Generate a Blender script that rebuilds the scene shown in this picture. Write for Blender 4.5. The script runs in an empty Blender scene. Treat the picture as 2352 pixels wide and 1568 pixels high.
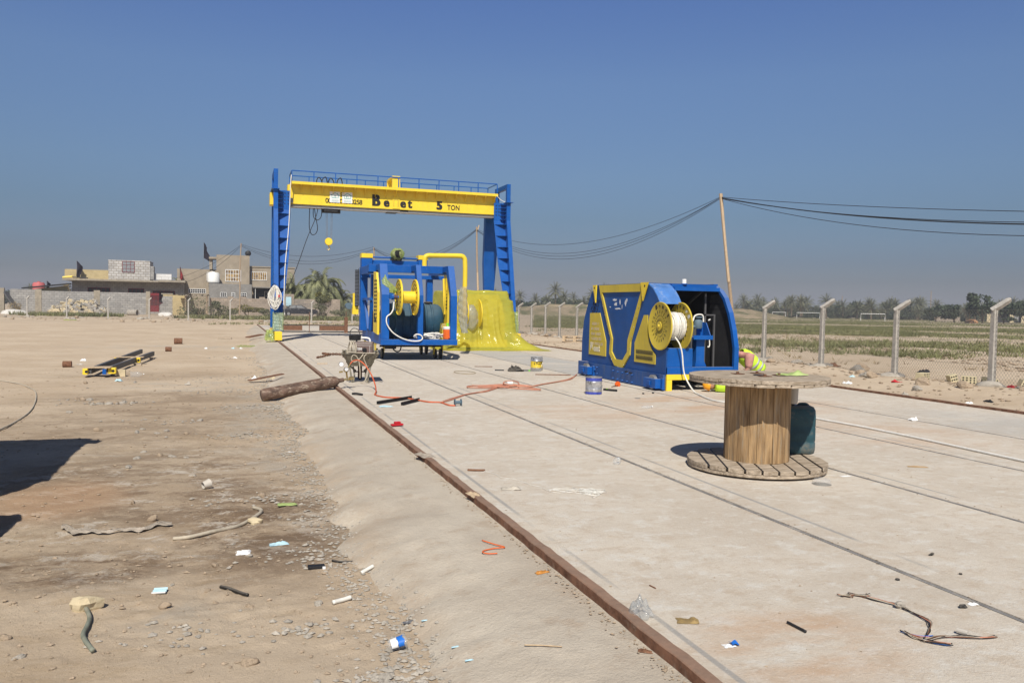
import bpy, math, random
import numpy as np
from mathutils import Vector, Matrix
R = math.radians
sc = bpy.context.scene
col = sc.collection
# ------------------------------------------------------------------ camera
EYE = 1.7
YAW, PITCH, ROLL = R(18.5), R(2.34), R(1.02)
fw = Vector((math.sin(YAW)*math.cos(PITCH), math.cos(YAW)*math.cos(PITCH), -math.sin(PITCH)))
r0 = Vector((math.cos(YAW), -math.sin(YAW), 0)); u0 = r0.cross(fw)
rt = r0*math.cos(ROLL)+u0*math.sin(ROLL); up = u0*math.cos(ROLL)-r0*math.sin(ROLL)
cd = bpy.data.cameras.new('camera'); cam = bpy.data.objects.new('camera', cd); col.objects.link(cam)
cd.sensor_width = 36; cd.lens = 1898/2352*36; cd.clip_start = .05; cd.clip_end = 6000
cam.matrix_world = Matrix(((rt.x, up.x, -fw.x, 0), (rt.y, up.y, -fw.y, 0), (rt.z, up.z, -fw.z, EYE), (0, 0, 0, 1)))
sc.camera = cam
# ------------------------------------------------------------------ light
SUN_EL, SUN_AZ = R(46.5), R(18.6)      # shadows run 18.6 degrees right of the rails
ld = bpy.data.lights.new('sun', 'SUN'); ld.energy = 5.0; ld.angle = R(.53); ld.color = (1, .945, .845)
sun = bpy.data.objects.new('sun', ld); col.objects.link(sun)
sdir = Vector((math.sin(SUN_AZ)*math.cos(SUN_EL), math.cos(SUN_AZ)*math.cos(SUN_EL), -math.sin(SUN_EL)))
sun.rotation_euler = sdir.to_track_quat('-Z', 'Y').to_euler(); sun.location = (-10, -20, 30)
w = bpy.data.worlds.new('World'); sc.world = w; w.use_nodes = True
wt = w.node_tree; wt.nodes.clear()
wo = wt.nodes.new('ShaderNodeOutputWorld'); bg = wt.nodes.new('ShaderNodeBackground')
sky = wt.nodes.new('ShaderNodeTexSky'); sky.sky_type = 'NISHITA'; sky.sun_disc = False
sky.sun_elevation = SUN_EL; sky.sun_rotation = math.pi+SUN_AZ; sky.dust_density = 1.5; sky.air_density = 1.0; sky.ozone_density = 2
tc = wt.nodes.new('ShaderNodeTexCoord'); sx = wt.nodes.new('ShaderNodeSeparateXYZ')
wt.links.new(tc.outputs['Generated'], sx.inputs[0])
rp = wt.nodes.new('ShaderNodeValToRGB'); wt.links.new(sx.outputs['Z'], rp.inputs[0])
SKYRAMP = [(0.0, (.62, .62, .80)), (.0175, (.455, .455, .61)), (.035, (.345, .355, .475)), (.056, (.30, .32, .43)), (.105, (.31, .35, .43)), (.156, (.375, .42, .50)), (.259, (.455, .51, .62)), (.342, (.425, .50, .69)), (.5, (.28, .33, .44)), (.72, (.17, .20, .27)), (1.0, (.18, .22, .3))]
def set_ramp(node, stops):
    e = node.color_ramp.elements
    while len(e) > 1: e.remove(e[-1])
    e[0].position = stops[0][0]; e[0].color = (*stops[0][1], 1)
    for p, c in stops[1:]:
        x = e.new(p); x.color = (*c, 1)
set_ramp(rp, SKYRAMP)
mx = wt.nodes.new('ShaderNodeMix'); mx.data_type = 'RGBA'; mx.blend_type = 'MULTIPLY'; mx.inputs[0].default_value = 1
wt.links.new(sky.outputs[0], mx.inputs[6]); wt.links.new(rp.outputs[0], mx.inputs[7])
wt.links.new(mx.outputs[2], bg.inputs[0]); bg.inputs[1].default_value = .15
wt.links.new(bg.outputs[0], wo.inputs[0])
sc.view_settings.view_transform = 'Standard'; sc.view_settings.look = 'None'; sc.view_settings.exposure = 0; sc.view_settings.gamma = 1
sc.render.film_transparent = False
try:
    sc.cycles.max_bounces = 6; sc.cycles.transparent_max_bounces = 12
except Exception: pass
# ------------------------------------------------------------------ materials
def mat(name, c, rough=.7, metal=0., var=.15, vs=6., bump=0., bs=40., c2=None, spots=0., spot_c=(.3, .25, .18), spot_s=3., dust=0., dust_c=(.42, .36, .28), spec=.3, stretch=None, chips=0., chip_c=(.55, .56, .57), streak=0., streak_c=(.2, .19, .17)):
    m = bpy.data.materials.new(name); m.use_nodes = True; nt = m.node_tree; nd = nt.nodes; lk = nt.links
    b = nd['Principled BSDF']; b.inputs['Roughness'].default_value = rough; b.inputs['Metallic'].default_value = metal
    try: b.inputs['Specular IOR Level'].default_value = spec
    except Exception: pass
    t = nd.new('ShaderNodeTexCoord'); src = t.outputs['Object']
    if stretch:
        mp = nd.new('ShaderNodeMapping'); mp.inputs['Scale'].default_value = stretch; lk.new(src, mp.inputs[0]); src = mp.outputs[0]
    n = nd.new('ShaderNodeTexNoise'); n.inputs['Scale'].default_value = vs; n.inputs['Detail'].default_value = 6; n.inputs['Roughness'].default_value = .62
    lk.new(src, n.inputs['Vector'])
    r = nd.new('ShaderNodeValToRGB'); lk.new(n.outputs[0], r.inputs[0])
    lo = tuple(max(0, x*(1-var)) for x in c); hi = tuple(min(1, x*(1+var)) for x in (c2 or c))
    set_ramp(r, [(.32, lo), (.68, hi)]); out = r.outputs[0]
    def mixin(fac, cc, o):
        k = nd.new('ShaderNodeMix'); k.data_type = 'RGBA'; lk.new(fac, k.inputs[0]); lk.new(o, k.inputs[6]); k.inputs[7].default_value = (*cc, 1); return k.outputs[2]
    if spots:
        n2 = nd.new('ShaderNodeTexNoise'); n2.inputs['Scale'].default_value = spot_s; n2.inputs['Detail'].default_value = 8; n2.inputs['Roughness'].default_value = .7
        lk.new(src, n2.inputs['Vector'])
        r2 = nd.new('ShaderNodeValToRGB'); lk.new(n2.outputs[0], r2.inputs[0]); set_ramp(r2, [(.52, (0, 0, 0)), (.66, (spots,)*3)])
        out = mixin(r2.outputs[0], spot_c, out)
    if streak:
        mp3 = nd.new('ShaderNodeMapping'); mp3.inputs['Scale'].default_value = (7, 7, .5); lk.new(t.outputs['Object'], mp3.inputs[0])
        n4 = nd.new('ShaderNodeTexNoise'); n4.inputs['Scale'].default_value = 1.6; n4.inputs['Detail'].default_value = 9; n4.inputs['Roughness'].default_value = .75; lk.new(mp3.outputs[0], n4.inputs['Vector'])
        r5 = nd.new('ShaderNodeValToRGB'); lk.new(n4.outputs[0], r5.inputs[0]); set_ramp(r5, [(.5, (0, 0, 0)), (.72, (streak,)*3)]); out = mixin(r5.outputs[0], streak_c, out)
    if chips:
        n3 = nd.new('ShaderNodeTexNoise'); n3.inputs['Scale'].default_value = 17; n3.inputs['Detail'].default_value = 3; n3.inputs['Roughness'].default_value = .8; lk.new(t.outputs['Object'], n3.inputs['Vector'])
        r4 = nd.new('ShaderNodeValToRGB'); lk.new(n3.outputs[0], r4.inputs[0]); set_ramp(r4, [(.70, (0, 0, 0)), (.735, (chips,)*3)]); out = mixin(r4.outputs[0], chip_c, out)
    if dust:
        g = nd.new('ShaderNodeNewGeometry'); s2 = nd.new('ShaderNodeSeparateXYZ'); lk.new(g.outputs['Normal'], s2.inputs[0])
        r3 = nd.new('ShaderNodeMapRange'); r3.inputs[1].default_value = .3; r3.inputs[2].default_value = .95; r3.inputs[4].default_value = dust
        lk.new(s2.outputs[2], r3.inputs[0]); out = mixin(r3.outputs[0], dust_c, out)
    lk.new(out, b.inputs['Base Color'])
    if bump:
        nb = nd.new('ShaderNodeTexNoise'); nb.inputs['Scale'].default_value = bs; nb.inputs['Detail'].default_value = 6
        lk.new(src, nb.inputs['Vector'])
        bp = nd.new('ShaderNodeBump'); bp.inputs['Strength'].default_value = bump; bp.inputs['Distance'].default_value = .02
        lk.new(nb.outputs[0], bp.inputs['Height']); lk.new(bp.outputs[0], b.inputs['Normal'])
    return m
def brickmat(name, c1, c2, mortar, w_, h_, axis='XZ', msize=.012, var=.2, bias=0.):
    m = bpy.data.materials.new(name); m.use_nodes = True; nt = m.node_tree; nd = nt.nodes; lk = nt.links
    b = nd['Principled BSDF']; b.inputs['Roughness'].default_value = .9
    t = nd.new('ShaderNodeTexCoord'); s = nd.new('ShaderNodeSeparateXYZ'); lk.new(t.outputs['Object'], s.inputs[0])
    ad = nd.new('ShaderNodeMath'); lk.new(s.outputs['X'], ad.inputs[0]); lk.new(s.outputs['Y'], ad.inputs[1])
    cb = nd.new('ShaderNodeCombineXYZ'); lk.new(ad.outputs[0], cb.inputs[0]); lk.new(s.outputs['Z'], cb.inputs[1])
    k = nd.new('ShaderNodeTexBrick'); lk.new(cb.outputs[0], k.inputs['Vector'])
    k.inputs['Color1'].default_value = (*c1, 1); k.inputs['Color2'].default_value = (*c2, 1); k.inputs['Mortar'].default_value = (*mortar, 1)
    k.inputs['Scale'].default_value = 1; k.inputs['Brick Width'].default_value = w_; k.inputs['Row Height'].default_value = h_
    k.inputs['Mortar Size'].default_value = msize; k.inputs['Bias'].default_value = bias
    n = nd.new('ShaderNodeTexNoise'); n.inputs['Scale'].default_value = 1.3; n.inputs['Detail'].default_value = 8; lk.new(t.outputs['Object'], n.inputs['Vector'])
    r = nd.new('ShaderNodeValToRGB'); lk.new(n.outputs[0], r.inputs[0]); set_ramp(r, [(.3, (1-var,)*3), (.7, (1,)*3)])
    x = nd.new('ShaderNodeMix'); x.data_type = 'RGBA'; x.blend_type = 'MULTIPLY'; x.inputs[0].default_value = 1
    lk.new(k.outputs[0], x.inputs[6]); lk.new(r.outputs[0], x.inputs[7]); lk.new(x.outputs[2], b.inputs['Base Color'])
    bp = nd.new('ShaderNodeBump'); bp.inputs['Strength'].default_value = .5; bp.inputs['Distance'].default_value = .02; bp.invert = True
    lk.new(k.outputs[1], bp.inputs['Height']); lk.new(bp.outputs[0], b.inputs['Normal'])
    return m
def filmmat(name, c, alpha=.6, rough=.22, bmp=.55, nsc=4):
    m = bpy.data.materials.new(name); m.use_nodes = True; nt = m.node_tree; nd = nt.nodes; lk = nt.links
    b = nd['Principled BSDF']; b.inputs['Base Color'].default_value = (*c, 1); b.inputs['Roughness'].default_value = rough
    try: b.inputs['Specular IOR Level'].default_value = .8
    except Exception: pass
    tr = nd.new('ShaderNodeBsdfTransparent'); tr.inputs[0].default_value = (*[min(1, x*1.15+.12) for x in c], 1)
    tl = nd.new('ShaderNodeBsdfTranslucent'); tl.inputs[0].default_value = (*c, 1)
    m1 = nd.new('ShaderNodeMixShader'); m1.inputs[0].default_value = .35; lk.new(b.outputs[0], m1.inputs[1]); lk.new(tl.outputs[0], m1.inputs[2])
    m2 = nd.new('ShaderNodeMixShader'); m2.inputs[0].default_value = alpha; lk.new(tr.outputs[0], m2.inputs[1]); lk.new(m1.outputs[0], m2.inputs[2])
    n = nd.new('ShaderNodeTexNoise'); n.inputs['Scale'].default_value = nsc; n.inputs['Detail'].default_value = 4; n.inputs['Distortion'].default_value = 1.2
    t = nd.new('ShaderNodeTexCoord'); lk.new(t.outputs['Object'], n.inputs['Vector'])
    bp = nd.new('ShaderNodeBump'); bp.inputs['Strength'].default_value = bmp; bp.inputs['Distance'].default_value = .05
    lk.new(n.outputs[0], bp.inputs['Height']); lk.new(bp.outputs[0], b.inputs['Normal'])
    lk.new(m2.outputs[0], nd['Material Output'].inputs[0])
    return m
M = {}
M['blue'] = mat('blue_paint', (.005, .088, .36), .45, var=.12, vs=2.5, spots=.1, spot_c=(.1, .15, .22), spot_s=5, dust=.4, dust_c=(.3, .34, .40), spec=.22, chips=.6, chip_c=(.4, .44, .5), streak=.3, streak_c=(.02, .10, .26))
M['blue_dusty'] = mat('dusty_blue_paint', (.07, .19, .48), .6, var=.2, vs=3, spots=.75, spot_c=(.34, .39, .46), spot_s=3.2)
M['blue_shaded'] = mat('shaded_blue_paint', (.010, .068, .25), .5, var=.16, vs=1.6, spots=.22, spot_c=(.05, .1, .2), spot_s=2.2, spec=.22, chips=.25, streak=.35, streak_c=(.03, .075, .17))  # the blue paint with side shade put into its colour; streaks are wear
M['blue_skirt'] = mat('scuffed_blue_paint', (.011, .07, .25), .5, var=.18, vs=3, spots=.45, spot_c=(.1, .13, .2), spot_s=4, chips=.6, streak=.5, streak_c=(.14, .14, .16), stretch=(1, 1, .35))
M['yellow'] = mat('yellow_paint', (.82, .60, .035), .45, var=.07, vs=3, spots=.12, spot_c=(.5, .4, .12), spot_s=7, spec=.4, chips=.3, chip_c=(.25, .2, .1), streak=.25, streak_c=(.5, .38, .12))
M['yellow_shaded'] = mat('shaded_yellow_paint', (.56, .43, .045), .5, var=.1, vs=2, spots=.3, spot_c=(.45, .36, .1), spot_s=6, chips=.3, chip_c=(.2, .17, .1), streak=.3, streak_c=(.33, .27, .12))  # yellow paint toned down for faces the sun only grazes: shade in its colour
M['steel'] = mat('galvanised_steel', (.34, .34, .34), .45, metal=.7, var=.2)
M['grey_paint'] = mat('grey_primer', (.33, .33, .33), .6, var=.12)
M['dark_steel'] = mat('dark_steel', (.03, .03, .032), .5, metal=.3, var=.3)
M['black'] = mat('black_rubber', (.016, .016, .017), .55, var=.3, dust=.25)
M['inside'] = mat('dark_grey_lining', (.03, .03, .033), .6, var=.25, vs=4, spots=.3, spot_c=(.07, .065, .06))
M['inside_grey'] = mat('dark_grey_box_paint', (.09, .09, .095), .6, var=.15)
M['white'] = mat('white_plastic', (.78, .78, .75), .5, var=.06)
M['white_cable'] = mat('white_cable_sheath', (.74, .72, .66), .5, var=.12, vs=20)
M['rust'] = mat('rusty_steel', (.15, .065, .035), .85, var=.35, vs=9, c2=(.2, .10, .06), spots=.5, spot_c=(.26, .19, .14), spot_s=14, dust=.55, dust_c=(.30, .215, .16), bump=.25, bs=50)
M['rust2'] = mat('rusted_plate', (.17, .085, .05), .9, var=.45, vs=14, bump=.3)
M['wood'] = mat('weathered_wood', (.34, .265, .185), .9, var=.35, vs=5, c2=(.42, .35, .27), spots=.5, spot_c=(.2, .145, .095), spot_s=4, bump=.5, bs=22, stretch=(1, 6, 6))
M['wood_drum'] = mat('oiled_wood_stave', (.25, .15, .07), .75, var=.35, vs=3, c2=(.37, .245, .125), spots=.7, spot_c=(.29, .25, .19), spot_s=4, bump=.3, bs=12, stretch=(7, 7, .7))
M['wood_pale'] = mat('pale_timber', (.5, .38, .25), .85, var=.2, vs=6, stretch=(4, 4, 1))
M['pole_wood'] = mat('pole_wood', (.36, .27, .185), .9, var=.3, vs=8, stretch=(5, 5, .7), bump=.3)
M['concrete_post'] = mat('precast_concrete', (.40, .375, .335), .9, var=.2, vs=12, spots=.4, spot_c=(.28, .26, .23), spot_s=20, bump=.35, bs=60)
M['wire'] = mat('galvanised_wire', (.22, .215, .2), .5, metal=.4, var=.1)
M['black_cable'] = mat('black_cable_sheath', (.02, .02, .022), .6, var=.2)
M['teal_plastic'] = mat('teal_tank_plastic', (.018, .062, .105), .5, var=.2, vs=2, dust=.5, dust_c=(.15, .2, .22), spots=.25, spot_c=(.1, .15, .17), spot_s=3)
M['orange'] = mat('orange_plastic', (.72, .13, .02), .45, var=.08)
M['orange_hose'] = mat('orange_hose_rubber', (.55, .115, .045), .55, var=.2, vs=14, spots=.3, spot_c=(.5, .3, .2))
M['pink_cable'] = mat('dusty_red_cable_sheath', (.47, .2, .13), .7, var=.2, vs=8, spots=.4, spot_c=(.5, .34, .25))
M['red'] = mat('red_plastic', (.5, .02, .03), .45)
M['lime'] = mat('lime_plastic', (.28, .75, .05), .45)
M['hivis'] = mat('high_visibility_fabric', (.62, .95, .06), .75, var=.08, vs=8, bump=.35, bs=14)
M['reflect'] = mat('reflective_tape', (.42, .43, .44), .4, var=.08)
M['pink_shirt'] = mat('dusty_pink_shirt', (.47, .235, .2), .85, var=.16, vs=7, spots=.5, spot_c=(.42, .27, .19), spot_s=5, bump=.5, bs=16)
M['trousers'] = mat('grey_brown_trousers', (.3, .24, .2), .9, var=.2, bump=.3, bs=15)
M['skin'] = mat('skin', (.38, .2, .12), .55, var=.06)
M['hair'] = mat('dark_hair', (.015, .012, .01), .6)
M['helmet'] = mat('amber_helmet_plastic', (.8, .34, .015), .35, var=.05, spots=.15, spot_c=(.5, .3, .1))
M['gas'] = mat('worn_brown_cylinder_paint', (.085, .05, .036), .65, var=.35, vs=6, c2=(.15, .095, .07), spots=.9, spot_c=(.38, .31, .235), spot_s=13, bump=.03, stretch=(.8, 1.3, 1.3))
M['brass'] = mat('brass', (.5, .38, .17), .35, metal=.8)
M['glass_face'] = mat('gauge_face', (.75, .76, .77), .25)
M['barrow'] = mat('cement_caked_steel', (.21, .19, .145), .9, var=.3, vs=10, spots=.5, spot_c=(.32, .3, .25), spot_s=12, bump=.5, bs=40)
M['welder'] = mat('brown_enamel', (.16, .11, .095), .6, var=.15, dust=.2)
M['tin_yellow'] = mat('yellow_tin_print', (.75, .55, .04), .4, var=.2, vs=14, spots=.3, spot_c=(.1, .09, .07), spot_s=12)
M['tin'] = mat('scuffed_tin', (.45, .45, .46), .35, metal=.5, var=.45, vs=9, spots=1.0, spot_c=(.03, .03, .03), spot_s=5)
M['tin_blue'] = mat('blue_tin_print', (.05, .07, .36), .45, var=.3, vs=12, spots=.4, spot_c=(.1, .1, .12), spot_s=8)
M['tar'] = mat('black_tar', (.025, .022, .02), .5, var=.3)
M['film_yellow'] = filmmat('yellow_plastic_film', (.72, .69, .11), .58, .13, .9, 3)
M['film_pale'] = filmmat('pale_green_plastic_film', (.64, .72, .3), .5, .2, .4)
M['film_clear'] = filmmat('clear_plastic_film', (.62, .62, .58), .5)
M['bag_clear'] = filmmat('thin_clear_plastic', (.68, .69, .69), .32, .12)
M['film_mint'] = filmmat('pale_mint_plastic_film', (.66, .76, .5), .5, .2, .4)
M['pet'] = filmmat('clear_bottle_plastic', (.78, .8, .8), .2, .08)
M['green_bag'] = mat('sage_green_plastic', (.36, .45, .17), .5, var=.15)
M['grey_bag'] = mat('grey_plastic', (.42, .38, .32), .6, var=.2)
M['brown_bag'] = mat('brown_film', (.3, .21, .09), .5, var=.3)
M['amber'] = mat('amber_wrapper', (.5, .22, .05), .4)
M['paper'] = mat('white_paper', (.78, .78, .77), .8, var=.05)
M['paper_blue'] = mat('pale_blue_paper', (.45, .65, .72), .7, var=.12, vs=20)
M['print_blue'] = mat('blue_print', (.02, .16, .6), .5)
M['teal_print'] = mat('teal_print', (.03, .35, .33), .6)
M['ink'] = mat('dark_stencil', (.018, .018, .02), .6)
M['cream_print'] = mat('cream_lettering', (.66, .6, .42), .6, var=.12, vs=18)
M['peel'] = mat('torn_white_sticker', (.6, .62, .66), .6, var=.1)
M['rock'] = mat('tan_stone', (.36, .28, .2), .95, var=.3, vs=10, bump=.5, bs=30)
M['rock_pale'] = mat('pale_limestone', (.56, .47, .31), .9, var=.15, bump=.4)
M['rock_grey'] = mat('grey_concrete_rubble', (.37, .335, .285), .95, var=.25, bump=.4)
M['brick_yellow'] = mat('pale_yellow_brick', (.55, .48, .31), .9, var=.15, bump=.3)
M['block'] = mat('grey_concrete_block', (.38, .365, .34), .95, var=.2, bump=.3)
M['cardboard'] = mat('cardboard', (.42, .29, .16), .9)
M['fabric_grey'] = mat('dusty_grey_rag', (.36, .31, .255), .95, var=.25, bump=.7, bs=26, stretch=(1, 4, 1))
M['hose_grey'] = mat('dusty_hose', (.42, .37, .29), .8, var=.2, vs=14)
M['hose_green'] = mat('grey_green_hose', (.2, .215, .17), .75, var=.25, vs=14, spots=.4, spot_c=(.36, .3, .23))
M['jerry'] = mat('dark_teal_jerrycan', (.025, .075, .095), .5, var=.3, vs=5, spots=.85, spot_c=(.17, .155, .125), spot_s=4.5, dust=.3)
M['cup'] = mat('frosted_plastic', (.52, .48, .42), .5, var=.08)
M['petrol_plaster'] = mat('brown_grey_render', (.32, .27, .205), .95, var=.15, vs=1.2, spots=.3, spot_c=(.25, .215, .17), spot_s=1.5)
M['grey_render'] = mat('grey_cement_render', (.235, .225, .21), .95, var=.15, vs=1.5)
M['slab'] = mat('raw_concrete_slab', (.31, .27, .21), .95, var=.2, vs=3)
M['maroon'] = mat('maroon_gate_paint', (.17, .02, .025), .55, var=.2)
M['winframe'] = mat('white_window_frame', (.75, .75, .73), .5)
M['curtain'] = mat('patterned_window_curtain', (.12, .05, .04), .8, var=.7, vs=2.5, c2=(.3, .2, .08))
M['darkglass'] = mat('dark_window_glass', (.012, .014, .02), .12, var=.2, spec=.5)
M['greyglass'] = mat('grey_window_pane', (.25, .26, .27), .2, var=.2)
M['red_tank'] = mat('faded_red_plastic', (.5, .13, .13), .6, var=.08)
M['flag_black'] = mat('black_flag_cloth', (.016, .012, .022), .8)
M['flag_red'] = mat('dark_red_flag_cloth', (.25, .03, .03), .8)
M['carpaint'] = mat('dark_blue_car_paint', (.010, .012, .02), .3, var=.1, dust=.12, spec=.5)
M['gypsum'] = mat('white_powder', (.68, .65, .6), .95, var=.06)
M['sandheap'] = mat('orange_sand', (.45, .24, .12), .95, var=.12)
M['trunk'] = mat('palm_trunk', (.17, .13, .09), .95, var=.4, vs=9, bump=.8, bs=12)
M['palm'] = mat('palm_leaf', (.12, .135, .065), .55, var=.45, vs=1.1, c2=(.2, .205, .10))
M['palm_far'] = mat('distant_palm_leaf', (.11, .118, .075), .7, var=.35, vs=.5, c2=(.15, .15, .09))
M['tree_leaf'] = mat('dark_tree_leaf', (.05, .065, .035), .8, var=.4, vs=.6)
M['shrub'] = mat('grey_green_shrub_leaf', (.105, .118, .06), .85, var=.4, vs=1.6, c2=(.145, .145, .08))
M['grass'] = mat('dry_green_grass', (.14, .155, .06), .9, var=.3, vs=.25, c2=(.2, .2, .085))
M['grass_dry'] = mat('straw_grass', (.3, .23, .12), .9, var=.3, vs=.6)
M['bush_gold'] = mat('olive_gold_leaf', (.14, .13, .03), .8, var=.4, vs=1.5)
M['tyre'] = mat('grey_rubber_tyre', (.05, .05, .05), .8, var=.2, dust=.3)
M['truck'] = mat('truck_paint', (.4, .4, .38), .6)
M['plastic_grey'] = mat('grey_rubber_reel', (.1, .15, .19), .6)
# ------------------------------------------------------------------ helpers
OFF = {}
def tag(o, label=None, cat=None, group=None, kind=None):
    if label: o['label'] = label
    if cat: o['category'] = cat
    if group: o['group'] = group
    if kind: o['kind'] = kind
    return o
def thing(name, label, cat, loc=(0, 0, 0), rz=0., group=None, world=False):
    """an Empty at the base; world=True: its parts are given in world coordinates"""
    o = bpy.data.objects.new(name, None); col.objects.link(o); o.location = loc; o.rotation_euler = (0, 0, rz); o.empty_display_size = .2
    OFF[o.name] = Vector(loc) if world else Vector((0, 0, 0))
    return tag(o, label, cat, group)
def copy_tree(o, parent=None):
    c = o.copy(); col.objects.link(c); c.parent = parent
    OFF[c.name] = OFF.get(o.name, Vector((0, 0, 0)))
    for ch in list(o.children): copy_tree(ch, c)
    return c
class MB:
    def __init__(s): s.v = []; s.f = []; s.m = []
    def add(s, vs, fs, mi=0):
        k = len(s.v); s.v += [tuple(p) for p in vs]; s.f += [tuple(i+k for i in f) for f in fs]; s.m += [mi]*len(fs); return s
    def box(s, x0, x1, y0, y1, z0, z1, mi=0):
        return s.add([(x0, y0, z0), (x1, y0, z0), (x1, y1, z0), (x0, y1, z0), (x0, y0, z1), (x1, y0, z1), (x1, y1, z1), (x0, y1, z1)],
                     [(0, 3, 2, 1), (4, 5, 6, 7), (0, 1, 5, 4), (1, 2, 6, 5), (2, 3, 7, 6), (3, 0, 4, 7)], mi)
    def bar(s, p0, p1, wx, wz=None, mi=0, upv=(0, 0, 1)):
        """square bar between two points"""
        wz = wz or wx; p0 = Vector(p0); p1 = Vector(p1); d = (p1-p0).normalized(); u = Vector(upv)
        if abs(d.dot(u)) > .97: u = Vector((0, 1, 0))
        a = d.cross(u).normalized()*wx/2; b = a.cross(d).normalized()*wz/2
        return s.add([p0-a-b, p0+a-b, p0+a+b, p0-a+b, p1-a-b, p1+a-b, p1+a+b, p1-a+b],
                     [(0, 3, 2, 1), (4, 5, 6, 7), (0, 1, 5, 4), (1, 2, 6, 5), (2, 3, 7, 6), (3, 0, 4, 7)], mi)
    def tube(s, pts, r, n=8, caps=True, mi=0):
        pts = [Vector(p) for p in pts]; rs = r if isinstance(r, (list, tuple)) else [r]*len(pts)
        base = len(s.v); prev = None
        for i, p in enumerate(pts):
            d = (pts[min(i+1, len(pts)-1)]-pts[max(i-1, 0)])
            if d.length < 1e-9: d = Vector((0, 0, 1))
            d.normalize()
            if prev is None:
                u = Vector((0, 0, 1)) if abs(d.z) < .9 else Vector((1, 0, 0)); a = d.cross(u).normalized()
            else:
                a = prev-d*prev.dot(d)
                if a.length < 1e-6: a = d.cross(Vector((0, 0, 1)))
                a.normalize()
            prev = a; b = d.cross(a)
            for k in range(n):
                t = 2*math.pi*k/n; s.v.append(tuple(p+(a*math.cos(t)+b*math.sin(t))*rs[i]))
        for i in range(len(pts)-1):
            for k in range(n):
                k2 = (k+1) % n; s.f.append((base+i*n+k, base+i*n+k2, base+(i+1)*n+k2, base+(i+1)*n+k)); s.m.append(mi)
        if caps:
            s.f.append(tuple(base+k for k in reversed(range(n)))); s.m.append(mi)
            e = base+(len(pts)-1)*n; s.f.append(tuple(e+k for k in range(n))); s.m.append(mi)
        return s
    def cyl(s, p0, p1, r, n=20, r1=None, mi=0):
        return s.tube([p0, p1], [r, r if r1 is None else r1], n, True, mi)
    def prism(s, poly, axis, a0, a1, mi=0):
        """poly extruded along axis; axis x: (y,z), y: (x,z), z: (x,y)"""
        def P(p, a): return {'x': (a, p[0], p[1]), 'y': (p[0], a, p[1]), 'z': (p[0], p[1], a)}[axis]
        n = len(poly); vs = [P(p, a0) for p in poly]+[P(p, a1) for p in poly]
        return s.add(vs, [tuple(reversed(range(n))), tuple(range(n, 2*n))]+[(i, (i+1) % n, n+(i+1) % n, n+i) for i in range(n)], mi)
    def loopstrip(s, outer, inner, axis, a0, a1, closed=True, mi=0):
        """a flat frame between two matching outlines, with thickness"""
        def P(p, a): return {'x': (a, p[0], p[1]), 'y': (p[0], a, p[1]), 'z': (p[0], p[1], a)}[axis]
        n = len(outer); vs = [P(p, a0) for p in outer]+[P(p, a0) for p in inner]+[P(p, a1) for p in outer]+[P(p, a1) for p in inner]
        fs = []; rng = range(n) if closed else range(n-1)
        for i in rng:
            j = (i+1) % n
            fs += [(i, j, n+j, n+i), (2*n+i, 3*n+i, 3*n+j, 2*n+j), (i, 2*n+i, 2*n+j, j), (n+i, n+j, 3*n+j, 3*n+i)]
        if not closed: fs += [(0, n, 3*n, 2*n), (n-1, 3*n-1, 4*n-1, 2*n-1)] if False else [(0, n, 3*n, 2*n), (n-1, 2*n+n-1, 3*n+n-1, n+n-1)]
        return s.add(vs, fs, mi)
    def lathe(s, prof, c=(0, 0, 0), axis='z', n=28, mi=0, caps=True):
        base = len(s.v); c = Vector(c)
        for r, z in prof:
            for k in range(n):
                t = 2*math.pi*k/n; a, b = r*math.cos(t), r*math.sin(t)
                s.v.append(tuple(c+Vector({'z': (a, b, z), 'x': (z, a, b), 'y': (b, z, a)}[axis])))
        for i in range(len(prof)-1):
            for k in range(n):
                k2 = (k+1) % n; s.f.append((base+i*n+k, base+i*n+k2, base+(i+1)*n+k2, base+(i+1)*n+k)); s.m.append(mi)
        if caps:
            if prof[0][0] > 1e-4: s.f.append(tuple(base+k for k in reversed(range(n)))); s.m.append(mi)
            e = base+(len(prof)-1)*n
            if prof[-1][0] > 1e-4: s.f.append(tuple(e+k for k in range(n))); s.m.append(mi)
        return s
    def blob(s, c, rad, seed=0, rough=.25, nu=9, nv=6, mi=0, flat=0.):
        rn = random.Random(seed); base = len(s.v)
        ks = [(rn.uniform(-1, 1), rn.uniform(-1, 1), rn.uniform(-1, 1), rn.uniform(0, 6)) for _ in range(5)]
        def rr(d): return 1+rough*sum(math.sin(3.1*(k[0]*d[0]+k[1]*d[1]+k[2]*d[2])+k[3]) for k in ks)/2.2
        for j in range(nv+1):
            ph = math.pi*j/nv
            for i in range(nu):
                th = 2*math.pi*i/nu+(.5*math.pi/nu)*(j % 2)
                d = (math.sin(ph)*math.cos(th), math.sin(ph)*math.sin(th), math.cos(ph)); q = rr(d) if 0 < j < nv else rr((0, 0, d[2]))
                z = d[2]*rad[2]*q
                s.v.append((c[0]+d[0]*rad[0]*q, c[1]+d[1]*rad[1]*q, c[2]+max(z, -flat if flat else -9)))
        for j in range(nv):
            for i in range(nu):
                i2 = (i+1) % nu; s.f.append((base+j*nu+i, base+(j+1)*nu+i, base+(j+1)*nu+i2, base+j*nu+i2)); s.m.append(mi)
        return s
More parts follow.
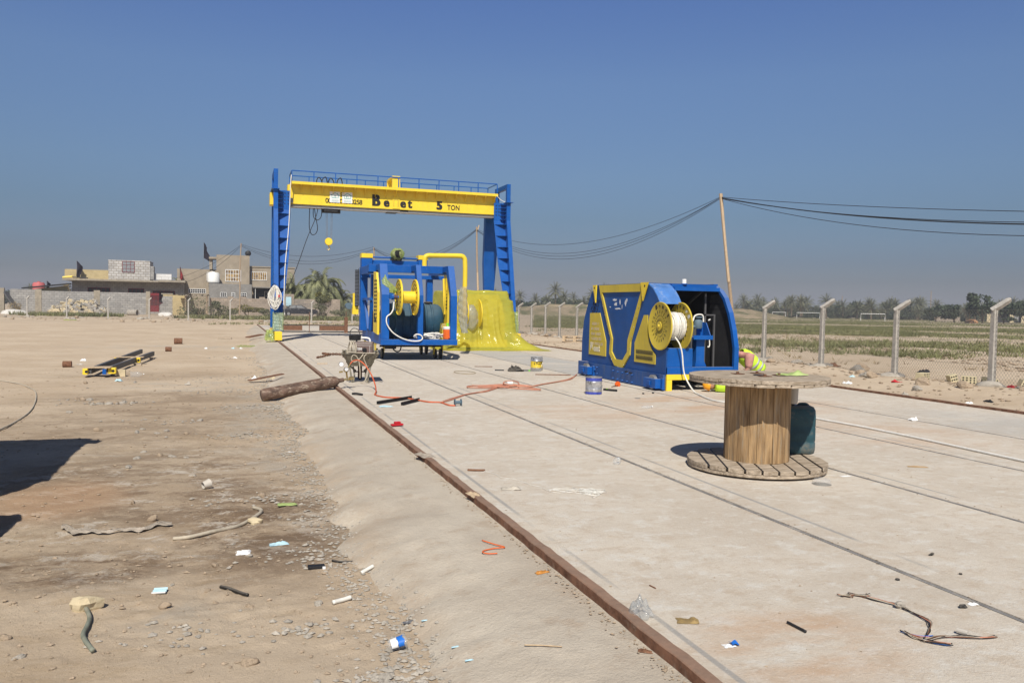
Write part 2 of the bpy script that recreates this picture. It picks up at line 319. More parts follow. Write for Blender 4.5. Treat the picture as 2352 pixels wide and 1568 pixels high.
    def sheet(s, fn, nu, nv, mi=0, closed_u=False):
        base = len(s.v)
        for j in range(nv+1):
            for i in range(nu if closed_u else nu+1): s.v.append(tuple(fn(i/nu, j/nv)))
        W_ = nu if closed_u else nu+1
        for j in range(nv):
            for i in range(nu):
                i2 = (i+1) % W_; s.f.append((base+j*W_+i, base+j*W_+i2, base+(j+1)*W_+i2, base+(j+1)*W_+i)); s.m.append(mi)
        return s
    def build(s, name, m, parent=None, smooth=None, loc=None, solid=0., sub=0, bevel=0.):
        me = bpy.data.meshes.new(name)
        off = Vector((0, 0, 0))
        if parent is not None: off = OFF.get(parent.name, off)
        elif loc is not None: off = Vector(loc)
        vs = s.v if off.length == 0 else [(x-off.x, y-off.y, z-off.z) for x, y, z in s.v]
        me.from_pydata(vs, [], s.f)
        ms = m if isinstance(m, (list, tuple)) else [m]
        for x in ms: me.materials.append(x if not isinstance(x, str) else M[x])
        if len(ms) > 1: me.polygons.foreach_set('material_index', s.m)
        o = bpy.data.objects.new(name, me); col.objects.link(o)
        if smooth:
            me.polygons.foreach_set('use_smooth', [True]*len(me.polygons))
            if smooth < 170:
                try: me.set_sharp_from_angle(angle=R(smooth))
                except Exception: pass
        me.update()
        if parent is not None: o.parent = parent; OFF[o.name] = off
        elif loc is not None: o.location = loc; OFF[o.name] = off
        else: OFF[o.name] = off
        if bevel:
            b = o.modifiers.new('bevel', 'BEVEL'); b.width = bevel; b.segments = 2; b.limit_method = 'ANGLE'; b.angle_limit = R(40)
        if solid:
            k = o.modifiers.new('solid', 'SOLIDIFY'); k.thickness = solid
        if sub:
            k = o.modifiers.new('sub', 'SUBSURF'); k.levels = sub; k.render_levels = sub
        return o
def smoothpath(pts, k=6):
    """Catmull-Rom through points"""
    p = [Vector(q) for q in pts]; out = []
    for i in range(len(p)-1):
        a, b, c, d = p[max(i-1, 0)], p[i], p[i+1], p[min(i+2, len(p)-1)]
        for j in range(k):
            t = j/k; out.append(.5*((2*b)+(c-a)*t+(2*a-5*b+4*c-d)*t*t+(3*b-a-3*c+d)*t**3))
    out.append(p[-1]); return out
def text(s, size, origin, u, v, depth, m, parent, name='lettering', sx=1., bold=0., align='LEFT', space=1.):
    cu = bpy.data.curves.new('t', 'FONT'); cu.body = s; cu.size = size; cu.extrude = depth; cu.offset = bold; cu.align_x = align; cu.space_character = space
    to = bpy.data.objects.new('t', cu); col.objects.link(to)
    dg = bpy.context.evaluated_depsgraph_get(); dg.update()
    me = bpy.data.meshes.new_from_object(to.evaluated_get(dg)); me.name = name
    bpy.data.objects.remove(to); bpy.data.curves.remove(cu)
    u = Vector(u); v = Vector(v); n = u.cross(v); o_ = Vector(origin)
    if parent is not None: o_ = o_-OFF.get(parent.name, Vector((0, 0, 0)))
    mt = Matrix(((u.x*sx, v.x, n.x, o_.x), (u.y*sx, v.y, n.y, o_.y), (u.z*sx, v.z, n.z, o_.z), (0, 0, 0, 1)))
    me.transform(mt); me.materials.clear(); me.materials.append(M[m])
    o = bpy.data.objects.new(name, me); col.objects.link(o)
    if parent is not None: o.parent = parent; OFF[o.name] = OFF.get(parent.name, Vector((0, 0, 0)))
    return o
# value noise, vectorised
def vnoise(x, y, seed=0):
    x = np.asarray(x, float); y = np.asarray(y, float)
    xi = np.floor(x).astype(np.int64); yi = np.floor(y).astype(np.int64); fx = x-xi; fy = y-yi
    def h(a, b):
        n = (a*374761393+b*668265263+seed*1274126177) & 0xffffffff
        n = ((n ^ (n >> 13))*1274126177) & 0xffffffff
        return ((n ^ (n >> 16)) & 0xffff)/65535.
    ux = fx*fx*(3-2*fx); uy = fy*fy*(3-2*fy)
    return (h(xi, yi)*(1-ux)+h(xi+1, yi)*ux)*(1-uy)+(h(xi, yi+1)*(1-ux)+h(xi+1, yi+1)*ux)*uy
def fbm(x, y, sc_, oct=4, seed=0):
    t = 0; a = 1; tot = 0
    for o in range(oct):
        t = t+a*vnoise(np.asarray(x)*sc_*2**o, np.asarray(y)*sc_*2**o, seed+o*17); tot += a; a *= .5
    return t/tot-.5
def sstep(a, b, x):
    t = np.clip((x-a)/(b-a), 0, 1); return t*t*(3-2*t)
def gz(x, y, rough=True):
    """ground height"""
    x = np.asarray(x, float); y = np.asarray(y, float)
    left = -.2+.1*sstep(-1, -14, x)
    z = np.where(x < 7, left, -.03)
    z = z*(1-sstep(45, 66, y))+(-.02)*sstep(45, 66, y)
    inside = (x > 1.3) & (x < 13.05) & (y > -4) & (y < 65.9)
    nz = fbm(x, y, .35, 3, 3)*.07+fbm(x, y, 1.7, 3, 9)*.035
    near = (x > -9) & (x < 2) & (y < 24)
    fade = 1-sstep(12, 24, y)
    crust = np.clip(fbm(x, y, .9, 3, 61)*2.2+.45, 0, 1)
    ridg = .5-np.abs(fbm(x, y, 7.5, 3, 21)*2)
    nz = nz+np.where(near, fade*((ridg-.25)*.03*crust+fbm(x, y, 15., 3, 23)*.034*crust+fbm(x, y, 5., 3, 25)*.016), 0)
    damp = 1-.7*sstep(60, 200, np.hypot(x, y))
    # humps along the far side of the right rail and by the back road
    hump = .14*np.exp(-((x-16.3)/1.5)**2)*(.3+fbm(x, y, .5, 3, 5)+.5)*(y < 75)*(x > 13)
    hump = hump+.28*np.exp(-((y-(74.5-.35*x))/2.2)**2)*(.5+fbm(x, y, .4, 3, 7))*(x < 14)
    z = z+(nz if rough else 0)*damp+hump
    return np.where(inside, -.3, z)
def gzf(x, y): return float(gz(np.array([x]), np.array([y]))[0])
# ------------------------------------------------------------------ the setting
class NT:
    def __init__(s, name, rough=.95):
        s.m = bpy.data.materials.new(name); s.m.use_nodes = True; s.nt = s.m.node_tree; s.b = s.nt.nodes['Principled BSDF']
        s.b.inputs['Roughness'].default_value = rough
        try: s.b.inputs['Specular IOR Level'].default_value = .15
        except Exception: pass
        s.t = s.nt.nodes.new('ShaderNodeTexCoord').outputs['Object']
        sp = s.nt.nodes.new('ShaderNodeSeparateXYZ'); s.lk(s.t, sp.inputs[0]); s.x, s.y, s.z = sp.outputs
    def lk(s, a, b):
        if isinstance(a, (int, float)): b.default_value = a
        elif isinstance(a, tuple): b.default_value = (*a, 1)
        else: s.nt.links.new(a, b)
    def math(s, op, a, b=0., c=0.):
        n = s.nt.nodes.new('ShaderNodeMath'); n.operation = op
        for i, k in enumerate((a, b, c)): s.lk(k, n.inputs[i])
        return n.outputs[0]
    def noise(s, sc_, det=6, rough=.6, stretch=None, dist=0.):
        n = s.nt.nodes.new('ShaderNodeTexNoise'); n.inputs['Scale'].default_value = sc_; n.inputs['Detail'].default_value = det
        n.inputs['Roughness'].default_value = rough; n.inputs['Distortion'].default_value = dist; src = s.t
        if stretch:
            mp = s.nt.nodes.new('ShaderNodeMapping'); mp.inputs['Scale'].default_value = stretch; s.lk(s.t, mp.inputs[0]); src = mp.outputs[0]
        s.lk(src, n.inputs['Vector']); return n.outputs[0]
    def rng(s, v, a, b, c=0., d=1.):
        n = s.nt.nodes.new('ShaderNodeMapRange'); n.interpolation_type = 'SMOOTHSTEP'; s.lk(v, n.inputs[0])
        for i, k in enumerate((a, b, c, d)): n.inputs[1+i].default_value = k
        return n.outputs[0]
    def mix(s, f, a, b):
        n = s.nt.nodes.new('ShaderNodeMix'); n.data_type = 'RGBA'; s.lk(f, n.inputs[0]); s.lk(a, n.inputs[6]); s.lk(b, n.inputs[7]); return n.outputs[2]
    def bump(s, h, st, dist):
        n = s.nt.nodes.new('ShaderNodeBump'); n.inputs['Strength'].default_value = st; n.inputs['Distance'].default_value = dist; s.lk(h, n.inputs['Height']); s.lk(n.outputs[0], s.b.inputs['Normal'])
    def ell(s, cx, cy, rx, ry, soft=.6):
        """1 inside an ellipse on the ground, 0 outside"""
        a = s.math('DIVIDE', s.math('SUBTRACT', s.x, cx), rx); b = s.math('DIVIDE', s.math('SUBTRACT', s.y, cy), ry)
        d = s.math('SQRT', s.math('ADD', s.math('MULTIPLY', a, a), s.math('MULTIPLY', b, b))); return s.rng(d, 1-soft, 1.15, 1, 0)
    def mul(s, *a):
        o = a[0]
        for k in a[1:]: o = s.math('MULTIPLY', o, k)
        return o
    def mx(s, *a):
        o = a[0]
        for k in a[1:]: o = s.math('MAXIMUM', o, k)
        return o
    def done(s, c): s.lk(c, s.b.inputs['Base Color']); return s.m
k = NT('dry_earth')
c = k.mix(k.rng(k.noise(.35, 5), .35, .65), (.51, .40, .285), (.58, .47, .345))
c = k.mix(k.mul(k.rng(k.noise(2.2, 9, .72, (.55, 1.3, 1)), .5, .68), .55), c, (.40, .295, .185))
c = k.mix(k.mul(k.rng(k.noise(1.1, 8, .7, (.6, 1, 1)), .56, .7), .5), c, (.56, .47, .36))
st = k.mx(k.mul(k.ell(-.8, 9.2, 2.4, 3.4, .8), .9), k.ell(.25, 7.4, 1.0, 2.0), k.ell(-1.1, 6.5, 1.0, .7), k.mul(k.ell(-1.5, 14, 3, 3.5), .6), k.mul(k.ell(-1.5, 17.5, 3, 1.6), .6), k.mul(k.ell(-2.2, 23, 3, 1.4), .45))
st = k.mul(st, k.math('ADD', .34, k.math('MULTIPLY', .66, k.rng(k.math('ADD', k.math('MULTIPLY', k.noise(1.1, 9, .8, (.7, 1.1, 1), .6), .65), k.math('MULTIPLY', k.noise(6.5, 8, .8, (.7, 1.2, 1)), .35)), .44, .56))), .85)
c = k.mix(st, c, (.145, .093, .056))
c = k.mix(k.mul(k.ell(-.7, 8.7, 2.2, 3.2), k.rng(k.noise(3.2, 9, .8, (.7, 1.2, 1)), .52, .60), .75), c, (.60, .54, .46))
c = k.mix(k.mul(k.mx(k.ell(.5, 14, .9, 6), k.ell(-.6, 20, 2.2, 1.5), k.ell(-.55, 5.4, .5, .4), k.ell(-2, 37, 5, 2)), k.rng(k.noise(1.4, 7, .7), .45, .62), .6), c, (.40, .365, .31))
c = k.mix(k.mul(k.ell(-1.6, 8.7, .7, 1.0), .55), c, (.52, .33, .2))
fld = k.mul(k.rng(k.math('SUBTRACT', k.x, k.math('MULTIPLY', k.y, .25)), 14, 30), k.rng(k.math('ADD', k.x, k.y), 80, 120))
c = k.mix(k.mul(fld, k.rng(k.noise(.09, 7, .7), .36, .6), .75), c, (.2, .19, .09))
far = k.rng(k.y, 66, 75, 0, 1)
c = k.mix(k.mul(far, .35), c, (.44, .355, .26))
sp = k.noise(70, 3, .6)
c = k.mix(k.mul(k.rng(sp, .60, .72), .5), c, (.22, .165, .115))
c = k.mix(k.mul(k.rng(k.noise(45, 3, .6), .64, .74), .55), c, (.6, .54, .45))
k.bump(k.math('ADD', k.math('MULTIPLY', k.noise(5, 10, .85), .75), k.math('MULTIPLY', k.noise(38, 6, .8), .25)), .7, .05)
M['earth'] = k.done(c)
def axis_lines():
    a = [-.5]
    return a
xs = list(np.arange(-9, -3.4, .09))+list(np.arange(-3.4, 1.3, .032))+list(np.arange(1.3, 2.01, .1))+list(np.arange(3, 13, 1.))+list(np.arange(13, 22, .2))
xl = []; q = -9.; st_ = .1
while q > -3000: st_ *= 1.13; q -= st_; xl.append(q)
xr = []; q = 22.; st_ = .25
while q < 3000: st_ *= 1.11; q += st_; xr.append(q)
xs = np.array(sorted(xl)+xs+xr)
ys = [-300, -100, -40, -15, -5, 0]; q = 2.
while q < 110: ys.append(q); q += max(.03, .0075*q)
while q < 3500: ys.append(q); q *= 1.09
ys = np.array(ys)
def grid_mesh(name, xs, ys, Z, m, kind='structure', smooth=True):
    nx, ny = len(xs), len(ys); X, Y = np.meshgrid(xs, ys)
    co = np.stack([X, Y, Z], -1).reshape(-1, 3).astype(np.float32)
    i = np.arange((ny-1)*nx).reshape(ny-1, nx)[:, :-1].reshape(-1)
    fc = np.stack([i, i+1, i+nx+1, i+nx], -1).astype(np.int32)
    me = bpy.data.meshes.new(name); me.vertices.add(len(co)); me.vertices.foreach_set('co', co.reshape(-1))
    me.loops.add(fc.size); me.loops.foreach_set('vertex_index', fc.reshape(-1)); me.polygons.add(len(fc))
    me.polygons.foreach_set('loop_start', np.arange(0, fc.size, 4, dtype=np.int32)); me.polygons.foreach_set('loop_total', np.full(len(fc), 4, np.int32))
    me.update(calc_edges=True); me.materials.append(M[m]); me.polygons.foreach_set('use_smooth', [smooth]*len(fc))
    o = bpy.data.objects.new(name, me); col.objects.link(o); tag(o, kind=kind); return o
X, Y = np.meshgrid(xs, ys)
grid_mesh('ground', xs, ys, gz(X, Y), 'earth')
# sloping concrete apron beside the left rail
k = NT('dusty_concrete_apron')
c = k.mix(k.rng(k.noise(1.2, 7, .65, (1, .6, 1)), .35, .65), (.45, .39, .315), (.53, .47, .385))
c = k.mix(k.mul(k.rng(k.noise(3, 8, .72), .52, .66), .6), c, (.40, .315, .235))
c = k.mix(k.mul(k.rng(k.x, 1.35, .85), k.rng(k.noise(2.2, 8, .75), .42, .6), .8), c, (.43, .34, .25))
c = k.mix(k.mul(k.rng(k.noise(40, 4, .65), .6, .72), .5), c, (.31, .25, .18))
c = k.mix(k.mul(k.rng(k.noise(60, 3, .65), .62, .74), .5), c, (.6, .55, .47))
c = k.mix(k.mul(k.rng(k.x, 1.9, 2.0), k.rng(k.noise(5, 5), .45, .6), .4), c, (.28, .25, .21))
k.bump(k.math('ADD', k.math('MULTIPLY', k.noise(7, 8, .72), .6), k.math('MULTIPLY', k.noise(50, 4, .7), .4)), .6, .04)
M['apron'] = k.done(c)
ax = np.linspace(.45, 2.002, 60); ay = [2.2]
while ay[-1] < 66: ay.append(ay[-1]+max(.028, .009*ay[-1]))
ay = np.array(ay); AX, AY = np.meshgrid(ax, ay)
edge = .93+fbm(AY*0+3.3, AY, .45, 3, 31)*.55+fbm(AY*0+1.3, AY, 2.3, 3, 33)*.22
prof = np.interp((AX-edge), [-.5, -.12, 0, .15, .45, .8, 1.2], [-.42, -.27, -.19, -.125, -.06, -.025, -.012])
rel = sstep(2.0, 1.6, AX)*sstep(2.0, 1.95, AX)
AZ = prof+rel*(fbm(AX, AY, 1.3, 3, 41)*.018+fbm(AX, AY, 7., 4, 43)*.016+fbm(AX, AY, 26., 2, 45)*.007)
AZ = np.where(AX > 1.99, -.012, AZ)
def apz(x, y):
    i = int(np.clip(np.searchsorted(ax, x), 1, len(ax)-1)); j = int(np.clip(np.searchsorted(ay, y), 1, len(ay)-1)); return max(float(AZ[j-1:j+1, i-1:i+1].max()), gzf(x, y))
grid_mesh('concrete_apron', ax, ay, AZ, 'apron')
def skew(o):
    # the left rail is not quite parallel to the bed joints
    me = o.data; n_ = len(me.vertices); co = np.empty(n_*3, np.float32); me.vertices.foreach_get('co', co); co = co.reshape(-1, 3)
    xw = co[:, 0]+o.location.x; co[:, 0] -= np.where(xw < 2.3, .0066*(co[:, 1]-4)*(co[:, 1] > 4), 0); me.vertices.foreach_set('co', co.reshape(-1)); me.update()
skew(bpy.data.objects['concrete_apron'])
# casting beds: five long slabs with narrow open joints
k = NT('casting_bed_concrete', .9)
c = k.mix(k.rng(k.noise(.6, 7, .7), .33, .67), (.535, .468, .385), (.625, .56, .47))
c = k.mix(k.mul(k.rng(k.noise(6, 9, .78, (.8, 1, 1)), .48, .62), .7), c, (.50, .41, .315))
c = k.mix(k.mul(k.rng(k.noise(5, 9, .78, (.8, 1, 1)), .49, .64), .75), c, (.655, .625, .565))
orn = k.mx(k.ell(8.6, 13.2, 2.6, 2.2), k.ell(2.75, 3.5, .7, .55), k.mul(k.ell(8.8, 9.5, 1.8, 2), .5), k.mul(k.ell(5.6, 12.5, 2.0, 1.6), .55))
c = k.mix(k.mul(orn, k.rng(k.noise(1.2, 7, .7, (.5, 1.2, 1)), .38, .62), .75), c, (.52, .335, .205))
gp = k.mx(k.mul(k.rng(k.x, 8.1, 8.3), k.rng(k.x, 10.2, 10.35, 1, 0), k.rng(k.y, 17, 20), k.rng(k.y, 32, 36, 1, 0)), k.mul(k.ell(11.6, 9.5, 1.4, 2.5), .7), k.mul(k.rng(k.y, 60, 61.5), .6))
c = k.mix(k.mul(gp, k.rng(k.noise(.9, 7, .7, (.5, 1.2, 1)), .25, .6), .85), c, (.42, .41, .385))
for lx, wd in ((2.215, .02), (4.44, .022), (6.42, .018), (8.47, .02), (10.6, .02)):
    d = k.math('ABSOLUTE', k.math('SUBTRACT', k.x, lx))
    c = k.mix(k.mul(k.rng(d, wd*.55, wd*1.25, 1, 0), k.rng(k.noise(1.3, 5, .65, (2, .5, 1)), .40, .58), .8), c, (.315, .305, .29))
c = k.mix(k.mul(k.rng(k.noise(65, 3, .6), .62, .72), .5), c, (.3, .24, .18))
c = k.mix(k.mul(k.rng(k.noise(34, 6, .8, (.75, 1, 1)), .56, .66), .6), c, (.44, .365, .285))
c = k.mix(k.mul(k.rng(k.noise(40, 5, .8, (.75, 1, 1)), .57, .67), .6), c, (.72, .69, .63))
k.bump(k.math('ADD', k.math('MULTIPLY', k.noise(9, 9, .8), .6), k.math('MULTIPLY', k.noise(55, 5, .75), .4)), .6, .03)
M['bed'] = k.done(c)
M['joint'] = mat('joint_dark_grey', (.13, .12, .105), .9, var=.4, vs=9)  # dark tone of the strip sunk in each joint
M['steel_edge'] = mat('grey_steel_edging', (.22, .21, .20), .75, var=.35, vs=4, spots=.8, spot_c=(.48, .43, .36), spot_s=5)
b = MB(); edges = [2.075, 4.2, 6.21, 8.27, 10.42, 13.03]
for i in range(5):
    x0 = edges[i]+(.0 if i == 0 else .014); x1 = edges[i+1]-(0 if i == 4 else .012)
    b.box(x0, x1, -4, 66, -.3, 0, 0)
for e in edges[1:-1]:
    b.box(e-.011, e+.013, -4, 66, -.05, -.018, 1)
    b.box(e-.04, e-.0125, -4, 66, -.04, .004, 2)
o = b.build('concrete_pavement', ['bed', 'joint', 'steel_edge']); skew(o); tag(o, kind='structure')
# the two crane rails
def rail(name, x0, x1, label, z0, seed):
    rn = random.Random(seed); ysr = [-4.]
    while ysr[-1] < 67: ysr.append(ysr[-1]+max(.12, .02*abs(ysr[-1])))
    b = MB(); n = len(ysr)
    for y in ysr:
        j = rn.uniform(-.0035, .0035); t = .048+rn.uniform(-.0035, .0035)
        b.v += [(x0+j, y, z0), (x0+j, y, t-.005), (x0+j+.006, y, t), (x1+j-.006, y, t+rn.uniform(-.002, .002)), (x1+j, y, t-.006), (x1+j, y, z0)]
    for i in range(n-1):
        for k_ in range(5): b.f.append((i*6+k_, i*6+k_+1, (i+1)*6+k_+1, (i+1)*6+k_)); b.m.append(0)
    b.f.append((0, 5, 4, 3, 2, 1)); b.m.append(0); e = (n-1)*6; b.f.append(tuple(e+i for i in range(6))); b.m.append(0)
    o = b.build(name, 'rust', loc=((x0+x1)/2, 0, 0)); tag(o, label, 'rail'); skew(o)
    return o
rail('crane_rail', 2.0, 2.075, 'long rusty steel rail at the edge of the sloping apron, under the gas cylinder', -.06, 1)
rail('crane_rail', 13.03, 13.1, 'long rusty steel rail on the fence side of the concrete beds', -.06, 2)
# gravel and crumbs: nobody could count them
rn = random.Random(5)
def pebbles(name, pts, m, kind='stuff'):
    V = []; F = []
    for x, y, z, r in pts:
        k0 = len(V); a = rn.uniform(0, 6.28); ca, sa = math.cos(a), math.sin(a); h = r*rn.uniform(.45, .8); e = rn.uniform(.6, 1)
        for dx, dy, dz in ((1, 0, .1), (.3, .9, -.1), (-.8, .6, .15), (-.9, -.5, -.1), (.1, -1, .1)):
            jx = dx*r*rn.uniform(.75, 1.2); jy = dy*r*e*rn.uniform(.75, 1.2)
            V.append((x+jx*ca-jy*sa, y+jx*sa+jy*ca, z+h*.35*(1+dz)))
        V.append((x+rn.uniform(-.3, .3)*r, y+rn.uniform(-.3, .3)*r, z+h)); V.append((x, y, z-h*.4))
        for i in range(5): F += [(k0+i, k0+(i+1) % 5, k0+5), (k0+(i+1) % 5, k0+i, k0+6)]
    me = bpy.data.meshes.new(name); me.from_pydata(V, [], F); me.materials.append(M[m]); o = bpy.data.objects.new(name, me); col.objects.link(o); tag(o, kind=kind); return o
pts = []; pts2 = []
def edge_at(y):
    y = np.array([y]); return float(.93+fbm(y*0+3.3, y, .45, 3, 31)[0]*.55+fbm(y*0+1.3, y, 2.3, 3, 33)[0]*.22)
for i in range(3300):
    y = 3.2+(rn.random()**1.7)*26; x = edge_at(y)+rn.gauss(-.13, .13)
    if x > edge_at(y)+.12: continue
    z = gzf(x, y); pts.append((x, y, max(z, float(np.interp(x-edge_at(y), [-.12, 0, .15], [-.27, -.19, -.125]))), rn.uniform(.006, .022)*(1+y*.02)))
for i in range(7500):
    y = 3+(rn.random()**1.8)*22; x = rn.uniform(-.5*y-.6, .75); pts2.append((x, y, gzf(x, y), rn.choice([.003, .004, .005, .006, .008, .011, .018])*rn.uniform(.7, 1.2)*(1+.02*y)))
for cx, cy, n_, sd in [(-2.24, 16.7, 40, .35), (-2.8, 17.4, 16, .3), (-1.88, 16.8, 22, .3), (-1.4, 14.3, 12, .25), (-.1, 18.5, 90, .6), (.35, 15.5, 120, .4), (.2, 12.2, 90, .3), (-.7, 13.9, 26, .25), (-.3, 5.0, 40, .22), (.35, 4.9, 40, .15), (.7, 4.1, 70, .14), (-.05, 22, 70, .8), (.2, 30, 70, .8), (.6, 6.4, 60, .25), (.3, 8.3, 60, .3)]:
    for i in range(n_):
        x = rn.gauss(cx, sd); y = rn.gauss(cy, sd*.5); pts.append((x, y, gzf(x, y), rn.uniform(.01, .03)*(1+.012*y)))
pts3 = []
for i in range(1500):
    y = 3.3+(rn.random()**1.5)*30; x = rn.uniform(2.1, 12.9); pts3.append((x, y, 0, rn.choice([.003, .004, .005, .008])*rn.uniform(.8, 1.3)*(1+.02*y)))
for e in edges[1:-1]:
    for i in range(330):
        y = 3+(rn.random()**1.5)*24; pts3.append((e+rn.gauss(0, .035), y, .0, rn.uniform(.003, .009)*(1+.02*y)))
for i in range(500):
    y = 2.8+(rn.random()**1.5)*14; pts3.append((1.985-abs(rn.gauss(0, .045)), y, -.015, rn.uniform(.004, .013)))
pts4 = []
for i in range(2100):
    y = 9+(rn.random()**1.4)*60; x = 13.6+abs(rn.gauss(0, 1.0)) if rn.random() < .3 else rn.gauss(16.4, .8)+(y-14)*.045
    if x < 13.2: continue
    pts4.append((x, y, gzf(x, y), rn.uniform(.015, .06)*(1.5 if rn.random() < .15 else 1)))
for i in range(420):
    y = rn.uniform(18, 52); x = 15.2+y*.47+rn.gauss(0, .9); pts4.append((x, y, gzf(x, y), rn.uniform(.03, .13)))
for i in range(500):
    x = rn.uniform(-26, 16); y = rn.gauss(74.5-.38*x*(x < 0), 2.2); pts4.append((x, y, gzf(x, y), rn.uniform(.03, .11)))
pebbles('gravel', pts, 'rock_grey'); pebbles('gravel', pts2, 'rock'); pebbles('gravel', pts3, 'rock'); pebbles('gravel', pts4, 'rock')
# ---------------- field: low grass in bands, an earth bank and the far grove
def quads_object(name, V, F, m, kind='stuff', parent=None):
    me = bpy.data.meshes.new(name); V = np.asarray(V, np.float32); F = np.asarray(F, np.int32); n = F.shape[1]
    me.vertices.add(len(V)); me.vertices.foreach_set('co', V.reshape(-1)); me.loops.add(F.size); me.loops.foreach_set('vertex_index', F.reshape(-1))
    me.polygons.add(len(F)); me.polygons.foreach_set('loop_start', np.arange(0, F.size, n, dtype=np.int32)); me.polygons.foreach_set('loop_total', np.full(len(F), n, np.int32))
    me.update(calc_edges=True); me.materials.append(M[m]); o = bpy.data.objects.new(name, me); col.objects.link(o)
    if kind: tag(o, kind=kind)
    return o
def tufts(P, nb, hmin, hmax, spread, rs):
    """triangular blades round every point"""
    n = len(P); c = np.repeat(P, nb, 0); a = rs.uniform(0, 2*np.pi, n*nb); h = rs.uniform(hmin, hmax, n*nb); r = rs.uniform(0, spread, n*nb)
    b0 = c+np.stack([np.cos(a)*r*.5, np.sin(a)*r*.5, np.zeros_like(a)-.03], -1)
    wv = np.stack([-np.sin(a), np.cos(a), np.zeros_like(a)], -1)*(rs.uniform(.25, .5, n*nb)*h*.35)[:, None]
    tip = c+np.stack([np.cos(a)*(r+h*.45), np.sin(a)*(r+h*.45), h], -1)
    V = np.stack([b0-wv, b0+wv, tip], 1).reshape(-1, 3); F = np.arange(len(V)).reshape(-1, 3); return V, F
rs = np.random.RandomState(4)
fwx, fwy = math.sin(YAW), math.cos(YAW)
def scatter(n, d0, d1, a0, a1):
    """points by distance and bearing"""
    d = np.exp(rs.uniform(np.log(d0), np.log(d1), n)); a = np.radians(rs.uniform(a0, a1, n)); return d*np.sin(a), d*np.cos(a), d
x, y, d = scatter(150000, 33, 330, 27, 56)
de = d*np.cos(np.arctan2(x, y)-YAW)
nz = fbm(x, y, .06, 4, 71)+.6*fbm(x, y, .3, 3, 72)
lat = (np.degrees(np.arctan2(x, y))-27)/24
dens = np.zeros_like(x)
for lo, hi, s_ in ((44, 53, .28), (62, 112, 1.), (135, 200, .9), (215, 300, .7), (36, 41, .12)):
    dens = np.maximum(dens, s_*sstep(lo*.95, lo*1.04, de+nz*14)*sstep(hi*1.06, hi*.96, de+nz*14))
keep = (rs.uniform(0, 1, len(x)) < dens*np.clip(.55+nz*2.2, 0, 1)) & (x > 17.8+.1*y*0)
P = np.stack([x, y, gz(x, y)], -1)[keep]
V, F = tufts(P, 8, .05, .22, .45, rs); quads_object('grass', V, F, 'grass')
x, y, d = scatter(22000, 60, 300, 20, 29); nz = fbm(x, y, .05, 4, 75)+.6*fbm(x, y, .3, 3, 76)
keep = (rs.uniform(0, 1, len(x)) < np.clip(.6+nz*2.6, 0, 1)*sstep(62, 80, d+nz*30)) & (x > 18+.045*(y-14))
P = np.stack([x, y, gz(x, y)], -1)[keep]; V, F = tufts(P, 8, .05, .22, .5, rs); quads_object('grass', V, F, 'grass')
x, y, d = scatter(9000, 30, 300, 20, 56); nz = fbm(x, y, .08, 4, 79)
keep = (rs.uniform(0, 1, len(x)) < np.clip(.15+nz*1.5, 0, 1)) & (x > 18.5+.045*(y-14))
P = np.stack([x, y, gz(x, y)], -1)[keep]; V, F = tufts(P, 7, .05, .16, .3, rs); quads_object('grass', V, F, 'grass_dry')
# verge plants along the back road
x = rs.uniform(-24, 22, 2600); y = 93+rs.normal(0, 2.3, 2600)-.42*x*(x < 0); nz = fbm(x, y, .12, 3, 81)
keep = (rs.uniform(0, 1, 2600) < np.clip(.1+nz*2.5+.5*(x > -6), 0, .85)); P = np.stack([x, y, gz(x, y)], -1)[keep]; V, F = tufts(P, 12, .15, .5, .5, rs); quads_object('grass', V, F, 'grass')
x = rs.uniform(-2, 30, 900); y = rs.uniform(66.5, 73, 900); keep = fbm(x, y, .3, 3, 83) > .1; P = np.stack([x, y, gz(x, y)], -1)[keep]; V, F = tufts(P, 9, .06, .2, .25, rs); quads_object('grass', V, F, 'grass')
# earth bank at the end of the field
def bank(name, pts_, hgt, wid, seed):
    pts_ = smoothpath([(a, b_, 0) for a, b_ in pts_], 14); n = len(pts_); b = MB(); nu = 14
    for i, p in enumerate(pts_):
        t = (pts_[min(i+1, n-1)]-pts_[max(i-1, 0)]).normalized(); nn = Vector((-t.y, t.x, 0)); fade = min(1, i/4, ((n-1-i)/18)**.7)
        for j in range(nu+1):
            s_ = j/nu*2-1; pr = max(0, 1-abs(s_))**.8; q = p+nn*wid*s_
            hh = hgt*fade*pr*(.75+.8*(float(fbm(np.array([q.x]), np.array([q.y]), .09, 4, seed)[0])+.3)); b.v.append((q.x, q.y, -.25+hh))
    for i in range(n-1):
        for j in range(nu): b.f.append((i*(nu+1)+j, (i+1)*(nu+1)+j, (i+1)*(nu+1)+j+1, i*(nu+1)+j+1)); b.m.append(0)
    o = b.build(name, 'bank', smooth=180); tag(o, kind='structure'); return o
k = NT('bank_soil'); c = k.mix(k.rng(k.noise(.3, 7, .7), .38, .6), (.36, .28, .19), (.235, .2, .115)); c = k.mix(k.rng(k.noise(.18, 8, .7), .5, .62), c, (.13, .135, .065)); k.bump(k.noise(1.2, 7, .7), .8, .4); M['bank'] = k.done(c)
bank('earth_bank', [(45, 212), (75, 200), (105, 183), (124, 176), (131, 172)], 2.7, 9, 91)
